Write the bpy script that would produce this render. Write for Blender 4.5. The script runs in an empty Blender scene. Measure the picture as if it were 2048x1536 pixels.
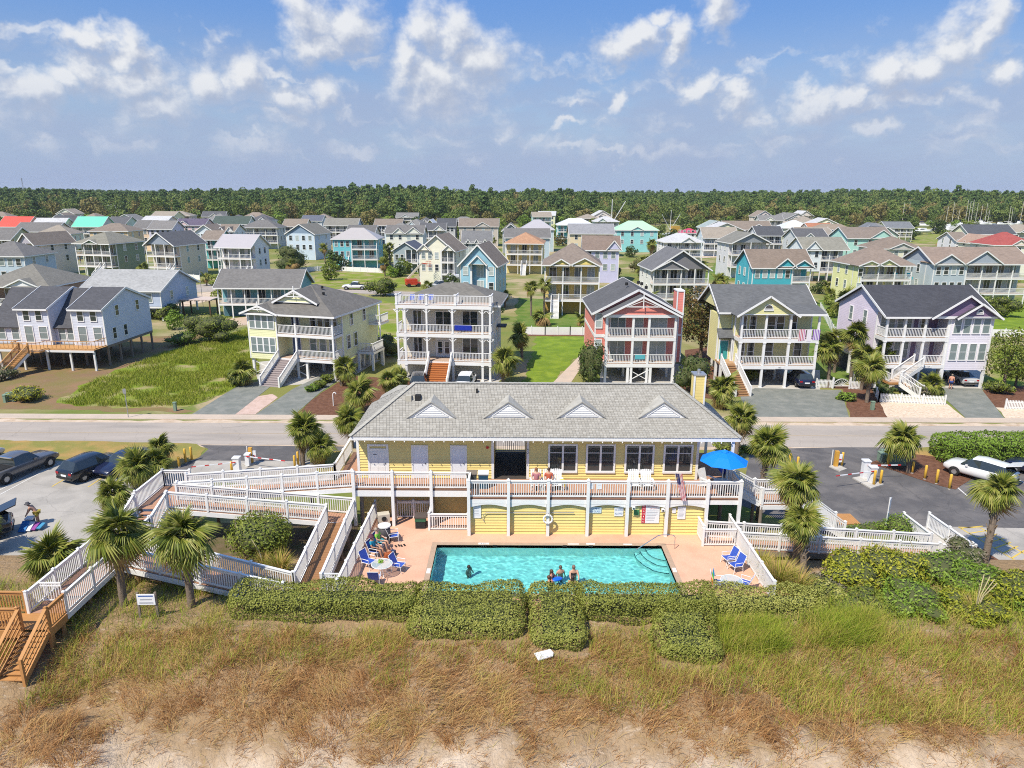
import bpy, bmesh, math, random
import numpy as np
from mathutils import Vector, Matrix
R_ = math.radians
rnd = random.Random(7)
nrng = np.random.default_rng(11)
scene = bpy.context.scene
COL = scene.collection

# ------------------------------------------------------------------ camera
CAM_H, FPX, PITCH, ROLL = 20.5, 1400.0, R_(15.2), R_(0.25)
cam_d = bpy.data.cameras.new('camera'); cam = bpy.data.objects.new('camera', cam_d); COL.objects.link(cam)
cam_d.sensor_width = 36; cam_d.lens = 36*FPX/2048; cam_d.clip_start = 0.5; cam_d.clip_end = 12000
_f = Vector((0, math.cos(PITCH), -math.sin(PITCH))); _u0 = Vector((0, math.sin(PITCH), math.cos(PITCH))); _x0 = Vector((1, 0, 0))
_r = _x0*math.cos(ROLL)+_u0*math.sin(ROLL); _u = -_x0*math.sin(ROLL)+_u0*math.cos(ROLL)
cam.matrix_world = Matrix(((_r.x, _u.x, -_f.x, 0), (_r.y, _u.y, -_f.y, 0), (_r.z, _u.z, -_f.z, CAM_H), (0, 0, 0, 1)))
scene.camera = cam

# surveying helper: where a sight line from the camera meets the level z (used to place things on the ground)
def sight(x, y):
    u, v = x-1024, y-768
    u, v = u*math.cos(ROLL)+v*math.sin(ROLL), v*math.cos(ROLL)-u*math.sin(ROLL)
    return u/FPX, math.cos(PITCH)-math.sin(PITCH)*v/FPX, -(math.sin(PITCH)+math.cos(PITCH)*v/FPX)
def G(x, y, z=0.0):
    d = sight(x, y); t = (z-CAM_H)/d[2]
    return Vector((d[0]*t, d[1]*t, z))
def VY(x, y, Y):
    d = sight(x, y); t = Y/d[1]
    return Vector((d[0]*t, Y, CAM_H+d[2]*t))

# ------------------------------------------------------------------ light
SUN_AZ, SUN_EL = R_(40), R_(54)            # sun behind the camera's left shoulder
sun_to = Vector((-math.sin(SUN_AZ)*math.cos(SUN_EL), -math.cos(SUN_AZ)*math.cos(SUN_EL), math.sin(SUN_EL)))
sd = bpy.data.lights.new('sun', 'SUN'); sd.energy = 4.7; sd.angle = R_(0.53); sd.color = (1.0, 0.925, 0.80)
sun = bpy.data.objects.new('sun', sd); COL.objects.link(sun)
sun.rotation_euler = sun_to.to_track_quat('Z', 'Y').to_euler()
sun.location = (-60, -60, 120)
scene.view_settings.view_transform = 'Standard'; scene.view_settings.look = 'None'
scene.view_settings.exposure = 0.30; scene.view_settings.gamma = 1.0; scene.view_settings.use_curve_mapping = False
scene.render.engine = 'CYCLES'
cy = scene.cycles
cy.use_denoising = False; cy.pixel_filter_type = 'BLACKMAN_HARRIS'; cy.filter_width = 1.05; cy.max_bounces = 6; cy.diffuse_bounces = 2; cy.glossy_bounces = 3; cy.transmission_bounces = 4
cy.transparent_max_bounces = 10; cy.volume_bounces = 0; cy.caustics_reflective = False; cy.caustics_refractive = True
cy.sample_clamp_indirect = 6

class NT:
    """small helper to write node graphs"""
    def __init__(s, tree): s.t = tree; s.n = tree.nodes; s.l = tree.links
    def node(s, kind, **kw):
        n = s.n.new(kind)
        for k, v in kw.items(): setattr(n, k, v)
        return n
    def put(s, sock, v):
        if isinstance(v, bpy.types.NodeSocket): s.l.new(v, sock)
        elif v is not None:
            if sock.type == 'RGBA' and len(v) == 3: v = (*v, 1)
            sock.default_value = v
    def m(s, op, a, b=None, c=None, clamp=False):
        n = s.node('ShaderNodeMath', operation=op, use_clamp=clamp)
        for i, v in enumerate((a, b, c)):
            if v is not None: s.put(n.inputs[i], v)
        return n.outputs[0]
    def vm(s, op, a, b=None, scale=None):
        n = s.node('ShaderNodeVectorMath', operation=op)
        s.put(n.inputs[0], a)
        if b is not None: s.put(n.inputs[1], b)
        if scale is not None: s.put(n.inputs['Scale'], scale)
        return n.outputs['Value'] if op in ('DOT_PRODUCT', 'LENGTH') else n.outputs[0]
    def noise(s, vec, scale, detail=4, rough=.55, dist=0.0):
        n = s.node('ShaderNodeTexNoise')
        if vec is not None: s.put(n.inputs['Vector'], vec)
        n.inputs['Scale'].default_value = scale; n.inputs['Detail'].default_value = detail
        n.inputs['Roughness'].default_value = rough; n.inputs['Distortion'].default_value = dist
        return n.outputs['Fac']
    def ramp(s, fac, a, b, smooth=True):
        n = s.node('ShaderNodeMapRange', interpolation_type='SMOOTHSTEP' if smooth else 'LINEAR')
        s.put(n.inputs[0], fac); n.inputs[1].default_value = a; n.inputs[2].default_value = b
        return n.outputs[0]
    def mix(s, fac, a, b, blend='MIX'):
        n = s.node('ShaderNodeMix', data_type='RGBA', blend_type=blend)
        s.put(n.inputs[0], fac); s.put(n.inputs[6], a); s.put(n.inputs[7], b)
        return n.outputs[2]
    def comb(s, x, y, z):
        n = s.node('ShaderNodeCombineXYZ')
        for i, v in enumerate((x, y, z)): s.put(n.inputs[i], v)
        return n.outputs[0]
    def sep(s, v):
        n = s.node('ShaderNodeSeparateXYZ'); s.put(n.inputs[0], v); return n.outputs

# ------------------------------------------------------------------ sky: Nishita with cumulus in the world shader
def build_world():
    w = bpy.data.worlds.new('World'); scene.world = w; w.use_nodes = True
    t = NT(w.node_tree); t.n.clear()
    sky = t.node('ShaderNodeTexSky', sky_type='NISHITA'); sky.sun_disc = False
    sky.sun_elevation = SUN_EL; sky.sun_rotation = math.atan2(sun_to.x, sun_to.y)
    sky.air_density = 1.0; sky.dust_density = 0.6; sky.ozone_density = 3.0; sky.altitude = 0
    tc = t.node('ShaderNodeTexCoord')
    d = t.vm('NORMALIZE', tc.outputs['Generated'])
    sx, sy, sz = t.sep(d)
    az = t.m('ARCTAN2', sx, sy); el = t.m('ARCSINE', sz)
    # the sky's own colour: deep blue above, a thin lavender haze low down all the way round
    base = t.vm('SCALE', sky.outputs[0], scale=SKY_K)
    base = t.mix(t.m('MULTIPLY', t.ramp(el, R_(15), R_(-1)), .9), base, (.275, .365, .56))
    base = t.mix(t.m('MULTIPLY', t.ramp(el, R_(3), R_(17)), .85), base, (.105, .26, .63))
    def warp(vec, scale, amp, det, seed):
        f = [t.m('MULTIPLY', t.m('SUBTRACT', t.noise(t.vm('ADD', vec, (seed+k*5.3, seed*.7, k*2.1)), scale, det, .6), .5), amp*1.25) for k in (0, 1)]
        return t.vm('ADD', vec, t.comb(f[0], f[1], 0.0))
    def field(de, dx):
        """cloud density: placed heaps plus a scattered field, both with billowing outlines"""
        p = t.comb(t.m('ADD', az, dx), t.m('ADD', el, de), 0.0)
        w = warp(p, 10.0, .105, 5, 3.1); wx, wy, _ = t.sep(w); bl = None
        for (ca, ce, ra, re) in CLOUDS:
            ux = t.m('MULTIPLY', t.m('SUBTRACT', wx, R_(ca)), 1/R_(ra)); uy = t.m('MULTIPLY', t.m('SUBTRACT', wy, R_(ce)), 1/R_(re))
            v = t.m('SUBTRACT', 1.0, t.m('SQRT', t.m('ADD', t.m('MULTIPLY', ux, ux), t.m('MULTIPLY', uy, uy)))); bl = v if bl is None else t.m('MAXIMUM', bl, v)
        q = t.comb(wx, t.m('MULTIPLY', wy, 2.3), 4.0)
        sc = t.m('MULTIPLY', t.m('SUBTRACT', t.noise(q, 14.0, 2, .5), .53), 3.0)
        band = t.m('MULTIPLY', t.ramp(el, R_(1.2), R_(3.0)), t.ramp(el, R_(13), R_(9)))
        sc = t.m('SUBTRACT', t.m('MULTIPLY', sc, 1.0), t.m('MULTIPLY', t.m('SUBTRACT', 1.0, band), .9))
        hi = t.m('SUBTRACT', t.m('MULTIPLY', t.m('SUBTRACT', t.noise(t.vm('ADD', d, (0, 0, de)), 3.4, 4, .6), .58), 5.0), t.m('MULTIPLY', t.ramp(el, R_(24), R_(15)), 3.0))
        return t.m('MAXIMUM', t.m('MAXIMUM', bl, sc), hi)
    d0_ = field(0.0, 0.0); d1_ = field(R_(1.0), R_(-.5))
    tex = t.noise(t.comb(az, t.m('MULTIPLY', el, 1.4), 2.0), 40.0, 5, .62, .25)
    cov = t.ramp(t.m('ADD', d0_, t.m('MULTIPLY', t.m('SUBTRACT', tex, .5), .80)), -.28, .74)
    lit = t.ramp(t.m('ADD', t.m('SUBTRACT', d0_, d1_), t.m('MULTIPLY', t.m('SUBTRACT', tex, .5), .70)), -.50, .58)
    thick = t.ramp(d0_, .0, .65)
    shade = t.m('MULTIPLY', t.m('ADD', t.m('MULTIPLY', lit, .72), .28), t.m('SUBTRACT', 1.0, t.m('MULTIPLY', t.m('MULTIPLY', thick, t.m('SUBTRACT', 1.0, lit)), .5)))
    ccol = t.mix(shade, (.28, .34, .475), (.70, .71, .725))
    far = t.ramp(el, R_(8.5), R_(1.5))
    ccol = t.mix(t.m('MULTIPLY', far, .58), ccol, (.37, .425, .555))
    veil = t.m('MULTIPLY', t.ramp(t.noise(t.comb(az, t.m('MULTIPLY', el, 3.0), 9.), 5.0, 5, .65, .3), .30, .62), t.m('MULTIPLY', t.ramp(el, R_(12.5), R_(6)), .60))
    out = t.mix(veil, base, (.30, .36, .52))
    out = t.mix(t.m('MULTIPLY', cov, t.m('SUBTRACT', .93, t.m('MULTIPLY', far, .35))), out, ccol)
    bg = t.node('ShaderNodeBackground'); t.l.new(t.vm('SCALE', out, scale=1/.1), bg.inputs[0]); bg.inputs[1].default_value = .1
    wo = t.node('ShaderNodeOutputWorld'); t.l.new(bg.outputs[0], wo.inputs[0])
SKY_K = 0.10
def _dir(px, py):
    d = Vector(sight(px, py)).normalized(); return math.degrees(math.atan2(d.x, d.y)), math.degrees(math.asin(d.z))
def _cl(px, py, rx, ry): a, e = _dir(px, py); return a, e, math.degrees(rx/FPX)*.97, math.degrees(ry/FPX)*.97
CLOUDS = [_cl(*c) for c in [
    (620, 20, 62, 48), (680, 40, 66, 58), (640, 70, 60, 44), (845, 60, 52, 62), (905, 75, 60, 52), (800, 130, 46, 62), (870, 170, 80, 60), (960, 130, 84, 58), (170, 85, 56, 26), (245, 100, 36, 42),
    (40, 205, 60, 46), (110, 190, 52, 38), (165, 160, 56, 52), (260, 165, 84, 44), (330, 215, 90, 42), (420, 165, 62, 58), (495, 150, 40, 52), (560, 205, 46, 44), (640, 190, 48, 36), 
    (1255, 85, 74, 38), (1310, 40, 36, 26), (1345, 90, 34, 40), (1435, 20, 50, 46), (1395, 165, 44, 30), (1475, 195, 46, 32), (1235, 215, 20, 28), (1640, 205, 56, 30), (1690, 190, 26, 34),
    (1780, 150, 62, 36), (1850, 130, 74, 44), (1915, 85, 52, 52), (1975, 55, 40, 42), (1735, 262, 34, 20), (1990, 145, 34, 26), (715, 297, 40, 16), (1130, 315, 40, 9), (1235, 318, 30, 9), (1120, 258, 44, 12)]]
build_world()

# ------------------------------------------------------------------ object helpers
def tag(o, label=None, cat=None, group=None, kind=None):
    if label: o['label'] = label
    if cat: o['category'] = cat
    if group: o['group'] = group
    if kind: o['kind'] = kind
    return o
def empty(name, loc=(0, 0, 0), rz=0.0, label=None, cat=None, group=None):
    o = bpy.data.objects.new(name, None); COL.objects.link(o)
    o.location = loc; o.rotation_euler = (0, 0, rz); o.empty_display_size = .2
    return tag(o, label, cat, group)
def link(name, me, mat=None, parent=None, loc=None, rot=None, scale=None):
    o = bpy.data.objects.new(name, me); COL.objects.link(o)
    if mat is not None and not me.materials: me.materials.append(mat)
    if parent is not None: o.parent = parent
    if loc is not None: o.location = loc
    if rot is not None: o.rotation_euler = rot
    if scale is not None: o.scale = scale
    return o
def copy_tree(o, parent=None):
    c = o.copy(); COL.objects.link(c)
    if parent is not None: c.parent = parent
    for ch in list(o.children): copy_tree(ch, c)
    return c

class MB:
    """mesh builder"""
    def __init__(s): s.v = []; s.f = []
    def add(s, vs, fs):
        k = len(s.v); s.v += [tuple(v) for v in vs]; s.f += [tuple(i+k for i in f) for f in fs]; return s
    def box(s, x0, x1, y0, y1, z0, z1):
        return s.add([(x0, y0, z0), (x1, y0, z0), (x1, y1, z0), (x0, y1, z0), (x0, y0, z1), (x1, y0, z1), (x1, y1, z1), (x0, y1, z1)],
                     [(0, 3, 2, 1), (4, 5, 6, 7), (0, 1, 5, 4), (1, 2, 6, 5), (2, 3, 7, 6), (3, 0, 4, 7)])
    def cbox(s, c, sx, sy, sz): return s.box(c[0]-sx/2, c[0]+sx/2, c[1]-sy/2, c[1]+sy/2, c[2]-sz/2, c[2]+sz/2)
    def beam(s, p, q, w, h, up=(0, 0, 1)):
        p = Vector(p); q = Vector(q); d = (q-p).normalized(); u = Vector(up)
        sd_ = d.cross(u)
        if sd_.length < 1e-4: sd_ = d.cross(Vector((0, 1, 0)))
        sd_.normalize(); u = sd_.cross(d).normalized()
        a, b = sd_*w/2, u*h/2
        return s.add([p-a-b, p+a-b, p+a+b, p-a+b, q-a-b, q+a-b, q+a+b, q-a+b],
                     [(0, 1, 2, 3), (7, 6, 5, 4), (0, 4, 5, 1), (1, 5, 6, 2), (2, 6, 7, 3), (3, 7, 4, 0)])
    def cyl(s, p, q, r0, r1=None, n=8, cap=True):
        r1 = r0 if r1 is None else r1
        p = Vector(p); q = Vector(q); d = (q-p).normalized()
        a = d.cross(Vector((0, 0, 1)));
        if a.length < 1e-3: a = Vector((1, 0, 0))
        a.normalize(); b = d.cross(a).normalized()
        vs = []
        for c, r in ((p, r0), (q, r1)):
            for i in range(n):
                t = 2*math.pi*i/n; vs.append(c+a*math.cos(t)*r+b*math.sin(t)*r)
        fs = [(i, (i+1) % n, n+(i+1) % n, n+i) for i in range(n)]
        if cap: fs += [tuple(range(n))[::-1], tuple(range(n, 2*n))]
        return s.add(vs, fs)
    def tube(s, pts, r, n=6):
        for a, b in zip(pts[:-1], pts[1:]): s.cyl(a, b, r, r, n)
        return s
    def lathe(s, prof, n=12, c=(0, 0, 0)):
        vs = []; k = len(prof)
        for i in range(n):
            t = 2*math.pi*i/n
            for r, z in prof: vs.append((c[0]+r*math.cos(t), c[1]+r*math.sin(t), c[2]+z))
        fs = [(i*k+j, ((i+1) % n)*k+j, ((i+1) % n)*k+j+1, i*k+j+1) for i in range(n) for j in range(k-1)]
        return s.add(vs, fs)
    def prism(s, poly, a, b, axis='y'):
        """extrude a 2d polygon: axis y -> poly in (x,z); x -> (y,z); z -> (x,y)"""
        n = len(poly)
        def P(p, t): return {'y': (p[0], t, p[1]), 'x': (t, p[0], p[1]), 'z': (p[0], p[1], t)}[axis]
        vs = [P(p, a) for p in poly]+[P(p, b) for p in poly]
        return s.add(vs, [tuple(range(n)), tuple(range(2*n-1, n-1, -1))]+[(i, n+i, n+(i+1) % n, (i+1) % n) for i in range(n)])
    def ball(s, c, rx, ry, rz, n=10, m=6):
        vs = []
        for j in range(m+1):
            ph = math.pi*j/m
            for i in range(n):
                t = 2*math.pi*i/n; vs.append((c[0]+rx*math.sin(ph)*math.cos(t), c[1]+ry*math.sin(ph)*math.sin(t), c[2]+rz*math.cos(ph)))
        return s.add(vs, [(j*n+i, (j+1)*n+i, (j+1)*n+(i+1) % n, j*n+(i+1) % n) for j in range(m) for i in range(n)])
    def prune(s):
        u = sorted({i for f in s.f for i in f}); r = {a: b for b, a in enumerate(u)}; s.v = [s.v[i] for i in u]; s.f = [tuple(r[i] for i in f) for f in s.f]; return s
    def mesh(s, name='mesh', smooth=False):
        me = bpy.data.meshes.new(name); me.from_pydata(s.v, [], s.f)
        if smooth: me.polygons.foreach_set('use_smooth', [True]*len(me.polygons))
        bm = bmesh.new(); bm.from_mesh(me); bmesh.ops.recalc_face_normals(bm, faces=bm.faces); bm.to_mesh(me); bm.free()
        return me
    def build(s, name, mat, parent=None, smooth=False, **kw): return link(name, s.mesh(name, smooth), mat, parent, **kw)
def npmesh(name, V, Fc, k, tint=None):
    """fast mesh from numpy: V (n,3), Fc (m,k) faces of k corners, tint (m,) per-face value"""
    me = bpy.data.meshes.new(name); m = len(Fc)
    me.vertices.add(len(V)); me.vertices.foreach_set('co', np.asarray(V, 'f').ravel())
    me.loops.add(m*k); me.loops.foreach_set('vertex_index', np.asarray(Fc, 'i').ravel())
    me.polygons.add(m); me.polygons.foreach_set('loop_start', np.arange(0, m*k, k, dtype='i'))
    if tint is not None:
        a = me.attributes.new('tint', 'FLOAT', 'FACE'); a.data.foreach_set('value', np.asarray(tint, 'f'))
    me.update(calc_edges=True)
    return me
# ------------------------------------------------------------------ materials (all procedural)
_M = {}
def _new(name):
    m = bpy.data.materials.new(name); m.use_nodes = True; t = NT(m.node_tree)
    b = t.n['Principled BSDF']; return m, t, b
def _hsv(c, k): return tuple(min(1, x*k) for x in c)
def plain(key, col, rough=.55, metal=0.0, var=.10, scale=3.0, bump=0.0, bscale=20., spec=.4):
    if key in _M: return _M[key]
    m, t, b = _new(key); tc = t.node('ShaderNodeTexCoord').outputs['Object']
    n = t.noise(tc, scale, 5); n2 = t.noise(tc, scale*7, 3)
    k = t.m('ADD', t.m('MULTIPLY', t.m('SUBTRACT', n, .5), var*2), t.m('ADD', t.m('MULTIPLY', t.m('SUBTRACT', n2, .5), var), 1.0))
    t.l.new(t.vm('SCALE', (*col,), scale=k), b.inputs['Base Color'])
    b.inputs['Roughness'].default_value = rough; b.inputs['Metallic'].default_value = metal; b.inputs['Specular IOR Level'].default_value = spec
    if bump:
        bn = t.node('ShaderNodeBump'); bn.inputs['Strength'].default_value = bump; bn.inputs['Distance'].default_value = .03
        t.l.new(t.noise(tc, bscale, 4), bn.inputs['Height']); t.l.new(bn.outputs[0], b.inputs['Normal'])
    _M[key] = m; return m
def siding(col, pitch=.19, depth=.5):
    """painted lap siding: fine board relief on flat walls that are too far away to pick the boards apart"""
    key = 'siding_%02x%02x%02x' % tuple(int(c*255) for c in col)
    if key in _M: return _M[key]
    m, t, b = _new(key); tc = t.node('ShaderNodeTexCoord').outputs['Object']
    z = t.sep(tc)[2]; saw = t.m('FRACT', t.m('MULTIPLY', z, 1/pitch))
    n = t.noise(tc, .6, 5); n2 = t.noise(t.vm('MULTIPLY', tc, (1.2, 1.2, 6)), 3., 4)
    k = t.m('ADD', .93, t.m('ADD', t.m('MULTIPLY', t.m('SUBTRACT', n, .5), .24), t.m('MULTIPLY', t.m('SUBTRACT', n2, .5), .20)))
    t.l.new(t.vm('SCALE', (*col,), scale=k), b.inputs['Base Color']); b.inputs['Roughness'].default_value = .55
    bn = t.node('ShaderNodeBump'); bn.inputs['Strength'].default_value = depth; bn.inputs['Distance'].default_value = .04; bn.invert = True
    t.l.new(saw, bn.inputs['Height']); t.l.new(bn.outputs[0], b.inputs['Normal'])
    _M[key] = m; return m
def shingle(col, var=.22):
    key = 'shingle_%02x%02x%02x' % tuple(int(c*255) for c in col)
    if key in _M: return _M[key]
    m, t, b = _new(key); tc = t.node('ShaderNodeTexCoord').outputs['Object']
    x, y, z = t.sep(tc)
    row = t.m('FLOOR', t.m('MULTIPLY', z, 1/.11)); along = t.m('FLOOR', t.m('MULTIPLY', t.m('ADD', t.m('ADD', x, y), t.m('MULTIPLY', row, .37)), 1/.33))
    wn = t.node('ShaderNodeTexWhiteNoise', noise_dimensions='2D'); t.l.new(t.comb(row, along, 0.), wn.inputs['Vector'])
    n = t.noise(tc, .5, 5)
    k = t.m('ADD', 1.0-var*.5, t.m('ADD', t.m('MULTIPLY', wn.outputs[0], var), t.m('MULTIPLY', t.m('SUBTRACT', n, .5), .35)))
    t.l.new(t.vm('SCALE', (*col,), scale=k), b.inputs['Base Color']); b.inputs['Roughness'].default_value = .9; b.inputs['Specular IOR Level'].default_value = .2
    bn = t.node('ShaderNodeBump'); bn.inputs['Strength'].default_value = .4; bn.inputs['Distance'].default_value = .02
    t.l.new(t.m('FRACT', t.m('MULTIPLY', z, 1/.11)), bn.inputs['Height']); t.l.new(bn.outputs[0], b.inputs['Normal'])
    _M[key] = m; return m
def metalroof(col):
    key = 'metalroof_%02x%02x%02x' % tuple(int(c*255) for c in col)
    if key in _M: return _M[key]
    m = plain(key, col, .38, 0.0, .06, .8, spec=.5); return m
def tinted(key, ramp_cols, rough=.6, trans=0.0, var=.25, nscale=1.2, spec=.25, orand=.25):
    """foliage: colour picked along ramp_cols by the per-face 'tint' value plus soft patches"""
    if key in _M: return _M[key]
    m, t, b = _new(key); at = t.node('ShaderNodeAttribute', attribute_name='tint').outputs['Fac']
    tc = t.node('ShaderNodeTexCoord').outputs['Object']
    oi = t.node('ShaderNodeObjectInfo').outputs['Random']
    f = t.m('ADD', t.m('ADD', t.m('MULTIPLY', at, .8), .1), t.m('ADD', t.m('MULTIPLY', t.m('SUBTRACT', t.noise(tc, nscale, 3), .5), var*2), t.m('MULTIPLY', t.m('SUBTRACT', oi, .5), orand)), clamp=True)
    cr = t.node('ShaderNodeValToRGB'); el = cr.color_ramp.elements
    while len(el) < len(ramp_cols): el.new(.5)
    for i, c in enumerate(ramp_cols): el[i].position = i/(len(ramp_cols)-1); el[i].color = (*c, 1)
    t.l.new(f, cr.inputs[0]); t.l.new(cr.outputs[0], b.inputs['Base Color'])
    b.inputs['Roughness'].default_value = rough; b.inputs['Specular IOR Level'].default_value = spec
    if trans:
        tr = t.node('ShaderNodeBsdfTranslucent'); t.l.new(cr.outputs[0], tr.inputs[0])
        ms = t.node('ShaderNodeMixShader'); ms.inputs[0].default_value = trans
        t.l.new(b.outputs[0], ms.inputs[1]); t.l.new(tr.outputs[0], ms.inputs[2]); t.l.new(ms.outputs[0], t.n['Material Output'].inputs[0])
    _M[key] = m; return m
def patches(key, cols, scale, rough=.95, fine=0.0, bump=.3, bscale=8., dist=.4, lo=.35, hi=.65, stretch=(1, 1, 1), crack=0.0):
    """ground: blends of 2-3 soil or grass colours in irregular patches"""
    if key in _M: return _M[key]
    m, t, b = _new(key); tc = t.vm('MULTIPLY', t.node('ShaderNodeTexCoord').outputs['Object'], stretch)
    c = (*cols[0], 1); c = cols[0]
    for i, cc in enumerate(cols[1:]):
        f = t.ramp(t.noise(t.vm('ADD', tc, (i*13.7, i*5.1, 0)), scale*(1+.7*i), 6, .6, dist), lo, hi); c = t.mix(f, c, cc)
    k = t.m('ADD', 1.0, t.m('MULTIPLY', t.m('SUBTRACT', t.noise(tc, bscale*2, 5, .7), .5), .5+fine))
    if crack:                                          # old cracks, patched strips and oily spots
        w = t.node('ShaderNodeTexCoord').outputs['Object']; wv = t.vm('ADD', w, t.comb(t.noise(w, .8, 4), t.noise(t.vm('ADD', w, (9, 3, 0)), .8, 4), 0.0))
        vo = t.node('ShaderNodeTexVoronoi', feature='DISTANCE_TO_EDGE'); t.l.new(wv, vo.inputs['Vector']); vo.inputs['Scale'].default_value = .22
        c = t.mix(t.m('MULTIPLY', t.ramp(vo.outputs['Distance'], .008, .002), crack), c, (.05, .048, .045))
        c = t.mix(t.m('MULTIPLY', t.ramp(t.noise(w, .55, 6, .7), .60, .72), crack*.6), c, (.10, .092, .085)); c = t.mix(t.m('MULTIPLY', t.ramp(t.noise(t.vm('ADD', w, (31, 7, 0)), .35, 6, .7), .58, .70), crack*.7), c, (.46, .40, .33))
    t.l.new(t.vm('SCALE', c, scale=k), b.inputs['Base Color']); b.inputs['Roughness'].default_value = rough; b.inputs['Specular IOR Level'].default_value = .15
    bn = t.node('ShaderNodeBump'); bn.inputs['Strength'].default_value = bump; bn.inputs['Distance'].default_value = .05
    t.l.new(t.noise(tc, bscale, 6, .65), bn.inputs['Height']); t.l.new(bn.outputs[0], b.inputs['Normal'])
    _M[key] = m; return m

WHITE = plain('white_paint', (.78, .775, .755), .5, var=.09, scale=.9)
OFFW = plain('aged_white_paint', (.70, .70, .68), .5, var=.06, scale=.8)
GLASSD = plain('window_glass', (.035, .045, .05), .04, 0, .35, .35, spec=.9)
GLASSB = plain('window_with_blinds', (.20, .25, .25), .08, 0, .3, .4, spec=.8)
GLASSP = plain('curtained_window', (.42, .48, .47), .12, 0, .2, .4, spec=.7)
BLACK = plain('black_rubber', (.02, .02, .02), .8)
CHROME = plain('bright_metal', (.65, .66, .68), .2, 1.0, .03)
GALV = plain('grey_metal', (.42, .43, .44), .4, .6, .06)
WOODPOST = plain('weathered_timber', (.22, .18, .14), .85, var=.2, scale=2.)
NEWWOOD = plain('new_pine_timber', (.46, .225, .075), .7, var=.16, scale=2.2)
DECKWOOD = plain('brown_decking', (.43, .235, .145), .75, var=.18, scale=1.4)
DARKWOOD = plain('dark_walk_decking', (.30, .15, .065), .75, var=.2, scale=1.6)  # darker, more orange than the main decking
CONC = patches('concrete', [(.44, .42, .38), (.38, .36, .33), (.50, .47, .42)], .35, .9, 0, .1, 5.)
YBOLL = plain('yellow_bollard_paint', (.72, .43, .06), .5, var=.08)
REDP = plain('red_paint', (.55, .03, .03), .4)
BLUESL = plain('blue_sling', (.035, .09, .42), .55, var=.12, scale=8)
SKINM = plain('skin', (.50, .27, .17), .5, var=.05)
def coat(key, col, rough=.22, metal=.0):
    """car paint"""
    if key in _M: return _M[key]
    m = plain(key, col, rough, metal, .03, .5, spec=.6); m.node_tree.nodes['Principled BSDF'].inputs['Coat Weight'].default_value = .6
    m.node_tree.nodes['Principled BSDF'].inputs['Coat Roughness'].default_value = .06; return m
def glass(key, col, alpha=.35):
    if key in _M: return _M[key]
    m, t, b = _new(key); b.inputs['Base Color'].default_value = (*col, 1); b.inputs['Roughness'].default_value = .05; b.inputs['Alpha'].default_value = alpha
    _M[key] = m; return m
# lettering as flat meshes, made once while the scene is still empty
_TX = {}
def _letters():
    obs = []
    for s in ('1', '6', '2', '165', '167', '3 FT', 'NO PETS', 'NO GLASS', 'NO DIVING', 'ALLOWED', 'W', 'A', 'R', 'N', 'I', 'G', 'NO LIFEGUARD', 'ON DUTY', 'STOP'):
        c = bpy.data.curves.new('lettering', 'FONT'); c.body = s; c.size = 1; c.align_x = 'CENTER'; c.align_y = 'CENTER'; c.resolution_u = 2
        o = bpy.data.objects.new('lettering', c); COL.objects.link(o); obs.append((s, o, c))
    dg = bpy.context.evaluated_depsgraph_get(); dg.update()
    for s, o, c in obs: _TX[s] = bpy.data.meshes.new_from_object(o.evaluated_get(dg))
    for s, o, c in obs: bpy.data.objects.remove(o); bpy.data.curves.remove(c)
_letters()
def text(parent, s, size, mat, loc, rot=(math.pi/2, 0, 0), name='lettering', wide=None):
    me = _TX[s].copy(); me.materials.clear(); me.materials.append(mat)
    k = size if wide is None else wide/max(.01, max(v.co.x for v in me.vertices)-min(v.co.x for v in me.vertices))
    return link(name, me, None, parent, loc=loc, rot=rot, scale=(k, size, 1))
# ------------------------------------------------------------------ the ground, the roads and the lots
def lerp(a, b, t): return a+(b-a)*t
def sst(a, b, x): t = np.clip((x-a)/(b-a), 0, 1); return t*t*(3-2*t)
_gr = np.random.default_rng(5).random((256, 256))
def vnoise(x, y, s):
    x = np.asarray(x, float)*s+57.3; y = np.asarray(y, float)*s+91.7; xi = np.floor(x).astype(int); yi = np.floor(y).astype(int); fx = x-xi; fy = y-yi
    fx = fx*fx*(3-2*fx); fy = fy*fy*(3-2*fy)
    g = lambda i, j: _gr[i % 256, j % 256]
    return (g(xi, yi)*(1-fx)+g(xi+1, yi)*fx)*(1-fy)+(g(xi, yi+1)*(1-fx)+g(xi+1, yi+1)*fx)*fy
def fbm(x, y, s, o=4): return sum(vnoise(x, y, s*2**i)/2**i for i in range(o))/sum(.5**i for i in range(o))
def dune_h(x, y):
    x = np.asarray(x, float); y = np.asarray(y, float)
    h = np.interp(y, [-40, 14, 18, 22, 25, 27, 29, 31, 34, 36.2, 38, 60], [-2.6, -1.7, -1.25, -.6, .0, .5, .75, .8, .55, .18, -.35, -.5])
    bump = (fbm(x, y, .33)-.5)*1.25*np.clip((33-y)/6, 0, 1)+(fbm(x, y, 1.2, 3)-.5)*.34*np.clip((33-y)/4, 0, 1)
    pit = sst(-9.2, -8.4, x)*sst(13.7, 12.9, x)*sst(30.3, 31.1, y)
    return (h+bump)*(1-pit)-1.5*pit
def ground_h(x, y):
    d = float(dune_h(x, y)); return d if y < 33.5 else max(d, 0.0)

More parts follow.
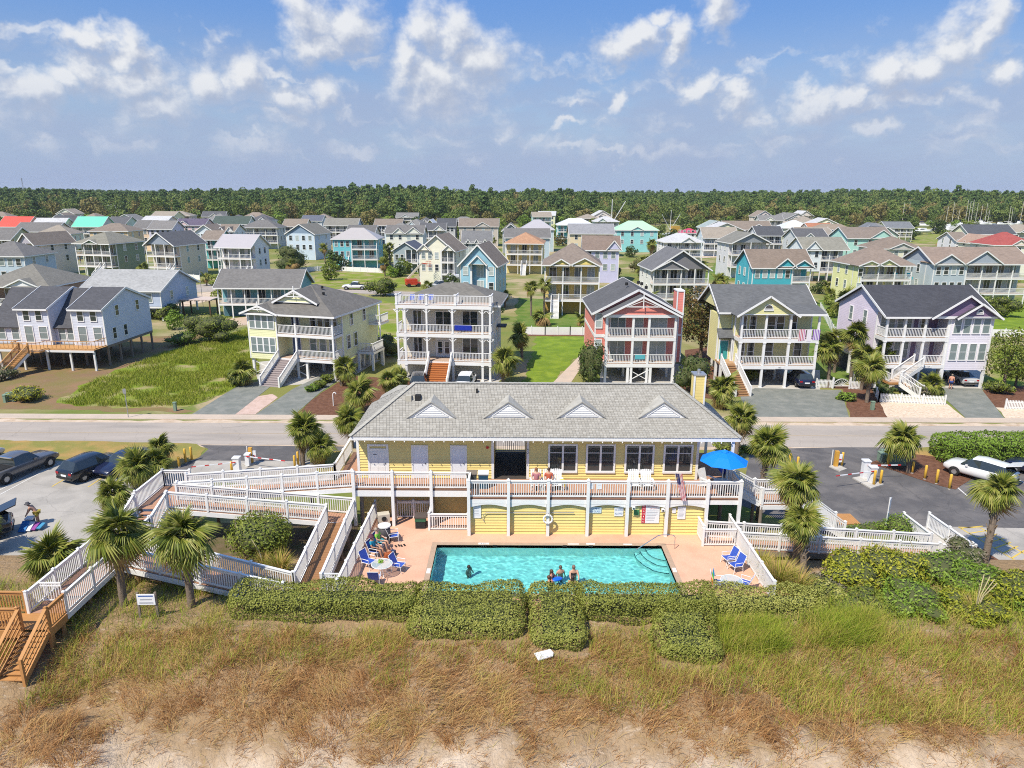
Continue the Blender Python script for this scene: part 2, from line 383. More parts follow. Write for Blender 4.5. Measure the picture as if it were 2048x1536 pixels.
SOFT = ('grass_field', 'bare_ground', 'mulch_bed', 'lawn', 'verge', 'pebble_bed', 'sandy_plot', 'sandy_yard', 'pink_gravel_bed', 'gate_island', 'road_shoulder')
def sheet(name, pts, z, mat, px=True, kind='structure'):
    P = [G(*p, z) if px else Vector((p[0], p[1], z)) for p in pts]
    if name in SOFT:                                    # planted edges wander
        Q = []; amp = {'mulch_bed': .18, 'pebble_bed': .18, 'pink_gravel_bed': .12, 'verge': .3, 'gate_island': .25, 'road_shoulder': .45}.get(name, .9)
        for a, b in zip(P, P[1:]+P[:1]):
            n = int(min(400, max(1, (b-a).length/.8)))
            for i in range(n): c = a.lerp(b, i/n); Q.append(Vector((c.x+amp*(float(fbm(c.x, c.y, .6, 3))-.5)*2, c.y+amp*(float(fbm(c.x+40, c.y, .6, 3))-.5)*2, z)))
        P = Q
    me = bpy.data.meshes.new(name); me.from_pydata(P, [], [tuple(range(len(P)))])
    if me.polygons[0].normal.z < 0: me.flip_normals()
    o = link(name, me, mat); return tag(o, kind=kind)
# inland ground reaches the horizon
M_GROUND = patches('yard_ground', [(.20, .20, .055), (.40, .31, .19), (.15, .19, .04)], .055, bump=.3, bscale=3., lo=.4, hi=.62)
me = bpy.data.meshes.new('ground'); me.from_pydata([(-5000, 34.5, 0), (-8.7, 34.5, 0), (-8.7, 39.5, 0), (13.2, 39.5, 0), (13.2, 34.5, 0), (5000, 34.5, 0), (5000, 9000, 0), (-5000, 9000, 0)], [], [(0, 1, 2, 7), (2, 3, 6, 7), (3, 4, 5, 6)])
tag(link('ground', me, M_GROUND), kind='structure')
# dune and beach
def build_dune():
    xs = np.linspace(-75, 75, 301); ys = np.concatenate([np.linspace(-40, 12, 14), np.linspace(13, 40, 120)])
    X, Y = np.meshgrid(xs, ys); Z = dune_h(X, Y); V = np.stack([X, Y, Z], -1).reshape(-1, 3); n = len(xs)
    i, j = np.meshgrid(np.arange(len(ys)-1), np.arange(n-1), indexing='ij'); a = (i*n+j).ravel()
    me = npmesh('dune', V, np.stack([a, a+1, a+n+1, a+n], 1), 4)
    me.polygons.foreach_set('use_smooth', [True]*len(me.polygons))
    m, t, b = _new('dune_sand'); tc = t.node('ShaderNodeTexCoord').outputs['Object']; x, y, z = t.sep(tc)
    n1 = t.noise(tc, .35, 6, .6, .4); litter = t.noise(t.vm('MULTIPLY', tc, (1, 2.2, 1)), 1.6, 7, .7, .6)
    sand = t.mix(t.noise(tc, 2.5, 5), (.55, .43, .31), (.68, .56, .43))
    grassy = t.ramp(t.m('ADD', y, t.m('MULTIPLY', t.m('SUBTRACT', n1, .5), 7.)), 20.7, 23.8)
    soil = t.mix(litter, (.19, .12, .06), (.46, .32, .18))
    c = t.mix(t.m('MULTIPLY', grassy, t.ramp(litter, .22, .46)), sand, soil)
    c = t.mix(t.m('MULTIPLY', t.ramp(litter, .6, .7), .45), c, (.25, .15, .07))
    t.l.new(c, b.inputs['Base Color']); b.inputs['Roughness'].default_value = .95; b.inputs['Specular IOR Level'].default_value = .1
    bn = t.node('ShaderNodeBump'); bn.inputs['Strength'].default_value = 1.0; bn.inputs['Distance'].default_value = .16
    t.l.new(t.m('ADD', t.noise(tc, 2.6, 6, .65, .5), t.m('MULTIPLY', t.noise(tc, 7, 5, .6, .6), .5)), bn.inputs['Height']); t.l.new(bn.outputs[0], b.inputs['Normal'])
    tag(link('dune', me, m), kind='structure')
build_dune()

M_ROAD = patches('worn_road_asphalt', [(.36, .315, .27), (.31, .275, .24), (.40, .35, .30)], .22, .9, -.1, .15, 10., stretch=(.25, 1.6, 1), crack=.14)
M_ASPH = patches('dark_asphalt', [(.135, .128, .125), (.175, .16, .15), (.105, .10, .10)], .3, .85, .1, .2, 12., crack=.3)
M_PALE = patches('pale_parking_paving', [(.36, .335, .295), (.30, .28, .25), (.41, .38, .335)], .3, .9, .1, .15, 10., crack=.2)
M_SAND = patches('roadside_sand', [(.52, .41, .30), (.42, .31, .21), (.58, .47, .36)], .5, .95, .1, .25, 6.)
M_WALK = patches('pavement_concrete', [(.53, .43, .34), (.47, .39, .31)], .6, .9, 0, .1, 5.)
M_DRYG = patches('dry_verge_grass', [(.42, .26, .095), (.33, .22, .075), (.22, .21, .055)], .22, .95, .3, .4, 9.)
M_LAWN = patches('bright_lawn', [(.17, .25, .02), (.22, .29, .03), (.13, .20, .02)], .35, .95, .2, .35, 14.)
M_LAWN2 = patches('mown_lawn', [(.075, .15, .02), (.12, .19, .03), (.16, .2, .05)], .25, .95, .2, .35, 12.)
M_FIELD = patches('rough_field', [(.16, .22, .02), (.22, .26, .035), (.34, .27, .14)], .16, .95, .3, .4, 6., lo=.42, hi=.68)
M_MULCH = patches('red_brown_mulch', [(.14, .065, .04), (.105, .05, .03), (.18, .09, .055)], 1.5, .95, .4, .5, 14.)
M_BAREB = patches('bare_brown_soil', [(.27, .165, .09), (.22, .14, .08), (.20, .16, .06)], .2, .95, .3, .35, 7.)
M_GRAV = patches('grey_green_gravel', [(.205, .215, .19), (.25, .25, .22), (.175, .185, .165)], .5, .95, .2, .3, 18.)
M_PEB = patches('pale_pebbles', [(.62, .49, .35), (.50, .37, .26), (.70, .58, .45)], 2.5, .9, .6, .7, 14.)
M_PINK = patches('pink_gravel', [(.58, .43, .36), (.50, .36, .29)], 1.5, .9, .4, .5, 14.)
M_YEL = plain('yellow_line_paint', (.62, .44, .08), .7, var=.25, scale=4)
M_WLINE = plain('white_line_paint', (.62, .60, .56), .7, var=.25, scale=4)

XW = 170
def strip(name, y0, y1, z, mat, x0=-XW, x1=XW): return sheet(name, [(x0, y0), (x1, y0), (x1, y1), (x0, y1)], z, mat, px=False)
strip('road', 55.55, 61.3, .012, M_ROAD)
strip('road_shoulder', 54.9, 62.1, .004, M_SAND)
mb = MB().box(-XW, XW, 62.25, 63.65, -.1, .07); tag(mb.build('pavement', M_WALK), kind='structure')
for k in range(-9, 10):   # faded centre line dashes
    pass
strip('road_centre_line', 58.38, 58.5, .016, plain('faded_centre_line', (.40, .31, .20), .8, var=.3, scale=.6), -XW, XW)
# right-hand car park
sheet('car_park', [(1500, 905), (1560, 897), (1760, 893), (2300, 905), (2350, 1062), (1830, 1052), (1760, 1072), (1640, 1068), (1480, 1010)], .008, M_ASPH)
sheet('concrete_apron', [(1826, 1052), (2350, 1062), (2350, 1300), (2046, 1152), (1905, 1082)], .012, M_PALE)
sheet('mulch_bed', [(1895, 1085), (1925, 1078), (2070, 1160), (2200, 1260), (1960, 1200)], .02, M_MULCH)
sheet('gate_island', [(1760, 900), (1880, 893), (2048, 893), (2350, 897), (2350, 915), (1880, 935), (1850, 925)], .02, M_DRYG)
sheet('mulch_bed', [(1735, 925), (1800, 905), (1880, 915), (1960, 945), (1912, 979), (1880, 972)], .026, M_MULCH)
# left-hand car park
sheet('car_park', [(-400, 905), (100, 921), (205, 926), (330, 935), (420, 965), (250, 1065), (180, 1090), (-60, 1145), (-600, 1250)], .008, M_PALE)
sheet('verge', [(-500, 875), (0, 880), (300, 884), (395, 888), (415, 897), (400, 912), (350, 935), (250, 925), (100, 919), (-500, 897)], .014, M_DRYG)
sheet('car_park_entrance', [(400, 890), (690, 893), (705, 950), (560, 970), (380, 960), (340, 940), (398, 915), (417, 898)], .011, M_ASPH)
sheet('mulch_bed', [(-20.2, 34.6), (-9.7, 34.6), (-9.7, 41), (-20.2, 41)], .012, patches('dark_planted_soil', [(.13, .09, .055), (.10, .11, .03), (.17, .12, .08)], .7, .95, .3, .4, 8.), px=False)  # dark soil with green plants among it
sheet('concrete_apron', [(392, 921), (690, 923), (705, 955), (560, 972), (370, 960)], .02, M_PALE)
sheet('verge', [(618, 921), (655, 902), (700, 899), (712, 935), (690, 950), (640, 950)], .026, M_DRYG)
# parking bays
def line(name, a, b, w, z, mat):
    a = G(*a, z); b = G(*b, z); n = (b-a).cross(Vector((0, 0, 1))).normalized()*w/2
    me = bpy.data.meshes.new(name); me.from_pydata([a-n, b-n, b+n, a+n], [], [(0, 1, 2, 3)])
    if me.polygons[0].normal.z < 0: me.flip_normals()
    return tag(link(name, me, mat), kind='structure')
for a, b in [((104, 973), (141, 951)), ((176, 974), (202, 957)), ((0, 989), (119, 925)), ((-10, 985), (95, 930))]: line('bay_line', a, b, .1, .016, M_YEL if a[0] > 90 else M_WLINE)
for a, b in [((1917, 1054), (2060, 1138)), ((1962, 1056), (2070, 1120)), ((1917, 1054), (1962, 1056))]: line('hatch_border', a, b, .1, .018, M_YEL)
for k in range(9):
    f = k/8*.95+.03; line('hatch_line', (lerp(1917, 2060, f), lerp(1054, 1138, f)), (lerp(1960, 2075, min(1, f*1.02+.02)), lerp(1050, 1118, f)), .1, .018, M_YEL)
for a, b in [((2030, 955), (2060, 972)), ((1900, 962), (1935, 992))]: line('bay_line', a, b, .1, .016, M_WLINE)
# front gardens over the road
sheet('grass_field', [(118, 800), (190, 760), (330, 705), (420, 682), (505, 650), (520, 745), (480, 775), (420, 800), (385, 812), (300, 815), (150, 814)], .012, M_FIELD)
sheet('bare_ground', [(-400, 790), (-400, 700), (0, 700), (300, 672), (420, 668), (330, 705), (190, 760), (120, 800), (370, 816), (390, 825), (-400, 812)], .006, M_BAREB)
sheet('driveway', [(383, 829), (478, 770), (520, 762), (555, 762), (470, 829)], .022, M_GRAV)
sheet('driveway', [(510, 830), (585, 778), (640, 752), (690, 752), (640, 785), (588, 830)], .022, M_GRAV)
sheet('pink_gravel_bed', [(450, 829), (500, 795), (545, 788), (555, 795), (510, 829)], .018, M_PINK)
sheet('mulch_bed', [(588, 831), (640, 786), (700, 752), (860, 760), (850, 832)], .018, M_MULCH)
sheet('car_port_floor', [(520, 775), (690, 762), (760, 720), (600, 715), (505, 725)], .014, CONC)
sheet('car_port_floor', [(790, 768), (990, 770), (1040, 725), (800, 722)], .014, CONC)
sheet('lawn', [(1042, 768), (1075, 672), (1187, 672), (1188, 680), (1105, 768)], .014, M_LAWN)
sheet('pale_path', [(1103, 768), (1186, 684), (1196, 684), (1140, 768)], .018, M_WALK)
sheet('mulch_bed', [(1050, 672), (1062, 664), (1190, 664), (1190, 673)], .022, M_MULCH)
sheet('lawn', [(1030, 655), (1035, 595), (1110, 600), (1200, 625), (1190, 656)], .012, M_LAWN2)
sheet('car_port_floor', [(1200, 775), (1355, 778), (1375, 728), (1200, 722)], .014, CONC)
sheet('mulch_bed', [(1355, 790), (1370, 700), (1450, 690), (1480, 760), (1440, 800)], .012, M_MULCH)
sheet('gravel_pad', [(1497, 838), (1480, 792), (1510, 776), (1682, 780), (1699, 838)], .022, M_GRAV)
sheet('car_port_floor', [(1478, 780), (1640, 783), (1640, 740), (1480, 738)], .018, CONC)
sheet('mulch_bed', [(1702, 838), (1684, 778), (1640, 775), (1650, 770), (1745, 772), (1782, 838)], .018, M_MULCH)
sheet('pebble_bed', [(1776, 838), (1760, 806), (1790, 796), (1885, 800), (1900, 812), (1932, 838)], .022, M_PEB)
sheet('driveway', [(1934, 838), (1888, 795), (1886, 776), (1962, 777), (2010, 838)], .026, M_GRAV)
sheet('pebble_bed', [(2014, 838), (1992, 815), (2200, 815), (2200, 840)], .022, M_PEB)
sheet('mulch_bed', [(1990, 815), (1965, 780), (2000, 770), (2200, 780), (2200, 815)], .018, M_MULCH)
sheet('car_port_floor', [(1770, 782), (1965, 782), (1965, 735), (1775, 735)], .014, CONC)
sheet('sandy_yard', [(1975, 770), (1985, 690), (2200, 695), (2200, 775)], .014, M_FIELD)
sheet('lawn', [(1600, 690), (1640, 600), (1690, 590), (1770, 670), (1760, 760), (1640, 765)], .012, M_LAWN2)
sheet('lawn', [(1960, 660), (1985, 600), (2250, 610), (2250, 672)], .012, M_LAWN)
sheet('lawn', [(1400, 560), (1440, 515), (1530, 515), (1500, 560)], .012, M_LAWN2)
sheet('grass_field', [(600, 590), (640, 545), (800, 540), (840, 545), (800, 575), (700, 590)], .012, M_FIELD)
sheet('sandy_plot', [(735, 690), (750, 600), (810, 605), (800, 720)], .010, M_FIELD)
sheet('back_street', [(290, 578), (430, 566), (440, 574), (700, 578), (960, 590), (960, 601), (690, 585), (440, 582), (300, 590)], .016, M_ROAD)
sheet('sandy_plot', [(300, 592), (430, 583), (430, 600), (310, 625)], .012, M_SAND)
sheet('pool_terrace', [(432, 640), (505, 632), (505, 648), (440, 655)], .03, plain('tan_terrace', (.50, .38, .28), .8))
sheet('marina_yard', [(1700, 480), (1790, 452), (2300, 452), (2300, 500), (1800, 485)], .02, M_FIELD)
sheet('creek', [(1270, 487), (1480, 482), (1480, 466), (1260, 470)], .03, plain('creek_water', (.10, .13, .16), .06, 0, .1, .2, spec=.6))
sheet('back_street', [(1300, 517), (1480, 500), (1540, 498), (1540, 503), (1480, 509), (1300, 527)], .016, M_WALK)
# ------------------------------------------------------------------ clubhouse, its deck, the ramps and the pool
YELLOW = plain('yellow_siding_paint', (.80, .635, .235), .55, var=.10, scale=1.2)
M_SHING = None
def world_part(mb, name, mat, root, smooth=False): return mb.build(name, mat, root, smooth, loc=-Vector(root.location))
_bal = {}
def baluster_mesh(mat, w=.042):
    k = (mat.name, w)
    if k not in _bal:
        me = MB().box(-w/2, w/2, -w/2, w/2, 0, 1).mesh('baluster'); me.materials.append(mat); _bal[k] = me
    return _bal[k]
def railing(root, p, q, h=1.05, mat=None, step=.135, single=True, posts=2.3, post_z0=0.0, cap=True, end=(True, True), pw=.12):
    """railing along the deck edge from p to q (deck level points); posts and balusters are pieces of their own"""
    mat = mat or WHITE; p = Vector(p); q = Vector(q); L = (q-p).length; d = (q-p)/L
    r = MB(); r.beam(p+Vector((0, 0, h)), q+Vector((0, 0, h)), .13, .05); r.beam(p+Vector((0, 0, h-.12)), q+Vector((0, 0, h-.12)), .04, .09); r.beam(p+Vector((0, 0, .1)), q+Vector((0, 0, .1)), .045, .08)
    rail = world_part(r, 'rail', mat, root)
    n = max(1, round(L/posts)) if posts else 0
    for i in range(n+1) if n else []:
        if (i == 0 and not end[0]) or (i == n and not end[1]): continue
        c = p+d*L*i/n; m = MB().box(c.x-pw/2, c.x+pw/2, c.y-pw/2, c.y+pw/2, c.z+post_z0, c.z+h+.09)
        m.add([(c.x-.08, c.y-.08, c.z+h+.09), (c.x+.08, c.y-.08, c.z+h+.09), (c.x+.08, c.y+.08, c.z+h+.09), (c.x-.08, c.y+.08, c.z+h+.09), (c.x, c.y, c.z+h+.16)], [(0, 1, 4), (1, 2, 4), (2, 3, 4), (3, 0, 4), (3, 2, 1, 0)])
        world_part(m, 'post', mat, root)
    k = int(L/step); bm_ = baluster_mesh(mat); merged = MB()
    for i in range(k):
        c = p+d*(i+.5)*L/k
        if single: link('baluster', bm_, None, rail, loc=(c.x, c.y, c.z+.12), scale=(1, 1, h-.26))
        else: merged.box(c.x-.021, c.x+.021, c.y-.021, c.y+.021, c.z+.12, c.z+h-.14)
    if not single and k: tag(world_part(merged, 'baluster_run', mat, root), kind='stuff')
    return rail
def planks(root, p, q, width, mat, pw=.14, gap=.012, across=True):
    """walkway boards laid across the run from p to q (centre line)"""
    p = Vector(p); q = Vector(q); L = (q-p).length; d = (q-p)/L; n = max(1, int(L/(pw+gap)))
    me = MB().box(-width/2, width/2, -pw/2, pw/2, -.038, 0).mesh('plank'); me.materials.append(mat)
    yaw = math.atan2(d.y, d.x)-math.pi/2; pit = math.asin(d.z)
    for i in range(n):
        c = p+d*(i+.5)*L/n-Vector(root.location)
        o = link('plank', me, None, root, loc=c); o.rotation_euler = (Matrix.Rotation(yaw, 3, "Z") @ Matrix.Rotation(pit, 3, "X")).to_euler()
        o.location.z += rnd.uniform(-.003, .003)
def stringers(root, p, q, width, mat, h=.28):
    p = Vector(p); q = Vector(q); d = (q-p).normalized(); s = d.cross(Vector((0, 0, 1))).normalized()*(width/2)
    for sg in (-1, 1):
        m = MB(); m.beam(p+s*sg*1.02-Vector((0, 0, h/2+.042)), q+s*sg*1.02-Vector((0, 0, h/2+.042)), .05, h); world_part(m, 'fascia_board', mat, root)
def piles(root, pts, r=.11, mat=None):
    for x, y, z in pts:
        g = ground_h(x, y)
        if z-g > .15: world_part(MB().cyl((x, y, g-.5), (x, y, z), r, r*.95, 8), 'pile', mat or WOODPOST, root)
DZ, WY, DY, PZ, PY = 3.3, 40.75, 37.9, .9, 38.06     # deck level, house wall, deck edge, pool level, pool wall
WX0, WX1 = -9.6, 11.6
club = empty('clubhouse', (1, 43, 0), 0, 'long yellow clubhouse with grey shingle roof and four triangular dormers above the pool deck', 'clubhouse')
EZ, RZ = 6.42, 8.82; EX0, EX1, EY0, EY1 = -9.72, 13.75, 39.62, 46.6; RYm = (EY0+EY1)/2; RX0, RX1 = EX0+3.5, EX1-3.4
def lap_boards(root, x0, x1, z0, z1, y, holes, mat, pitch=.178):
    n = round((z1-z0)/pitch); pitch = (z1-z0)/n
    for i in range(n):
        a, b = z0+i*pitch, z0+(i+1)*pitch; segs = [(x0, x1)]
        for hx0, hx1, hz0, hz1 in holes:
            if hz0 < b-.02 and hz1 > a+.02:
                ns = []
                for s0, s1 in segs:
                    if hx1 <= s0 or hx0 >= s1: ns.append((s0, s1)); continue
                    if hx0 > s0: ns.append((s0, hx0))
                    if hx1 < s1: ns.append((hx1, s1))
                segs = ns
        for s0, s1 in segs:
            if s1-s0 < .03: continue
            m = MB().add([(s0, y, a-.012), (s1, y, a-.012), (s1, y-.052, a-.012), (s0, y-.052, a-.012), (s0, y, b), (s1, y, b), (s1, y-.006, b), (s0, y-.006, b)],
                         [(0, 1, 2, 3), (4, 7, 6, 5), (3, 2, 6, 7), (0, 4, 5, 1), (0, 3, 7, 4), (1, 5, 6, 2)])
            world_part(m, 'board', mat, root)
def px_x(px, py, Y): return VY(px, py, Y).x
BW0, BW1 = px_x(988, 920, WY), px_x(1053, 920, WY)     # the open passage through the house
def build_club():
    # walls: two blocks with the open passage between them
    for x0, x1 in ((WX0, BW0), (BW1, WX1)):
        world_part(MB().box(x0, x1, WY, 45.5, -.05, EZ-.02), 'wall', siding((.80, .635, .235)), club)
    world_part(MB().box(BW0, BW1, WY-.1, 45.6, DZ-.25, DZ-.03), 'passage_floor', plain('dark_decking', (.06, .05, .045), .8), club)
    world_part(MB().box(BW0, BW1, WY+.02, 45.5, EZ-.5, EZ-.05), 'passage_ceiling', OFFW, club)
    holes = []
    # windows
    for c in (1125.5, 1201, 1278.5, 1355.5):
        a, b = px_x(c-29.5, 917, WY), px_x(c+29.5, 917, WY); z0, z1 = 3.72, 5.62; holes.append((a, b, z0, z1))
        fr = MB()
        fr.box(a, b, WY-.09, WY, z1-.11, z1).box(a, b, WY-.12, WY, z0, z0+.13)
        for xx in (a, (a+b)/2-.06, b-.12): fr.box(xx, xx+.12, WY-.09, WY, z0+.13, z1-.11)
        fr.box(a+.12, b-.12, WY-.05, WY-.015, 5.02, 5.06)
        w = world_part(fr, 'window', WHITE, club)
        for x0, x1 in ((a+.12, (a+b)/2-.06), ((a+b)/2+.06, b-.12)):
            for q0, q1 in ((z0+.13, 5.02), (5.06, z1-.11)):
                MB().box(x0, x1, WY-.03, WY-.012, q0, q1).build('pane', GLASSD, w)
    # doors: one panelled door with transom, two flat ones
    a, b = px_x(736, 920, WY), px_x(778, 920, WY); holes.append((a, b, DZ, 5.55))
    d = MB(); d.box(a, a+.14, WY-.06, WY, DZ, 5.55).box(b-.14, b, WY-.06, WY, DZ, 5.55).box(a+.14, b-.14, WY-.06, WY, 5.42, 5.55).box(a+.14, b-.14, WY-.05, WY, 5.2, 5.27)
    dr = world_part(d, 'door_frame', WHITE, club)
    lf = MB().box(a+.14, b-.14, WY-.04, WY-.005, DZ+.02, 5.2)
    for r0, r1 in ((DZ+.15, DZ+.8), (DZ+.9, DZ+1.75)):
        for k in range(2):
            x0 = a+.24+k*((b-a-.48)/2+.03); lf.box(x0, x0+(b-a-.56)/2, WY-.052, WY-.04, r0, r1)
    l = lf.build('door', WHITE, dr); MB().ball((b-.24, WY-.08, DZ+1.0), .035, .035, .035, 6, 4).build('handle', BLACK, dr)
    MB().box(a+.36, a+.56, WY-.06, WY-.052, 4.85, 4.91).build('name_plate', plain('grey_plate', (.2, .2, .22), .5), dr)
    for p0, p1 in ((823, 857), (901, 934)):
        a, b = px_x(p0, 920, WY), px_x(p1, 920, WY); holes.append((a, b, DZ, 5.5))
        dr = world_part(MB().box(a, a+.1, WY-.06, WY, DZ, 5.5).box(b-.1, b, WY-.06, WY, DZ, 5.5).box(a+.1, b-.1, WY-.06, WY, 5.4, 5.5), 'door_frame', WHITE, club)
        MB().box(a+.1, b-.1, WY-.04, WY-.005, DZ+.02, 5.4).build('door', plain('pale_door_paint', (.74, .76, .80), .5, var=.03), dr)
        MB().ball((b-.2, WY-.08, DZ+1.0), .035, .035, .035, 6, 4).build('handle', BLACK, dr)
    for xx in (WX0, BW0-.16, BW1, WX1-.16): world_part(MB().box(xx, xx+.16, WY-.055, WY+.01, DZ-.3, EZ-.06), 'corner_trim', WHITE, club)
    hs = [(WX0, WX0+.16, 0, 9), (BW0-.16, BW0, 0, 9), (BW1, BW1+.16, 0, 9), (WX1-.16, WX1, 0, 9)]+holes
    lap_boards(club, WX0, BW0, DZ-.3, EZ-.1, WY, hs, YELLOW); lap_boards(club, BW1, WX1, DZ-.3, EZ-.1, WY, hs, YELLOW)
    world_part(MB().cyl((px_x(975, 894, WY), WY-.02, 5.38), (px_x(975, 894, WY), WY-.1, 5.38), .09, .09, 10), 'alarm_bell', REDP, club)
    sg = world_part(MB().box(BW1+.02, BW1+.15, WY-.075, WY-.057, 4.9, 5.62), 'number_board', WHITE, club)
    for i, s in enumerate('162'): text(sg, s, .24, plain('black_lettering', (.02, .02, .02), .6), (BW1+.085, WY-.08, 5.5-i*.23))
    # passage far rail
    railing(club, (BW0, 45.4, DZ), (BW1, 45.4, DZ), 1.1, WHITE, .135, True, 0)
    # roof: hip roof laid with single shingle tabs
    und = MB()
    c = [(EX0+.05, EY0+.05, EZ-.02), (EX1-.05, EY0+.05, EZ-.02), (EX1-.05, EY1-.05, EZ-.02), (EX0+.05, EY1-.05, EZ-.02), (RX0, RYm, RZ-.05), (RX1, RYm, RZ-.05)]
    und.add(c, [(0, 1, 5, 4), (1, 2, 5), (2, 3, 4, 5), (3, 0, 4), (3, 2, 1, 0)])
    roof = world_part(und, 'roof', plain('roof_deck', (.30, .295, .275), .9), club)
    V, Fc, tint = [], [], []
    def course(A, B, C, D):
        """shingle tabs on slope A-B (eave) to D-C (top)"""
        A, B, C, D = map(np.array, (A, B, C, D)); up = ((D+C)/2-(A+B)/2); H = np.linalg.norm(up-np.dot(up, (B-A))/np.dot(B-A, B-A)*(B-A)); nrow = int(H/.135)
        nrm = np.cross(B-A, D-A); nrm /= np.linalg.norm(nrm)
        if nrm[2] < 0: nrm = -nrm
        for r in range(nrow+1):
            t0, t1 = r/(nrow+1), min(1, (r+1.25)/(nrow+1)); L0, R0 = A+(D-A)*t0, B+(C-B)*t0; L1, R1 = A+(D-A)*t1, B+(C-B)*t1
            W = np.linalg.norm(R0-L0); n = max(1, int(W/.2)); o = (r*.37) % 1
            cuts = np.unique(np.clip((np.arange(-1, n+2)+o)/n, 0, 1))
            for a, b in zip(cuts[:-1], cuts[1:]):
                if (b-a)*W < .05: continue
                g = .006/max(W, .1); k = len(V); lift = rnd.uniform(.016, .03)
                # upper edge keeps the same world x so tabs stay square
                w1 = np.linalg.norm(R1-L1); e = (R0-L0)/max(W, 1e-6)
                q0, q1 = L0+(R0-L0)*(a+g), L0+(R0-L0)*(b-g); upv = (D-A)-np.dot(D-A, e)*e; upv = upv*(t1-t0)
                V.extend([q0+nrm*(lift+.01), q1+nrm*(lift+.01), q1+upv+nrm*.006, q0+upv+nrm*.006, q0-nrm*.0, q1-nrm*.0]); Fc.extend([(k, k+1, k+2, k+3), (k+4, k+5, k+1, k)]); tt = .25+.45*rnd.random(); tint.extend([tt, tt])
    course((EX0, EY0, EZ), (EX1, EY0, EZ), (RX1, RYm, RZ), (RX0, RYm, RZ)); course((EX0, EY1, EZ), (EX0, EY0, EZ), (RX0, RYm, RZ), (RX0, RYm, RZ)); course((EX1, EY0, EZ), (EX1, EY1, EZ), (RX1, RYm, RZ), (RX1, RYm, RZ)); course((EX1, EY1, EZ), (EX0, EY1, EZ), (RX0, RYm, RZ), (RX1, RYm, RZ))
    # small back wing
    wz = 7.7; wx0, wx1, wy0, wy1 = -9.4, -4.5, 44.9, 48.6
    world_part(MB().box(wx0+.4, wx1-.4, 45.6, 48.2, -.05, EZ-.05), 'wing_wall', siding((.80, .635, .235)), club)
    world_part(MB().add([(wx0, wy0, EZ), (wx1, wy0, EZ), (wx1, wy1, EZ), (wx0, wy1, EZ), (wx0+1.6, 46.75, wz), (wx1, 46.75, wz)], [(0, 1, 5, 4), (1, 2, 5), (2, 3, 4, 5), (3, 0, 4), (3, 2, 1, 0)]), 'wing_roof', shingle((.33, .32, .29)), club)
    me = npmesh('shingles', np.array(V), np.array(Fc), 4, tint)
    sh = link('shingle', me, tinted('shingle_tabs', [(.215, .205, .175), (.30, .285, .25), (.385, .37, .33), (.50, .48, .43)], .92, var=.12, nscale=.5), roof); tag(sh, kind='stuff')
    # ridge caps
    cap = MB()
    for a, b in (((RX0, RYm, RZ), (RX1, RYm, RZ)), ((EX0, EY0, EZ), (RX0, RYm, RZ)), ((EX1, EY0, EZ), (RX1, RYm, RZ))):
        a = Vector(a); b = Vector(b); n = int((b-a).length/.3)
        for i in range(n):
            p = a+(b-a)*i/n; q = a+(b-a)*(i+1.15)/n; cap.beam(p+Vector((0, 0, .05)), q+Vector((0, 0, .03)), .28, .03)
    MB_ = cap.build('ridge_cap', plain('ridge_shingle', (.37, .355, .31), .9, var=.2), roof); tag(MB_, kind='stuff')
    # eave trim, soffit and festoon bulbs
    ev = MB(); ev.box(EX0+.02, EX1-.02, EY0+.03, EY0+.07, EZ-.24, EZ-.01); ev.box(EX0+.02, EX0+.06, EY0+.075, EY1-.1, EZ-.24, EZ-.01); ev.box(EX1-.06, EX1-.02, EY0+.075, EY1-.1, EZ-.24, EZ-.01)
    ev.box(EX0+.07, EX1-.07, EY0+.08, WY, EZ-.09, EZ-.05)
    world_part(ev, 'fascia', WHITE, club)
    bm_ = MB().ball((0, 0, 0), .035, .035, .05, 6, 4).mesh('bulb'); bm_.materials.append(plain('bulb_glass', (.85, .85, .82), .15))
    for i in range(39): link('bulb', bm_, None, club, loc=Vector((EX0+.3+i*.595, EY0+.01, EZ-.30))-club.location)
    # dormers
    sl = (RZ-EZ)/(RYm-EY0)
    for c in (863.5, 1017, 1163, 1326):
        p = None
        y = EY0
        while True:                                     # where the sight line meets the front slope
            v = VY(c, 836.5, y)
            if v.z <= EZ+(y-EY0)*sl: p = v; break
            y += .01
        X, Yd, Zb = p; hw, hh = 1.5, 1.02; yb = Yd+hh/sl
        tri = MB().prism([(X-hw+.05, Zb), (X+hw-.05, Zb), (X, Zb+hh-.03)], Yd, Yd+.05)
        dm = world_part(tri, 'dormer', WHITE, club)
        rf = MB()
        for s in (-1, 1): rf.add([(X+s*(hw+.12), Yd-.10, Zb-.07), (X, Yd-.10, Zb+hh+.01), (X, yb, Zb+hh+.01), (X+s*(hw+.12), Yd-.02, Zb-.07), (X+s*(hw+.12), Yd-.10, Zb-.02), (X, Yd-.10, Zb+hh+.07), (X, yb+.06, Zb+hh+.07), (X+s*(hw+.12), Yd-.0, Zb-.02)],
                                 [(0, 1, 2, 3), (4, 5, 6, 7), (0, 4, 5, 1), (0, 3, 7, 4), (3, 2, 6, 7)])
        rf.build('dormer_roof', shingle((.40, .385, .34)), dm)
        lou = MB()
        for k in range(4):
            z = Zb+.2+k*.14; w_ = (hw-.35)*(1-(z-Zb+.12)/hh)
            if w_ > .05: lou.add([(X-w_, Yd-.035, z), (X+w_, Yd-.035, z), (X+w_*.86, Yd-.003, z+.11), (X-w_*.86, Yd-.003, z+.11), (X-w_, Yd-.003, z), (X+w_, Yd-.003, z)], [(0, 1, 2, 3), (0, 4, 5, 1), (0, 3, 4), (1, 5, 2)])
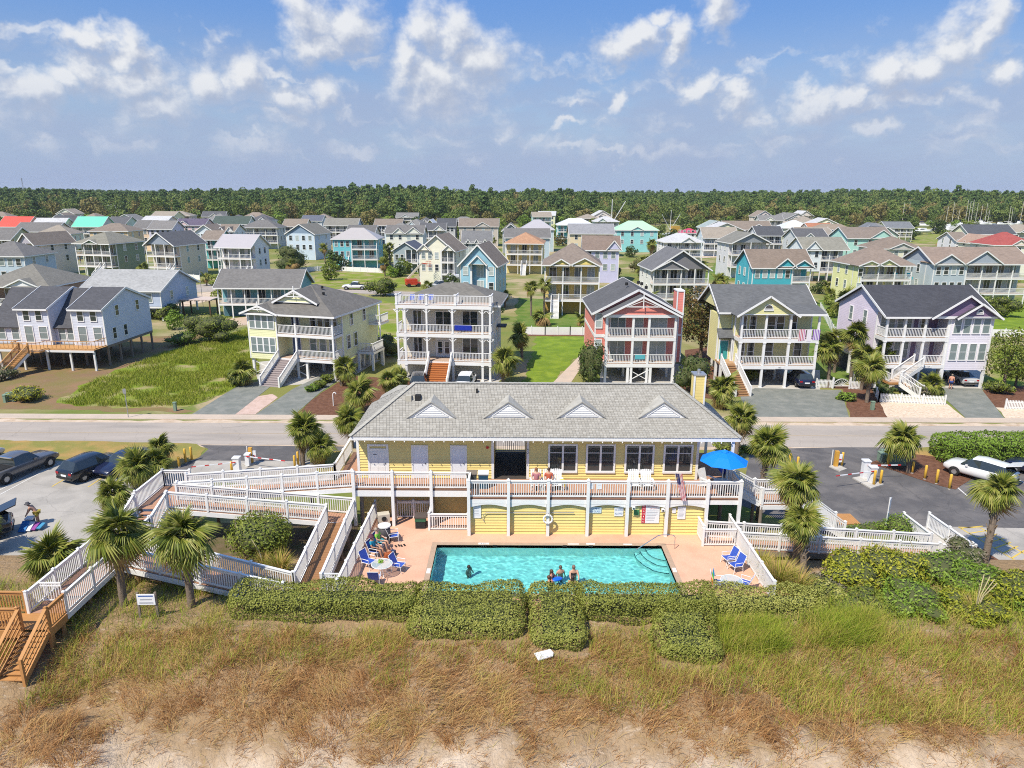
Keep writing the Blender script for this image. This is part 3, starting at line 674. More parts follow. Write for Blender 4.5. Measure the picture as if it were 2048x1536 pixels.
        lou.box(X-hw*.66, X+hw*.66, Yd-.05, Yd-.002, Zb+.12, Zb+.17)
        for s in (-1, 1): lou.beam((X+s*hw*.66, Yd-.03, Zb+.17), (X, Yd-.03, Zb+.88), .045, .05, (0, 1, 0))
        lou.build('louvre', WHITE, dm)
    # roof vents and chimney
    for px, py, mt in ((818, 799, plain('beige_vent', (.45, .42, .34), .6)), (836, 798, BLACK), (954, 786, BLACK)):
        y = EY0
        while VY(px, py, y).z > EZ+(y-EY0)*sl: y += .02
        v = VY(px, py, y); s = .17 if px < 900 else .06
        world_part(MB().box(v.x-s, v.x+s, v.y-s, v.y+s, v.z-.1, v.z+.28), 'roof_vent', mt, club)
    cx = VY(1396, 790, 43.4).x; ch = world_part(MB().box(cx-.34, cx+.34, 43.2, 44.0, 6.9, 9.35), 'chimney', siding((.80, .635, .235)), club)
    MB().box(cx-.4, cx+.4, 43.14, 44.06, 9.355, 9.45).cyl((cx, 43.6, 9.45), (cx, 43.6, 9.7), .12, .1, 8).build('chimney_cap', GALV, ch)
    tr = MB()
    for sx in (-1, 1): tr.box(cx+sx*.34-.05, cx+sx*.34+.05, 43.15, 43.25, 7.2, 9.354)
    tr.build('chimney_trim', WHITE, ch)
    # covered porch at the right end
    world_part(MB().box(13.28, 13.44, 39.75, 39.9, DZ, EZ-.1), 'porch_post', WHITE, club)
    world_part(MB().box(13.28, 13.44, 45.3, 45.46, 0, EZ-.1), 'porch_post', WHITE, club)
    # deck
    dk = MB()
    def deck(x0, x1, y0, y1):
        y = y0
        while y < y1-.05: dk.box(x0, x1, y, min(y+.135, y1), DZ-.04, DZ+rnd.uniform(-.002, .002)); y += .145
    deck(WX0, -2.45, 39.12, WY-.06); deck(-2.45, 13.42, DY, WY-.06); deck(WX1+.02, 13.42, WY-.05, 45.4)
    tag(world_part(dk, 'decking', DECKWOOD, club), kind='stuff')
    fs = MB(); fs.box(-2.45, 13.46, DY-.06, DY-.01, DZ-.38, DZ-.12).box(WX0, -2.45, 39.06, 39.11, DZ-.5, DZ-.12).box(-2.52, -2.46, DY, 39.05, DZ-.5, DZ-.12).box(13.43, 13.48, DY-.06, 45.4, DZ-.52, DZ-.12)
    world_part(fs, 'deck_fascia', WHITE, club)
    world_part(MB().box(-2.45, 13.42, DY-.02, DY+.02, DZ-.118, DZ-.042).box(WX0, -2.45, 39.1, 39.14, DZ-.118, DZ-.042), 'rim_joist', plain('dark_joist', (.13, .07, .05), .8), club)
    xs = [-9.5+2.33*k for k in range(10)]
    PX = xs
    for a, b in zip(xs[:3], xs[1:4]): railing(club, (a, 39.12, DZ), (b, 39.12, DZ), 1.05, posts=0)
    for a, b in zip(xs[3:-1], xs[4:]): railing(club, (a, DY, DZ), (b, DY, DZ), 1.05, posts=0)
    railing(club, (xs[-1], DY, DZ), (13.4, DY, DZ), 1.05, posts=0); railing(club, (13.4, DY, DZ), (13.4, 39.4, DZ), 1.05, posts=0); railing(club, (-2.5, DY, DZ), (-2.5, 39.12, DZ), 1.05, posts=0)
    for i, x in enumerate(xs+[13.38]):
        y = 39.02 if i < 3 else DY-.1; z0 = PZ if i < 10 else 0
        p = MB().box(x-.09, x+.09, y-.09, y+.09, z0, DZ+1.13).add([(x-.11, y-.11, DZ+1.13), (x+.11, y-.11, DZ+1.13), (x+.11, y+.11, DZ+1.13), (x-.11, y+.11, DZ+1.13), (x, y, DZ+1.28)], [(0, 1, 4), (1, 2, 4), (2, 3, 4), (3, 0, 4), (3, 2, 1, 0)])
        world_part(p, 'deck_post', WHITE, club)
    # pool-side wall with arched valances
    world_part(MB().box(-2.5, xs[-1]+.08, PY, PY+.15, 0.2, DZ-.3), 'pool_wall', siding((.80, .635, .235)), club)
    for k in range(3, 9):
        a, b = xs[k]+.1, xs[k+1]-.1
        lap_boards(club, a, b, PZ, DZ-.38, PY, [], YELLOW, .185)
        poly = [(a, DZ-.39), (b, DZ-.39), (b, DZ-.60)]+[(lerp(b, a, t), DZ-.60+.17*math.sin(math.pi*t)) for t in [i/12 for i in range(1, 12)]]+[(a, DZ-.60)]
        world_part(MB().prism(poly, DY-.05, DY-.015), 'valance', WHITE, club)
    # storage wall below the narrow deck
    world_part(MB().box(-9.4, -2.5, 40.55, 40.7, .2, DZ-.05), 'under_deck_wall', siding((.80, .635, .235)), club)
    lap_boards(club, -9.4, -2.5, PZ-.6, DZ-.1, 40.55, [(-7.3, -7.1, 0, 9), (-5.0, -4.8, 0, 9)], YELLOW, .172)
    piles(club, [(-7.15, 39.5, DZ-.2), (-4.85, 39.5, DZ-.2), (-9.2, 39.6, DZ-.2), (13.1, 40.4, DZ-.2), (12.0, 39.6, DZ-.2), (13.1, 43, DZ-.2)], .13)
    return xs
PX = build_club()

# stairs down from the right end of the deck
def stair(root, p, q, width, steps, mat_t, mat_s, name='step', rails=True, rh=1.0, single=True, rmat=None, open_=True):
    """flight from top p to bottom q (centre line); every tread is a piece"""
    p = Vector(p); q = Vector(q); h = Vector((q.x-p.x, q.y-p.y, 0)); L = h.length; d = h/L; s = d.cross(Vector((0, 0, 1)))*(width/2); n = steps; run = L/n; dz = (q.z-p.z)/n
    yaw = math.atan2(d.y, d.x)
    tm = MB().box(-.02, run+.03, -width/2, width/2, -.045, 0).mesh('tread'); tm.materials.append(mat_t)
    for i in range(n): link(name, tm, None, root, loc=p+d*run*i+Vector((0, 0, dz*(i+.98)))-root.location, rot=(0, 0, yaw))
    for sg in (-1, 1):
        m = MB(); m.beam(p+s*sg*.97+Vector((0, 0, dz*.7-.09)), q+s*sg*.97+Vector((0, 0, -.07)), .05, .26); world_part(m, 'stringer', mat_s, root)
        if rails: railing(root, p+s*sg+Vector((0, 0, dz*.3)), q+s*sg, rh, rmat or WHITE, .14, single, L+.1, -.1)
st = empty('deck_stairs', (15.5, 39.8, 0), 0, 'white-railed outdoor stairs descending beside the palm at the umbrella end of the deck', 'stairs')
stair(st, (13.45, 40.1, DZ), (15.2, 40.1, 2.25), 1.3, 6, WHITE, WHITE)
planks(st, (15.2, 40.1, 2.25), (17.6, 40.1, 2.25), 1.5, DECKWOOD); stringers(st, (15.2, 40.1, 2.25), (17.6, 40.1, 2.25), 1.5, WHITE)
railing(st, (15.3, 39.35, 2.25), (17.6, 39.35, 2.25), 1.0); railing(st, (15.3, 40.85, 2.25), (17.6, 40.85, 2.25), 1.0)
stair(st, (17.6, 40.1, 2.25), (20.6, 40.1, .02), 1.3, 13, WHITE, WHITE)
piles(st, [(15.3, 39.4, 2.1), (17.5, 39.4, 2.1), (15.3, 40.8, 2.1), (17.5, 40.8, 2.1)])

# ---- left: switchback ramp (deck -> landing -> pool)
rp = empty('access_ramp', (-15, 39, 0), 0, 'long white-railed switchback ramp zigzagging down from the clubhouse deck to the pool', 'ramp')
A0, A1 = (-9.62, 39.95, DZ), (-20.3, 39.95, 2.5)
planks(rp, A0, A1, 1.25, DECKWOOD); stringers(rp, A0, A1, 1.3, WHITE)
railing(rp, (-9.62, 39.33, DZ), (-20.3, 39.33, 2.5), 1.05); railing(rp, (-11, 40.6, DZ-.1), (-20.3, 40.6, 2.5), 1.05, single=False)
railing(rp, (-11, 40.6, DZ-.1), (-11, 45.2, DZ), 1.05, single=False); railing(rp, (-9.7, 42, DZ), (-9.7, 45.2, DZ), 1.05, single=False)
planks(rp, (-10.3, 40.6, DZ-.02), (-10.3, 45.3, DZ-.02), 1.2, DECKWOOD)
B0, B1 = (-20.3, 38.62, 2.45), (-9.55, 38.62, 1.55)
planks(rp, B0, B1, 1.2, DECKWOOD); stringers(rp, B0, B1, 1.22, WHITE)
railing(rp, (-20.3, 39.22, 2.45), (-9.6, 39.22, 1.55), 1.05, single=False); railing(rp, (-20.3, 38.02, 2.45), (-10.95, 38.02, 1.66), 1.05)
C0, C1 = (-10.25, 38.0, 1.58), (-10.25, 31.4, .96)
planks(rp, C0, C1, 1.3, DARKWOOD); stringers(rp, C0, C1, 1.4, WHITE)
railing(rp, (-10.95, 38.0, 1.6), (-10.95, 31.5, .97), 1.05); railing(rp, (-9.55, 39.2, 1.58), (-9.55, 31.4, .97), 1.05)
piles(rp, [(x, y, lerp(2.4, 1.5, (x+20.3)/10.7)) for x in (-19, -16.4, -13.8, -11.4) for y in (38.1, 39.1)]+[(x, 40.4, 2.4+(x+20)*.07) for x in (-18.5, -15.5, -12.5)]+[(-9.7, y, 1.2) for y in (37.6, 36, 34.5, 33)]+[(-10.8, y, 1.2) for y in (36, 34.5)])
# landing at the far end, steps to the beach walk
planks(rp, (-21.2, 41.3, 2.46), (-21.2, 37.95, 2.46), 1.85, DECKWOOD)
railing(rp, (-22.12, 41.3, 2.46), (-22.12, 37.95, 2.46), 1.05); railing(rp, (-22.12, 41.3, 2.46), (-20.4, 41.3, 2.46), 1.05, single=False)
stringers(rp, (-21.2, 41.3, 2.46), (-21.2, 37.95, 2.46), 1.9, WHITE)
piles(rp, [(-22, 41.2, 2.3), (-22, 38.1, 2.3), (-20.5, 41.2, 2.3)])
# ---- beach walk with diagonal arm from the pool
bw = empty('beach_walk', (-19, 34, 0), 0, 'white-railed boardwalk rising over the dune from the pool gate and running to the beach stairs', 'boardwalk')
stair(bw, (-21.2, 37.95, 2.46), (-21.2, 36.9, 1.68), 1.5, 4, DECKWOOD, WHITE, rails=False)
railing(bw, (-22.2, 37.9, 2.3), (-22.3, 36.6, 1.66), 1.05); railing(bw, (-20.3, 37.9, 2.42), (-20.5, 36.3, 1.66), 1.05)
E0, E1 = (-21.45, 36.9, 1.66), (-21.45, 28.5, 1.66)
planks(bw, E0, E1, 1.7, DECKWOOD); stringers(bw, E0, E1, 1.72, WHITE)
railing(bw, (-22.32, 36.6, 1.66), (-22.32, 28.5, 1.66), 1.05); railing(bw, (-20.56, 36.3, 1.66), (-20.56, 34.4, 1.66), 1.05); railing(bw, (-20.56, 32.8, 1.66), (-20.56, 28.5, 1.66), 1.05)
Dp, Dq = (-10.8, 31.15, .97), (-20.4, 33.6, 1.66)
planks(bw, Dp, Dq, 1.5, DECKWOOD); stringers(bw, Dp, Dq, 1.55, WHITE)
railing(bw, (-11, 31.5, .99), (-20.4, 34.35, 1.66), 1.05); railing(bw, (-11.2, 30.55, .97), (-20.4, 32.85, 1.66), 1.05)
piles(bw, [(-20.8, y, 1.5) for y in (35, 32.5, 30.5)]+[(-22.1, y, 1.5) for y in (35, 32.5, 30.5)]+[(lerp(-10.8, -20.4, t), lerp(31.1, 33.6, t)+s, lerp(.9, 1.5, t)) for t in (.3, .52, .72, .92) for s in (-.6, .6)], .13, plain('tan_pile', (.30, .19, .09), .85, var=.2))
# gate of the beach walk
gt = MB(); gt.beam((-22.2, 29.3, 2.75), (-21.2, 29.3, 2.75), .06, .06).beam((-22.2, 29.3, 2.6), (-21.2, 29.3, 2.6), .05, .05).beam((-22.2, 29.3, 1.85), (-21.2, 29.3, 1.85), .05, .06)
for i in range(8): gt.box(-22.15+i*.13, -22.12+i*.13, 29.28, 29.32, 1.85, 2.75)
world_part(gt, 'gate', WHITE, bw)
# ---- new timber landing and stairs down to the sand
ws = empty('beach_stairs', (-21.3, 26.8, 0), 0, 'new orange-brown timber landing and stairs going down to the sand', 'stairs')
planks(ws, (-21.75, 28.48, 1.66), (-21.75, 27.25, 1.66), 2.4, NEWWOOD); planks(ws, (-23.0, 27.9, 1.66), (-26.0, 27.9, 1.66), 1.4, NEWWOOD)
stair(ws, (-21.2, 27.22, 1.66), (-21.2, 25.35, float(dune_h(-21.2, 25.3))+.1), 1.2, 9, NEWWOOD, NEWWOOD, rails=False)
for x in (-20.6, -21.8):
    zb = float(dune_h(-21.2, 25.3))+.15; m = MB(); m.beam((x, 27.25, 2.72), (x, 25.3, zb+.98), .16, .05)
    for hh in (.72, .46, .2): m.beam((x, 27.25, 1.66+hh), (x, 25.3, zb+hh-.05), .035, .07)
    world_part(m, 'stair_rail', NEWWOOD, ws)
    for y, z0, z1 in ((27.25, .1, 2.8), (25.3, zb-.6, zb+1.0)): world_part(MB().box(x-.06, x+.06, y-.06, y+.06, z0, z1), 'post', NEWWOOD, ws)
railing(ws, (-20.56, 28.45, 1.66), (-20.56, 27.3, 1.66), 1.05, NEWWOOD, posts=0); railing(ws, (-22.45, 28.55, 1.66), (-26, 28.65, 1.66), 1.05, NEWWOOD); railing(ws, (-21.85, 27.22, 1.66), (-26, 27.2, 1.66), 1.05, NEWWOOD)
world_part(MB().beam((-20.6, 28.5, 1.45), (-20.6, 27.2, 1.45), .06, .36).beam((-21.8, 27.2, 1.45), (-26, 27.2, 1.45), .06, .36), 'fascia_board', NEWWOOD, ws)
piles(ws, [(-20.7, 27.5, 1.5), (-22.5, 27.5, 1.5), (-24.5, 28.4, 1.5), (-20.7, 28.3, 1.5)], .1, NEWWOOD)
# ---- right: ramp from the pool to the car park
rr = empty('poolside_ramp', (19, 37, 0), 0, 'low white-railed ramp leading from the pool fence to the car park', 'ramp')
planks(rr, (11.7, 37.0, PZ), (24.9, 37.0, .16), 1.2, DECKWOOD); stringers(rr, (11.7, 37.0, PZ), (24.9, 37.0, .16), 1.25, WOODPOST)
railing(rr, (11.5, 37.65, PZ), (24.8, 37.6, .16), 1.05); railing(rr, (13.1, 36.4, .84), (24.6, 36.4, .16), 1.05)
planks(rr, (25.75, 36.4, .14), (25.75, 40.7, .06), 1.6, CONC)
railing(rr, (24.9, 37.7, .14), (24.9, 40.7, .05), 1.0, single=False); railing(rr, (26.6, 36.6, .14), (26.5, 40.7, .05), 1.0, single=False); railing(rr, (24.8, 36.3, .14), (26.6, 36.3, .14), 1.0, single=False)
piles(rr, [(x, y, lerp(.85, .1, (x-11.7)/13)) for x in (14, 16.5, 19) for y in (36.45, 37.5)])

# ---- pool
pool = empty('swimming_pool', (2.2, 34, PZ), 0, 'rectangular turquoise swimming pool with corner steps', 'swimming pool')
PX0, PX1, PY0, PY1 = -4.3, 8.68, 31.55, 36.62
M_PDECK = patches('salmon_pool_deck', [(.65, .375, .25), (.58, .335, .225), (.69, .41, .28)], .4, .85, -.25, .08, 6.)
pd = MB()
for x0, x1, y0, y1 in ((-8.6, PX0-.3, 30.6, 38.35), (PX1+.3, 13.1, 30.6, 38.35), (PX0-.3, PX1+.3, PY1+.3, 38.35), (PX0-.3, PX1+.3, 30.6, PY0-.3), (-8.6, -2.5, 38.35, 40.5)): pd.box(x0, x1, y0, y1, PZ-.5, PZ)
tag(pd.build('pool_deck', M_PDECK), kind='structure')
tilem = plain('brown_coping_tile', (.42, .30, .21), .6, var=.2, scale=6)
cp = MB()
for x0, x1, y0, y1 in ((PX0-.3, PX0, PY0-.3, PY1+.3), (PX1, PX1+.3, PY0-.3, PY1+.3), (PX0, PX1, PY1, PY1+.3), (PX0, PX1, PY0-.3, PY0)): cp.box(x0, x1, y0, y1, PZ-.3, PZ+.006)
world_part(cp, 'coping', tilem, pool)
m, t, b = _new('pool_plaster'); tc = t.node('ShaderNodeTexCoord').outputs['Object']
t.l.new(t.mix(t.noise(tc, .8, 4), (.80, .90, .88), (.88, .94, .92)), b.inputs['Base Color']); b.inputs['Roughness'].default_value = .8
bs = MB(); d0 = PZ-1.35
bs.add([(PX0, PY0, d0), (PX1, PY0, d0), (PX1, PY1, d0), (PX0, PY1, d0), (PX0, PY0, PZ-.02), (PX1, PY0, PZ-.02), (PX1, PY1, PZ-.02), (PX0, PY1, PZ-.02)], [(0, 1, 2, 3), (0, 4, 5, 1), (1, 5, 6, 2), (2, 6, 7, 3), (3, 7, 4, 0)])
basin = bs.build('basin', m, pool, loc=-pool.location)
stp = MB()
M_STEP = m
for i, (r, z) in enumerate(((1.25, PZ-.42), (1.7, PZ-.66), (2.2, PZ-.9))):
    poly = [(PX1-.003, PY1-.004)]+[(PX1-.003-r*.72*math.sin(t), PY1-.004-r*math.cos(t)) for t in [k/10*math.pi/2 for k in range(11)]]
    o = world_part(MB().prism(poly, d0, z, 'z'), 'pool_step', M_STEP, pool)
    ed = MB()
    for a, b_ in zip(poly[1:-1], poly[2:]): ed.beam((*a, z+.004), (*b_, z+.004), .05, .012)
    ed.build('step_edge', plain('dark_step_tile', (.02, .12, .14), .5), o)
wm, t, b = _new('pool_water'); t.n.remove(b)
gls = t.node('ShaderNodeBsdfGlass'); gls.inputs['Color'].default_value = (.52, .97, .965, 1); gls.inputs['Roughness'].default_value = 0.0; gls.inputs['IOR'].default_value = 1.33
t.l.new(gls.outputs[0], t.n['Material Output'].inputs[0])
WZ = PZ-.09
NX, NY = 420, 170; xs = np.linspace(PX0-.01, PX1+.01, NX); ys = np.linspace(PY0-.01, PY1+.01, NY); X, Y = np.meshgrid(xs, ys); Z = WZ+(fbm(X, Y, 1.1, 2)-.5)*.038+(fbm(X*.9+Y*.5, Y-.4*X, 2.4, 2)-.5)*.028
i, j = np.meshgrid(np.arange(NY-1), np.arange(NX-1), indexing='ij'); a = (i*NX+j).ravel()
me = npmesh('water', np.stack([X, Y, Z], -1).reshape(-1, 3), np.stack([a, a+1, a+NX+1, a+NX], 1), 4); me.polygons.foreach_set('use_smooth', [True]*len(me.polygons))
wo_ = link('water', me, wm, pool, loc=-pool.location); wo_.cycles.is_caustics_caster = True; [setattr(ch.cycles, 'is_caustics_receiver', True) for ch in pool.children_recursive if ch is not wo_]; sd.cycles.is_caustics_light = True
# depth markers and drains
wt = plain('marker_tile', (.72, .70, .66), .5)
for x, y, w_, h_ in ((-1.6, PY1+.15, .62, .2), (4.6, PY1+.17, .5, .18), (3.6, PY1+.14, .65, .12), (6.75, PY1+.14, .5, .12), (PX0-.15, 33.7, .2, .5), (PX1+.15, 33.9, .2, .45)): world_part(MB().box(x-w_/2, x+w_/2, y-h_/2, y+h_/2, PZ+.004, PZ+.012), 'depth_marker', wt, pool)
for x in (-.95, 3.1, 4.6): world_part(MB().box(x-.12, x+.12, PY1-.012, PY1-.002, WZ+.0, WZ+.1), 'skimmer', BLACK, pool)
text(pool, '3 FT', .2, plain('grey_lettering', (.10, .10, .11), .6), Vector((-1.6, PY1+.13, PZ+.015))-pool.location, (0, 0, 0))
text(pool, '3 FT', .17, _M['grey_lettering'], Vector((-1.6, PY1-.014, PZ-.06))-pool.location, (math.pi/2, 0, 0))
hr = MB(); hr.tube([(9.35, 36.25, PZ), (9.35, 36.25, PZ+.72), (9.28, 36.25, PZ+.84), (9.15, 36.25, PZ+.88), (8.55, 36.25, PZ+.88), (8.35, 36.25, PZ+.82), (7.15, 36.22, PZ-.05), (7.05, 36.2, PZ-.5)], .024, 6)
world_part(hr, 'handrail', CHROME, pool)
# pool fence
pf = empty('pool_fence', (2, 36, PZ), 0, 'white picket-railed fence enclosing the salmon pool deck', 'fence')
fh = 1.15
railing(pf, (-8.45, 40.0, PZ), (-8.6, 30.8, PZ), fh, posts=1.9); railing(pf, (13.02, 38.2, PZ), (13.02, 30.8, PZ), fh, posts=1.9)
railing(pf, (-4.95, 38.45, PZ), (-2.6, 38.45, PZ), fh-.1, posts=2.3); railing(pf, (-4.95, 38.5, PZ), (-4.95, 40.2, PZ), fh-.1, posts=1.6, end=(False, True))
railing(pf, (-7.15, 40.1, PZ), (-5.05, 40.1, PZ), fh, posts=1.05)
railing(pf, (11.05, 36.62, PZ), (12.95, 36.62, PZ), fh-.1, posts=1.85, end=(True, False)); railing(pf, (11.1, 36.7, PZ), (11.1, 38.2, PZ), fh, posts=1.4)
gt = MB()
for z in (1.15, .95): gt.beam((-9.5, 31.5, PZ+z-.05), (-8.65, 31.5, PZ+z-.05), .05, .06)
gt.beam((-9.5, 31.5, PZ+.15), (-8.65, 31.5, PZ+.15), .05, .06)
for i in range(7): gt.box(-9.45+i*.13, -9.41+i*.13, 31.48, 31.52, PZ+.15, PZ+1.1)
world_part(gt, 'gate', WHITE, pf)
# ------------------------------------------------------------------ houses
def c8(r, g, b, k=1.12):
    def f(v): v /= 255; return v/12.92 if v <= .04045 else ((v+.055)/1.055)**2.4
    v = [min(.82, f(q)*k) for q in (r, g, b)]; g_ = sum(v)/3; return tuple(lerp(q, g_, .14) for q in v)
_win = {}
def window_meshes(w, h, style):
    k = (round(w, 2), round(h, 2), style)
    if k not in _win:
        f = MB(); b = .09
        f.box(-w/2-b, w/2+b, -.07, 0, h, h+b).box(-w/2-b, w/2+b, -.09, 0, -b, 0).box(-w/2-b, -w/2, -.07, 0, 0, h).box(w/2, w/2+b, -.07, 0, 0, h)
        n = {'single': 1, 'double': 2, 'triple': 3, 'slider': 2, 'arch': 1}[style]
        for i in range(1, n): f.box(-w/2+w*i/n-.04, -w/2+w*i/n+.04, -.06, 0, 0, h)
        if style in ('single', 'double', 'triple'): f.box(-w/2, w/2, -.045, -.005, h*.5-.025, h*.5+.025)
        if style == 'arch':
            pts = [(w/2*math.cos(t), h+b+w/2*math.sin(t)) for t in [math.pi*i/8 for i in range(9)]]
            for a, c in zip(pts[:-1], pts[1:]): f.beam((a[0], -.035, a[1]), (c[0], -.035, c[1]), .07, .09, (0, 1, 0))
        me = f.mesh('window'); me.materials.append(WHITE)
        p = MB().box(-w/2, w/2, -.03, -.002, 0, h)
        if style == 'arch': p.prism([(w/2*.97*math.cos(t), h+b+w/2*.97*math.sin(t)) for t in [math.pi*i/8 for i in range(9)]], -.03, -.002)
        pms = []
        for gm in (GLASSD, GLASSB, GLASSP):
            q = p.mesh('pane'); q.materials.append(gm); pms.append(q)
        _win[k] = (me, pms)
    return _win[k]
def roof_slab(mb, e0, e1, r1, r0, th=.16):
    """thick slope: eave e0-e1, ridge r0-r1"""
    a = [Vector(p) for p in (e0, e1, r1, r0)]; n = (a[1]-a[0]).cross(a[3]-a[0]).normalized()
    if n.z < 0: n = -n
    lo = [p-n*th for p in a]
    return mb.add(a+lo, [(0, 1, 2, 3), (7, 6, 5, 4), (0, 4, 5, 1), (1, 5, 6, 2), (2, 6, 7, 3), (3, 7, 4, 0)])
class House:
    def __init__(s, label, x, y, rz, wall, roof, name='house', cat='house', group=None, metal=False, trim=None, step=.16, rc=None):
        s.root = empty(name, (x, y, 0), rz, label, cat, group); s.wm = siding(wall); s.rm = metalroof(roof) if metal else shingle(roof); s.trim = trim or WHITE; s.step = step
    def part(s, mb, name, mat, parent=None, smooth=False): return mb.build(name, mat, parent or s.root, smooth)
    def wall(s, x0, x1, y0, y1, z0, z1, mat=None, name='wall', corners=True):
        o = s.part(MB().box(x0, x1, y0, y1, z0, z1), name, mat or s.wm)
        if corners:
            c = .11
            for x in (x0, x1):
                for y in (y0, y1): MB().box(x-.015-(c if x == x1 else 0), x+.015+(c if x == x0 else 0), y-.015-(c if y == y1 else 0), y+.015+(c if y == y0 else 0), z0+.005, z1-.01).build('corner_board', s.trim, o)
        return o
    def gable(s, x0, x1, y0, y1, z, rise, axis='x', oh=.45, ends=(True, True), mat=None, gmat=None, ends_oh=None):
        """gable roof over a rectangle; axis is the ridge direction"""
        T = (lambda a, b, c: (a, b, c)) if axis == 'x' else (lambda a, b, c: (b, a, c))
        if axis == 'x': l0, l1, t0, t1 = x0, x1, y0, y1
        else: l0, l1, t0, t1 = y0, y1, x0, x1
        tm = (t0+t1)/2; sl = rise/(tm-t0); eo = oh if ends_oh is None else ends_oh; dz = oh*sl
        m = MB()
        roof_slab(m, T(l0-eo, t0-oh, z-dz), T(l1+eo, t0-oh, z-dz), T(l1+eo, tm, z+rise), T(l0-eo, tm, z+rise))
        roof_slab(m, T(l0-eo, t1+oh, z-dz), T(l1+eo, t1+oh, z-dz), T(l1+eo, tm, z+rise), T(l0-eo, tm, z+rise))
        r = s.part(m, 'roof', mat or s.rm)
        k = MB()
        for i, l in enumerate((l0, l1)):
            if not ends[i]: continue
            a, b = (l+.02, l+.12) if i == 0 else (l-.12, l-.02)
            g = MB().add([T(a, t0, z-.03), T(a, t1, z-.03), T(a, tm, z+rise-.17), T(b, t0, z-.03), T(b, t1, z-.03), T(b, tm, z+rise-.17)], [(0, 1, 2), (5, 4, 3), (0, 3, 4, 1), (1, 4, 5, 2), (2, 5, 3, 0)]); s.part(g, 'gable_wall', gmat or s.wm)
            le = l-eo-.02 if i == 0 else l+eo+.02
            for t in (t0-oh, t1+oh): k.beam(T(le, t, z-dz-.06), T(le, tm, z+rise-.06), .05, .24, T(1, 0, 0) if False else (0, 0, 1))
        for t, sg in ((t0-oh, -1), (t1+oh, 1)): k.beam(T(l0-eo, t+sg*.02, z-dz-.1), T(l1+eo, t+sg*.02, z-dz-.1), .04, .2)
        k.build('fascia', s.trim, r); return r
    def hip(s, x0, x1, y0, y1, z, rise, oh=.45, mat=None):
        x0 -= oh; x1 += oh; y0 -= oh; y1 += oh
        w, d = x1-x0, y1-y0; k = min(w, d)/2*.98
        if w >= d: ra, rb = (x0+k, (y0+y1)/2, z+rise), (x1-k, (y0+y1)/2, z+rise)
        else: ra, rb = ((x0+x1)/2, y0+k, z+rise), ((x0+x1)/2, y1-k, z+rise)
        c = [(x0, y0, z), (x1, y0, z), (x1, y1, z), (x0, y1, z), ra, rb, (x0, y0, z-.03), (x1, y0, z-.03), (x1, y1, z-.03), (x0, y1, z-.03)]
        f = [(0, 1, 5, 4), (1, 2, 5), (2, 3, 4, 5), (3, 0, 4)] if w >= d else [(0, 1, 4), (1, 2, 5, 4), (2, 3, 5), (3, 0, 4, 5)]
        r = s.part(MB().add(c, f+[(9, 8, 7, 6), (0, 6, 7, 1), (1, 7, 8, 2), (2, 8, 9, 3), (3, 9, 6, 0)]), 'roof', mat or s.rm)
        e = MB(); e.box(x0-.02, x1+.02, y0-.03, y0+.02, z-.24, z-.035).box(x0-.02, x1+.02, y1-.02, y1+.03, z-.24, z-.035).box(x0-.03, x0+.02, y0+.02, y1-.02, z-.24, z-.035).box(x1-.02, x1+.03, y0+.02, y1-.02, z-.24, z-.035)
        e.build('fascia', s.trim, r); return r
    def front_gable(s, xc, w, y, z, rise, depth, oh=.25, gmat=None, truss=False, vent=False):
        """small gable facing the street, its roof running back into the main roof"""
        h = w/2; sl = rise/h; m = MB()
        for sg in (-1, 1): roof_slab(m, (xc+sg*(h+oh), y-oh, z-oh*sl), (xc+sg*(h+oh), y+depth, z-oh*sl), (xc, y+depth, z+rise), (xc, y-oh, z+rise), .14)
        r = s.part(m, 'gable_roof', s.rm)
        g = s.part(MB().prism([(xc-h, z-.02), (xc+h, z-.02), (xc, z+rise-.12)], y, y+.1), 'gable_wall', gmat or s.wm)
        k = MB()
        for sg in (-1, 1): k.beam((xc+sg*(h+oh), y-oh-.02, z-oh*sl-.06), (xc, y-oh-.02, z+rise-.06), .05, .2)
        k.box(xc-h, xc+h, y-.03, y, z-.12, z-.02)
        if truss:
            k.box(xc-.05, xc+.05, y-oh-.03, y-oh+.02, z+rise*.35, z+rise+.45)
            k.box(xc-h*.5, xc+h*.5, y-oh-.02, y-oh+.015, z+rise*.42, z+rise*.42+.1)
            for sg in (-1, 1): k.beam((xc+sg*h*.42, y-oh, z+rise*.45), (xc, y-oh, z+rise*.78), .05, .08, (0, 1, 0))
        k.build('rake_board', s.trim, r)
        if vent:
            me, pm = window_meshes(w*.14, .05, 'arch'); o = link('window', me, None, s.root, loc=(xc, y, z+rise*.22)); link('pane', pm[0], None, o)
        return r
    def win(s, x, y, z, w, h, style='single', face='front', pane=None):
        me, pm = window_meshes(w, h, style); rz = {'front': 0, 'right': math.pi/2, 'left': -math.pi/2}[face]
        o = link('window', me, None, s.root, loc=(x, y, z), rot=(0, 0, rz))
        link('pane', pm[pane if pane is not None else rnd.choices((0, 1, 2), (5, 3, 2))[0]], None, o); return o
    def wins(s, x0, x1, y, z, n, w=.85, h=1.5, style='single', face='front', pane=None):
        for i in range(n):
            t = lerp(x0, x1, (i+.5)/n)
            if face == 'front': s.win(t, y, z, w, h, style, face, pane)
            else: s.win(y, t, z, w, h, style, face, pane)
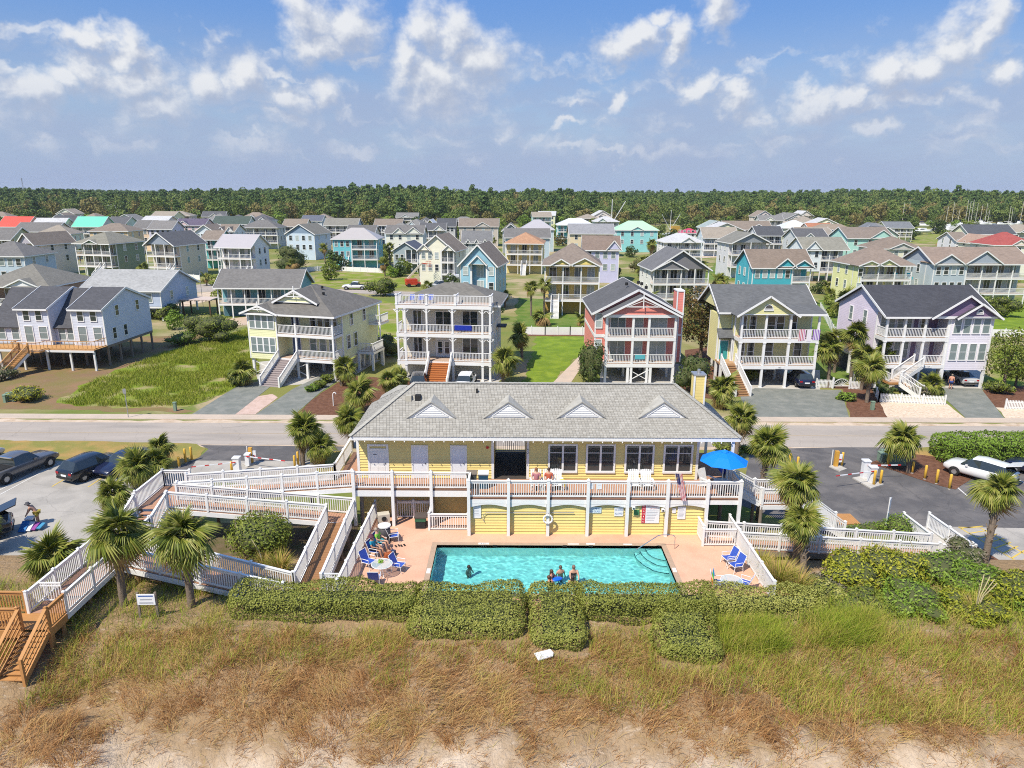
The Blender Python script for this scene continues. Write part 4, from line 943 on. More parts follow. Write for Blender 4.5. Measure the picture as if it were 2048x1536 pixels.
    def door(s, x, y, z, w=1.0, h=2.1, col=(.5, .5, .5)):
        o = s.part(MB().box(x-w/2-.1, x+w/2+.1, y-.06, y, z, z+h+.1), 'door_frame', s.trim)
        MB().box(x-w/2, x+w/2, y-.075, y-.061, z+.02, z+h).build('door', plain('door_%.2f_%.2f_%.2f' % col, col, .45), o)
        MB().ball((x+w*.38, y-.11, z+1), .04, .04, .04, 6, 4).build('handle', BLACK, o)
    def rail(s, pts, z, h=1.0, mat=None, step=None):
        m = MB(); step = step or s.step
        for p, q in zip(pts[:-1], pts[1:]):
            p = Vector((*p, z)) if len(p) == 2 else Vector(p); q = Vector((*q, z)) if len(q) == 2 else Vector(q); L = (q-p).length; n = max(1, int(L/step))
            m.beam(p+Vector((0, 0, h)), q+Vector((0, 0, h)), .11, .06); m.beam(p+Vector((0, 0, .1)), q+Vector((0, 0, .1)), .05, .08)
            for i in range(n):
                c = p+(q-p)*(i+.5)/n; m.box(c.x-.022, c.x+.022, c.y-.022, c.y+.022, c.z+.12, c.z+h-.02)
        return s.part(m, 'railing', mat or s.trim)
    def slab(s, x0, x1, y0, y1, z, th=.28, mat=None, name='deck'):
        o = s.part(MB().box(x0, x1, y0, y1, z-th, z-.03), name, mat or s.trim)
        MB().box(x0+.06, x1-.06, y0+.06, y1-.02, z-.028, z).build('floor_boards', plain('porch_boards', (.45, .33, .25), .8, var=.15), o); return o
    def cols(s, xs, y, z0, z1, w=.2, mat=None, brackets=False):
        for x in xs:
            m = MB().box(x-w/2, x+w/2, y-w/2, y+w/2, z0, z1); m.box(x-w*.7, x+w*.7, y-w*.7, y+w*.7, z0+.001, z0+.12); m.box(x-w*.7, x+w*.7, y-w*.7, y+w*.7, z1-.12, z1-.001)
            if brackets:
                for sg in (-1, 1):
                    m.beam((x, y, z1-.55), (x+sg*.42, y, z1-.14), .07, .09, (0, 1, 0)); m.box(min(x, x+sg*.45), max(x, x+sg*.45), y-.04, y+.04, z1-.2, z1-.13)
            s.part(m, 'column', mat or s.trim)
    def stilts(s, x0, x1, y0, y1, nx, ny, h, mat=None, w=.26, brace=False):
        for i in range(nx):
            for j in range(ny):
                x, y = lerp(x0, x1, i/max(1, nx-1)), lerp(y0, y1, j/max(1, ny-1)); s.part(MB().box(x-w/2, x+w/2, y-w/2, y+w/2, -.1, h), 'stilt', mat or s.trim)
        if brace:
            m = MB(); dx = (x1-x0)/max(1, nx-1)
            for i in brace:
                a, b = x0+dx*i+.1, x0+dx*(i+1)-.1
                m.beam((a, y0, .3), (b, y0, h-.3), .06, .14, (0, 1, 0)); m.beam((a, y0+.06, h-.3), (b, y0+.06, .3), .06, .14, (0, 1, 0))
            s.part(m, 'cross_brace', mat or s.trim)
    def stairs(s, p, q, width, n, tread, rail=True, rmat=None):
        p = Vector(p); q = Vector(q); h = Vector((q.x-p.x, q.y-p.y, 0)); L = h.length; d = h/L; sv = d.cross(Vector((0, 0, 1)))*(width/2); dz = (q.z-p.z)/n; run = L/n; yaw = math.atan2(d.y, d.x)
        tm = MB().box(-.02, run+.03, -width/2, width/2, -.06, 0).box(run-.03, run, -width/2, width/2, dz, -.06).mesh('step'); tm.materials.append(tread)
        for i in range(n): link('step', tm, None, s.root, loc=p+d*run*i+Vector((0, 0, dz*(i+.95))), rot=(0, 0, yaw))
        for sg in (-1, 1):
            m = MB(); m.beam(p+sv*sg+Vector((0, 0, -.12)), q+sv*sg+Vector((0, 0, -.1)), .06, .34); s.part(m, 'stringer', s.trim)
            if rail:
                s.rail([p+sv*sg*1.02, q+sv*sg*1.02+Vector((0, 0, .05))], 0, .95, rmat)
                for e in (p, q): c = e+sv*sg*1.02; s.part(MB().box(c.x-.08, c.x+.08, c.y-.08, c.y+.08, c.z-.1, c.z+1.12), 'newel_post', rmat or s.trim)

FOOT = [(-54, 88, 9), (-25, 83, 9), (-7.7, 82, 8.5), (14, 82, 8.5), (29, 79, 8), (46, 80, 8.5)]
def std_house(label, xl, xr, ye, ze, d, col, roofc, roof='hip', rise=2.2, st=2.5, floors=2, rz=0, porch=None, gables=(), metal=False, group='houses of the beach village', closed=True, nwin=4, wh=1.4, pane=None, sidew=2, name='house', pcols=5, prails=None, step=.3, gcol=None, cat='house', stair=None, under=None, oh=.45):
    """a village house; xl/xr/ye give the front eave, ze its height; porch=(fraction0, fraction1, depth)"""
    a = G(xl, ye, ze); b = G(xr, ye, ze); w = (b.x-a.x)/math.cos(rz)-2*oh*.9; c = (a+b)/2
    h = House(label, c.x, c.y+oh, rz, col, roofc, name, cat, group, metal, step=step)
    rise *= 1.3; FOOT.append((c.x, c.y+d/2, max(w, d)*.62)); fh = (ze-st)/floors; x0, x1 = -w/2, w/2; pd = porch[2] if porch else 0
    gm = siding(gcol) if gcol else None
    zb = 0 if closed else st
    yb = pd
    if porch and (porch[0] > .02 or porch[1] < .98):      # porch covers part of the front only
        p0, p1 = lerp(x0, x1, porch[0]), lerp(x0, x1, porch[1])
        if porch[0] > .02: h.wall(x0, p0, 0, pd, zb, ze); segs = [(x0, p0)]
        else: segs = []
        if porch[1] < .98: h.wall(p1, x1, 0, pd, zb, ze); segs.append((p1, x1))
        for s0, s1 in segs:
            for f in range(floors):
                n = max(1, int((s1-s0)/1.5)); h.wins(s0+.2, s1-.2, 0, st+f*fh+.75, n, .8, wh, pane=pane)
    else: p0, p1 = x0, x1
    h.wall(x0, x1, yb+.003, d, zb, ze, corners=True)
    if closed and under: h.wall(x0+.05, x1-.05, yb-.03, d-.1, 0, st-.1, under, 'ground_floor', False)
    if not closed: h.stilts(x0+.15, x1-.15, max(.2, yb), d-.2, 4, 3, st); h.slab(x0, x1, yb, d, st, .3)
    if roof == 'hip': h.hip(x0, x1, 0, d, ze, rise, oh)
    else: h.gable(x0, x1, 0, d, ze, rise, 'x' if roof == 'gx' else 'y', oh, gmat=gm)
    for (fx, fw, gr) in gables: h.front_gable(lerp(x0, x1, fx), fw*w, -.35, ze+.02, gr, min(d*.45, gr*2.2+1), gmat=gm)
    for f in range(floors):
        z = st+f*fh
        n = max(1, int(round(nwin*(p1-p0)/w)))
        if porch:
            h.wins(p0+.3, p1-.3, yb, z+.35, n, 1.15, 1.95, 'slider', pane=pane)
            if prails is None or f in prails:
                h.slab(p0, p1, .02, yb, z, .3); h.rail([(p0+.06, .1), (p1-.06, .1)], z, .95)
        else: h.wins(x0+.4, x1-.4, 0, z+.7, nwin, .95, wh, pane=pane)
        face, xx = ('right', x1) if c.x < 0 else ('left', x0)
        if sidew: h.wins(yb+.8, d-.8, xx, z+.8, sidew, .8, wh, face=face, pane=pane)
    if porch: h.cols([lerp(p0+.1, p1-.1, i/(pcols-1)) for i in range(pcols)], .12, 0 if not (closed and False) else st, ze-.05, .18)
    if stair is not None:
        sx = lerp(x0, x1, stair); h.stairs((sx, -.02, st), (sx, -.02-st*1.25, .05), 1.3, int(st/.18), OFFW)
    return h
# ---- the front row across the road
GREYR, DKR, BRR = (.165, .158, .15), (.085, .088, .095), (.225, .185, .15)
ROWF = 'houses along the beach road'
def duplex():
    h = House('grey clapboard duplex on timber stilts with two tall gabled bays and a wooden front deck', -54.3, 83.2, R_(-3), c8(205, 210, 222, 1.0), (.085, .085, .092), group=ROWF)
    z1, zl, ze, zr = 2.55, 4.75, 7.1, 8.9; D = 10
    tan = plain('new_deck_timber', (.50, .27, .10), .75, var=.15, scale=2)
    for x0, x1 in ((-5.4, -1.5), (1.3, 5.3)):
        h.wall(x0, x1, 0, D, z1, ze); h.gable(x0, x1, 0, D, ze, 1.9, 'x', .35, ends_oh=.15)
        h.wins(x0+.4, x1-.4, 0, z1+3.0, 2, .7, 1.25, pane=0)
        h.win(x0+1.2, 0, z1+.35, .95, 1.9, 'single', pane=1); h.win(x1-.9, 0, z1+.75, .95, 1.45, 'single', pane=1)
    h.wins(.6, 9.4, 5.3, z1+3.3, 2, .65, 1.2, face='right', pane=0); h.wins(.6, 5.2, 5.3, z1+.6, 2, .65, 1.3, face='right', pane=0)
    for x0, x1 in ((-1.5, 1.3), (-9.5, -5.4)):
        h.wall(x0+.005, x1-.005, .8, D-.2, z1, zl, corners=False); h.wins(x0+.3, x1-.3, .8, z1+.5, 2, .85, 1.5, pane=1)
        m = MB(); roof_slab(m, (x0+.02, .4, zl-.2), (x1-.02, .4, zl-.2), (x1-.02, D/2, ze+1.75), (x0+.02, D/2, ze+1.75)); roof_slab(m, (x0+.02, D, ze-.1), (x1-.02, D, ze-.1), (x1-.02, D/2, ze+1.75), (x0+.02, D/2, ze+1.75)); h.part(m, 'roof', h.rm)
    h.part(MB().box(-9.5, 5.3, .1, D, z1-.3, z1-.02), 'floor_frame', WOODPOST)
    h.stilts(-9.3, 5.15, .3, D-.2, 6, 5, z1-.3, WOODPOST, .2); h.stilts(-9.3, 5.15, -2.4, -2.4, 6, 1, z1-.25, OFFW, .2)
    m = MB(); y = -2.6
    while y < -.02: m.box(-9.6, 5.35, y, y+.13, z1-.05, z1-.01); y += .14
    tag(h.part(m, 'decking', tan), kind='stuff'); h.part(MB().box(-9.6, 5.35, -2.66, -2.61, z1-.3, z1-.05), 'deck_fascia', OFFW)
    h.rail([(-9.5, -2.5), (-3.9, -2.5)], z1, 1.0, tan, .5); h.rail([(-.6, -2.5), (5.3, -2.5), (5.3, -.1)], z1, 1.0, tan, .5); h.rail([(-3.9, -2.5), (-3.9, -3.6), (-.6, -3.6), (-.6, -2.5)], z1, 1.0, tan, .5)
    h.slab(-3.9, -.6, -3.6, -2.62, z1-.01, .2, tan)
    h.stairs((-2.4, -3.65, z1-.1), (-3.4, -6.6, .05), 1.5, 13, tan, True, tan)
    return h
duplex()
def yellow_house():
    h = House('pale yellow stilt house with a wide straight front stair and a bay of eight windows', -25.0, 77.6, R_(-14), c8(250, 238, 178, .98), (.155, .145, .13), group=ROWF)
    z1, z2, ze = 2.3, 5.1, 7.45; x0, xb, x1, D = -5.4, -1.7, 5.3, 11.5
    h.wall(x0, xb, 0, 3, z1-.25, ze); h.wall(x0+.003, x1, 2.2, D, z1-.25, ze)
    for z in (z1+.6, z2+.55): h.wins(x0+.25, xb-.25, 0, z, 4, .62, 1.62, pane=1)
    h.hip(x0, x1, 0, D, ze, 2.6, .5); h.front_gable((x0+xb)/2, 4.3, -.35, ze+.0, .85, 3.0, truss=True); h.front_gable(.1, 5.2, 1.35, ze+1.15, 1.35, 5, truss=True)
    for z in (z1, z2): h.slab(xb, x1, 0, 2.2, z, .32)
    h.cols((.6, x1-.12), .12, 0, ze-.05, .2); h.cols((xb+.12,), .12, 0, z1-.3, .2)
    h.rail([(xb+.1, .1), (x1-.1, .1), (x1-.1, 2.1)], z2, 1.0); h.rail([(.7, .1), (x1-.1, .1), (x1-.1, 2.1)], z1, 1.0)
    h.door(-.6, 2.2, z1, .95, 2.1, (.06, .10, .22)); h.wins(.9, 4.6, 2.2, z1+.6, 3, .75, 1.6, pane=1); h.door(-.6, 2.2, z2, .9, 2.1, (.05, .06, .12)); h.wins(1.2, 4.8, 2.2, z2+.45, 4, .6, 1.7, pane=0)
    h.wins(2.6, 6.2, x1, z1+.8, 2, .75, 1.5, face='right', pane=0); h.wins(2.8, 9.5, x1, z2+.6, 2, .6, 1.3, face='right', pane=0)
    h.slab(x1, x1+2.2, 5.5, 8.5, z1, .3); h.rail([(x1+.05, 5.55), (x1+2.1, 5.55), (x1+2.1, 8.4)], z1, 1.0); h.stilts(x1+.2, x1+2.0, 5.6, 8.4, 2, 2, z1-.3)
    h.slab(x1, x1+1.6, 9, D, z2, .25); h.rail([(x1+.05, 9.05), (x1+1.5, 9.05), (x1+1.5, D)], z2, 1.0); h.cols((x1+1.45,), 9.1, 0, ze, .14)
    h.part(MB().box(x0+.1, x1-.1, 2.3, D-.1, z1-.5, z1-.26), 'floor_frame', OFFW)
    h.stilts(x0+.2, x1-.2, .3, D-.3, 4, 4, z1-.3, None, .26, brace=(0, 1)); h.part(MB().box(x0+1, x1-1.5, 7, D-.5, 0, z1-.5), 'underfloor_wall', OFFW)
    h.stairs((-.55, 0, z1), (-.55, -4.0, .05), 2.3, 13, plain('grey_treads', (.33, .28, .27), .7))
    h.part(MB().lathe([(.02, 0), (.16, .02), (.16, .3), (.02, .32)], 8, (2.1, 4.2, 9.1)).lathe([(.02, 0), (.16, .02), (.16, .3), (.02, .32)], 8, (1.2, 5.6, 9.6)), 'roof_vent', BLACK)
yellow_house()
def terrace_house():
    h = House('white and cream house with double porches, orange-brown stair and a railed roof terrace', -7.7, 76.7, R_(-5), c8(225, 218, 196, .95), (.17, .16, .14), group=ROWF)
    z1, z2, z3 = 2.25, 5.4, 8.6; x0, x1, D = -5.3, 5.4, 11
    h.wall(x0+.2, x1-.1, 2.4, D, 0, z3-.2)
    for z in (z1, z2, z3): h.slab(x0, x1, 0, 2.6, z, .4)
    xs = (x0+.15, x0+1.0, -1.85, 1.05, x1-1.0, x1-.15)
    for a, b in ((z1, z2-.4), (z2, z3-.4)): h.cols(xs, .15, a, b, .2, brackets=True)
    h.cols((x0+.15, x0+1.0, 1.05, x1-1.0, x1-.15), .15, 0, z1-.4, .24)
    for z, seg in ((z2, [(x0+.1, x1-.1)]), (z1, [(x0+.1, -1.85), (1.05, x1-.1)])):
        for a, b in seg: h.rail([(a, .12), (b, .12)], z, 1.0)
        h.rail([(x0+.1, .12), (x0+.1, 2.3)], z, 1.0); h.rail([(x1-.1, .12), (x1-.1, 2.3)], z, 1.0)
    h.rail([(x0+.1, 2.5), (x0+.1, .12), (x1-.1, .12), (x1-.1, 2.5)], z3, 1.05); h.rail([(1.4, .2), (1.4, 2.5)], z3, 1.05)
    h.cols((x0+.1, -1.8, 1.4, x1-.1), .12, z3, z3+1.2, .22)
    h.hip(x0+.2, x1+.3, 2.6, D, z3-.2, 1.9, .5)
    h.door(-.4, 2.4, z1, 1.7, 2.2, (.72, .72, .72)); h.win(-.8, 2.33, z1+.4, .5, 1.4); h.win(.0, 2.33, z1+.4, .5, 1.4); h.win(-.4, 2.4, z2+.1, 1.7, 2.0, 'slider', pane=0)
    for z in (z1, z2):
        h.win(-3.4, 2.4, z+.1, .9, 2.1, 'slider', pane=0); h.win(2.7, 2.4, z+.1, 1.7, 2.1, 'slider', pane=0)
        h.wins(3, 9.5, x1-.1, z+.8, 3, .7, 1.6, face='right')
    h.part(MB().box(x1-.05, x1+1.0, 6.2, 7.8, z2-.3, z2-.1), 'awning', plain('dark_awning', (.06, .06, .07), .8))
    h.stairs((-.4, 0, z1), (-.4, -3.2, .05), 2.5, 12, plain('orange_treads', (.42, .15, .045), .6, var=.12)); 
    bl = h.part(MB().box(1.3, 3.2, -.02, .04, z2+.45, z2+1.02), 'hanging_towel', plain('blue_towel', (.01, .03, .33), .9))
terrace_house()
def red_house():
    h = House('coral red house with white two-storey porches and a truss-trimmed gable', 14.2, 75.8, 0, c8(238, 132, 114, .98), (.105, .105, .108), group=ROWF)
    z1, z2, ze = 2.3, 5.3, 7.85; D = 13; x0, x1 = -4.9, 4.5; pm = siding(c8(205, 88, 80, .9))
    h.wall(x0, x1, 2.0, D, z1-.3, ze)
    for z in (z1, z2): h.slab(-3.9, 3.85, 0, 2.0, z, .42)
    xs = (-3.8, -.9, .85, 3.75); h.cols(xs, .14, 0, ze-.1, .24)
    for z in (z1, z2):
        for a, b in zip(xs[:-1], xs[1:]): h.rail([(a+.1, .14), (b-.1, .14)], z, 1.0)
        h.win(-2.3, 2.0, z+.08, 1.6, 2.1, 'slider', pane=1); h.win(0, 2.0, z+.08, .95, 2.1, 'single', pane=2); h.win(2.2, 2.0, z+.08, 1.9, 2.1, 'slider', pane=2)
        h.win(-4.45, 2.0, z+.7, .62, 1.6, pane=2); h.win(-3.5, 1.98, z+.05, .25, 2.1, pane=2)
    h.gable(x0, x1, 2.0, D, ze, 2.5, 'y', .4); h.front_gable(0, 7.9, -.1, ze, 2.0, 5.5, .35, truss=True)
    h.part(MB().box(-3.95, 3.9, -.1, .25, ze-.35, ze-.13), 'porch_beam', h.trim)
    ch = h.part(MB().box(4.3, 5.1, 2.6, 4.4, z1-.4, 10.0), 'chimney', h.wm); k = MB()
    for x in (4.27, 5.0): k.box(x, x+.13, 2.55, 2.68, z1-.4, 9.99)
    k.box(4.26, 5.14, 2.54, 4.46, 10.005, 10.15).box(4.28, 5.12, 2.56, 2.7, z2-.35, z2-.1); k.build('chimney_trim', h.trim, ch)
    k = MB().box(x0-.02, -3.9, 1.95, 2.0, z2-.42, z2-.05).box(x0-.04, x0+.1, 2.1, D, z2-.42, z2-.05); h.part(k, 'band_board', h.trim)
    h.part(MB().box(x0+.1, x1-.1, 2.1, D-.1, z1-.55, z1-.31), 'floor_frame', OFFW)
    h.stilts(-3.8, 3.75, .14, D-.3, 4, 5, z1-.4, None, .28, brace=(1,)); h.part(MB().box(-2, 4.3, 8, D-.2, 0, z1-.5), 'underfloor_wall', siding(c8(150, 60, 50)))
    for x, y, z in ((.3, 5, ze+2.7), (.9, 6.2, ze+2.4), (1.1, 4.4, ze+2.2), (-.9, 6, ze+2.4)): h.part(MB().lathe([(.02, 0), (.18, .02), (.18, .35), (.02, .37)], 8, (x, y, z)), 'roof_vent', BLACK)
    h.part(MB().box(-.55, .55, .06, .1, z1+.5, z1+1.0), 'hanging_towel', plain('teal_towel', (.10, .40, .45), .9))
red_house()
def lime_house():
    h = House('yellow-green house with teal side door and striped towels on its upper porch rail', 28.9, 74.2, 0, c8(228, 222, 150, .98), (.125, .128, .13), group=ROWF)
    z1, z2, ze = 2.55, 5.5, 8.3; D = 10.5; x0, x1 = -4.3, 4.2
    h.wall(x0, x1, 2.2, D, z1-.3, ze); h.wall(-5.9, x0+.003, 3.0, 6.5, z1-.3, 7.6)
    for z in (z1, z2): h.slab(x0, x1, 0, 2.2, z, .42)
    xs = (x0+.12, -1.6, 1.05, x1-.12); h.cols(xs, .14, 0, z2-.4, .24); h.cols(xs, .14, z2, ze-.1, .2)
    for z in (z1, z2):
        for a, b in zip(xs[:-1], xs[1:]): h.rail([(a+.1, .14), (b-.1, .14)], z, 1.0)
    h.gable(-5.9, x1+.2, 2.2, D, ze, 2.3, 'x', .4); h.front_gable(-1.6, 6.1, -.15, ze-.05, 1.95, 6.5, .35, vent=True)
    m = MB(); roof_slab(m, (1.3, -.3, ze-.05), (x1+.5, -.3, ze-.05), (x1+.5, 2.6, ze+.55), (1.3, 2.6, ze+.55)); h.part(m, 'porch_roof', h.rm); h.part(MB().box(1.3, x1+.5, -.36, -.3, ze-.24, ze-.02), 'fascia', h.trim)
    for z in (z1, z2):
        h.wins(-3.9, -1.8, 2.2, z+.1, 2, .62, 2.0, pane=0)
        h.win(-.3, 2.2, z+.1, .8, 2.0, pane=0)
        h.win(.7 if z == z2 else 2.9, 2.2, z+.5, .75, 1.6, pane=0)
    h.win(2.1, 2.2, z2+.7, .75, 1.5, pane=0)
    h.door(-5.1, 3.0, z1, .9, 2.1, (.05, .33, .33)); m = MB(); roof_slab(m, (-6.0, 2.0, 5.2), (-4.3, 2.0, 5.2), (-4.3, 2.98, 6.1), (-6.0, 2.98, 6.1)); h.part(m, 'door_roof', h.rm)
    h.cols((-5.85, -4.45), 2.2, z1, 5.2, .14); h.part(MB().box(-5.95, -4.3, .9, 3.0, z1-.2, z1), 'landing', plain('landing_boards', (.45, .28, .15), .8)); h.rail([(-5.9, 3.05), (-4.4, 3.05)], 7.6, .8)
    h.stairs((-5.1, .9, z1), (-4.6, -3.4, .05), 1.6, 14, plain('brown_treads', (.30, .17, .08), .7)); h.stilts(-5.85, -4.4, 1.0, 2.8, 2, 2, z1-.2)
    h.part(MB().box(x0+.1, x1-.1, 2.3, D-.1, z1-.55, z1-.31), 'floor_frame', OFFW)
    h.stilts(x0+.12, x1-.12, 4, D-.3, 4, 3, z1-.4, None, .24); h.part(MB().box(x0+.2, x1-.2, 8.5, D-.2, 0, z1-.5), 'underfloor_wall', plain('underhouse_shade', (.05, .05, .055), .8))  # near-black wall: the dark under the house is put into its colour
    for x, w_, c in ((1.95, .5, (.45, .04, .07)), (2.45, .25, (.5, .12, .3)), (2.85, .5, (.75, .68, .72)), (3.5, .75, (.22, .08, .40))):
        m, t, b = _new('striped_towel_%d' % int(x*100)); f = t.m('FRACT', t.m('MULTIPLY', t.sep(t.node('ShaderNodeTexCoord').outputs['Object'])[0], 6.0)); t.l.new(t.mix(t.m('GREATER_THAN', f, .5), c, (.75, .72, .74)), b.inputs['Base Color']); b.inputs['Roughness'].default_value = .9
        h.part(MB().box(x, x+w_, -.02, .05, z2-.12+rnd.uniform(-.15, .1), z2+1.06), 'hanging_towel', m)
    sg = h.part(MB().box(-.2, .75, -.035, -.005, z1-.36, z1-.08), 'number_board', WHITE); text(sg, '165', .26, plain('black_lettering', (.02, .02, .02), .6), (.27, -.04, z1-.22))
lime_house()
def purple_house():
    h = House('purple gabled house with white double porch and angled front stair, car parked beneath', 45.9, 74.3, R_(1), c8(222, 208, 226, 1.0), (.062, .063, .072), group=ROWF)
    z1, z2, ze = 2.7, 5.7, 8.2; D = 11; x0, xb, x1 = -5.7, 1.2, 5.9; dk = siding(c8(128, 102, 136, .95)); wt = siding(c8(232, 226, 236, .95))
    h.wall(x0, x1, 2.1, D, z1-.3, ze); h.wall(xb, x1-.003, 0, 2.2, z1-.6, ze, wt); h.part(MB().box(x0+.02, xb, 2.06, 2.098, z1, ze-.1), 'porch_wall', wt)
    for z in (z1+.55, z2+.5): h.wins(xb+.25, x1-.25, 0, z, 4, .72, 1.75, pane=1)
    for z in (z1, z2): h.slab(x0, xb, 0, 2.1, z, .42)
    xs = (x0+.12, -3.6, -1.4, xb-.12); h.cols(xs, .14, 0, z2-.4, .22); h.cols(xs, .14, z2, ze-.1, .2)
    for a, b in zip(xs[:-1], xs[1:]): h.rail([(a+.1, .14), (b-.1, .14)], z2, 1.0)
    h.rail([(xs[0], .14), (xs[1], .14)], z1, 1.0); h.rail([(xs[2], .14), (xs[3], .14)], z1, 1.0); h.rail([(x0+.1, .2), (x0+.1, 2.0)], z2, 1.0)
    h.gable(x0, x1, .1, D, ze, 2.5, 'x', .4, gmat=h.wm); h.front_gable(2.5, 6.9, -.3, ze-.1, 2.25, 6.5, .35, dk); h.front_gable(3.85, 4.3, -.45, ze-.1, 1.4, 5, .35, dk, vent=True)
    for z in (z1, z2): h.wins(x0+.3, -1.7, 2.06, z+.35, 4, .62, 1.75, pane=1)
    pp = dk
    for x, w_, z in ((-1.25, .5, z1), (-1.3, .45, z2), (.8, .5, z1), (.55, 1.1, z2)): h.part(MB().box(x-w_/2, x+w_/2, 2.02, 2.058, z+.05, z+2.2), 'purple_panel', pp)
    h.door(-.15, 2.055, z1, 1.2, 2.1, (.75, .74, .76)); h.win(-.4, 2.05, z2+.2, .7, 1.9, pane=0)
    h.wins(3, 9.5, x0, z2+.7, 2, .7, 1.5, face='left', pane=1)
    h.part(MB().box(x0+.1, x1-.1, 2.2, D-.1, z1-.55, z1-.31), 'floor_frame', OFFW)
    h.stilts(x0+.12, x1-.12, 3.5, D-.3, 5, 3, z1-.4, None, .24); h.stilts(xb+.0, x1-.12, .14, .14, 2, 1, z1-.6, None, .26); h.part(MB().box(x0+.4, xb, 8, D-.2, 0, z1-.5), 'underfloor_wall', plain('underhouse_shade', (.05, .05, .055), .8))  # near-black wall below the floor stands in for shade there
    h.stairs((-1.7, -.1, z1), (-4.4, -1.0, 1.2), 1.2, 8, plain('pale_treads', (.55, .48, .42), .7)); h.slab(-5.6, -4.0, -1.8, -.3, 1.2, .25, NEWWOOD); h.rail([(-5.5, -1.7), (-5.5, -.4)], 1.2, .95); h.stairs((-4.2, -1.75, 1.15), (-2.8, -3.2, .05), 1.2, 6, NEWWOOD)
    sg = h.part(MB().box(-.9, -.1, -.035, -.005, z1-.36, z1-.08), 'number_board', WHITE); text(sg, '167', .26, plain('black_lettering', (.02, .02, .02), .6), (-.5, -.04, z1-.22))
purple_house()

# ---- second and third rows
MID = 'houses of the second row'
S = std_house
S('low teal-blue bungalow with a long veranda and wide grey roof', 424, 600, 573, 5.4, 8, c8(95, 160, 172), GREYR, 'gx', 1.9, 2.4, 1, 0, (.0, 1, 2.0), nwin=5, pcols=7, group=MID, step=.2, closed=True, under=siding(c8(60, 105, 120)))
S('pale grey stilt bungalow with a light grey low-pitched roof', 150, 325, 579, 5.2, 12, c8(168, 182, 205), (.33, .33, .32), 'gx', 2.0, 2.4, 1, R_(-3), None, nwin=4, group=MID, closed=False)
S('brown bungalow with olive-grey hip roof and small white gable over its veranda', -60, 100, 573, 5.5, 12, c8(150, 120, 95), (.19, .18, .155), 'hip', 2.4, 2.5, 1, 0, (0, 1, 2.2), [(.65, .45, 1.2)], nwin=5, group=MID, step=.2, gcol=c8(225, 225, 225))
S('grey-blue house with a row of small windows beyond the brown bungalow', -70, 50, 512, 7.8, 10, c8(170, 188, 200), GREYR, 'hip', 2.0, 2.5, 2, 0, None, nwin=6, group=MID)
S('pink-beige house with grey-lilac gable and tall front columns', 25, 72, 487, 8.2, 12, c8(222, 208, 196), BRR, 'gy', 1.9, 2.6, 2, R_(-14), (0, 1, 2.2), pcols=3, nwin=2, group=MID, gcol=c8(170, 165, 178))
S('sage green hip-roofed house with eight white porch bays', 136, 225, 487, 8.2, 12, c8(125, 142, 112), (.22, .21, .17), 'hip', 2.0, 2.6, 2, R_(-12), (0, 1, 2.2), [(.5, .4, .9)], pcols=5, group=MID, stair=.75)
S('beige house with dark hip roof and crescent-moon gable', 280, 352, 489, 8.2, 12, c8(205, 195, 170), (.12, .12, .125), 'gy', 2.2, 2.6, 2, R_(-13), (0, 1, 2.2), pcols=4, nwin=3, group=MID, gcol=c8(140, 150, 165), stair=.9)
S('white house with pink-grey metal roof and two long front porches', 424, 505, 493, 8.2, 9, c8(232, 234, 238), (.43, .40, .40), 'gx', 2.0, 2.6, 2, R_(-8), (0, 1, 2.2), pcols=4, group=MID, metal=True, stair=.95)
S('bright teal house half hidden behind the white metal-roofed house', 398, 440, 478, 8.2, 9, c8(62, 176, 176), BRR, 'gx', 1.6, 2.6, 2, 0, (0, 1, 2.0), pcols=3, nwin=2, group=MID)
S('light blue-grey house with dark blue gable and banks of windows', 566, 632, 467, 8.2, 12, c8(190, 208, 222), (.20, .19, .16), 'gy', 2.2, 2.6, 2, R_(-10), None, nwin=4, group=MID, gcol=c8(120, 145, 170))
S('teal house with pink-grey hip roof and white balcony above an outside stair', 660, 756, 478, 8.2, 9, c8(95, 190, 200), (.42, .39, .37), 'hip', 2.2, 2.6, 2, 0, (.42, 1, 2.0), pcols=3, group=MID, metal=True, stair=.3)
S('small blue-grey house with dark blue roof and ground posts', 782, 838, 500, 6, 9, c8(150, 165, 170), (.10, .11, .14), 'gy', 1.6, 2.6, 1, R_(-8), (0.5, 1, 1.5), pcols=3, nwin=2, group=MID)
S('cream house with three stepped gables and arched window', 833, 912, 500, 8, 11, c8(228, 220, 196), BRR, 'gy', 2.6, 2.5, 2, R_(-10), (.62, 1, 2.0), [(.15, .34, 1.3), (.85, .32, 1.2)], pcols=3, group=MID)
S('sky blue gabled house with small balcony facing the lawn', 915, 996, 528, 8.5, 10, c8(130, 182, 202), BRR, 'gy', 2.6, 0.3, 3, R_(-10), (.30, .75, 1.2), [(.5, .46, 1.5)], pcols=2, nwin=3, group=MID, prails=(1,), gcol=c8(130, 182, 202))
S('yellow house with orange hip roof, white porches and blue doors', 1008, 1088, 487, 8, 11, c8(225, 200, 120), (.40, .23, .14), 'hip', 2.0, 2.5, 2, R_(-5), (0, 1, 2.0), pcols=4, nwin=3, group=MID, stair=.5)
S('deep yellow house with two railed balcony floors and a side stair', 1085, 1205, 530, 8.8, 10, c8(232, 196, 105), (.22, .18, .15), 'hip', 2.6, 2.7, 2, R_(-4), (0, 1, 2.4), [(.3, .36, 1.0), (.72, .5, 1.2)], pcols=4, nwin=4, group=MID, step=.18, stair=.2, under=siding(c8(190, 150, 60)), gcol=c8(240, 200, 100))
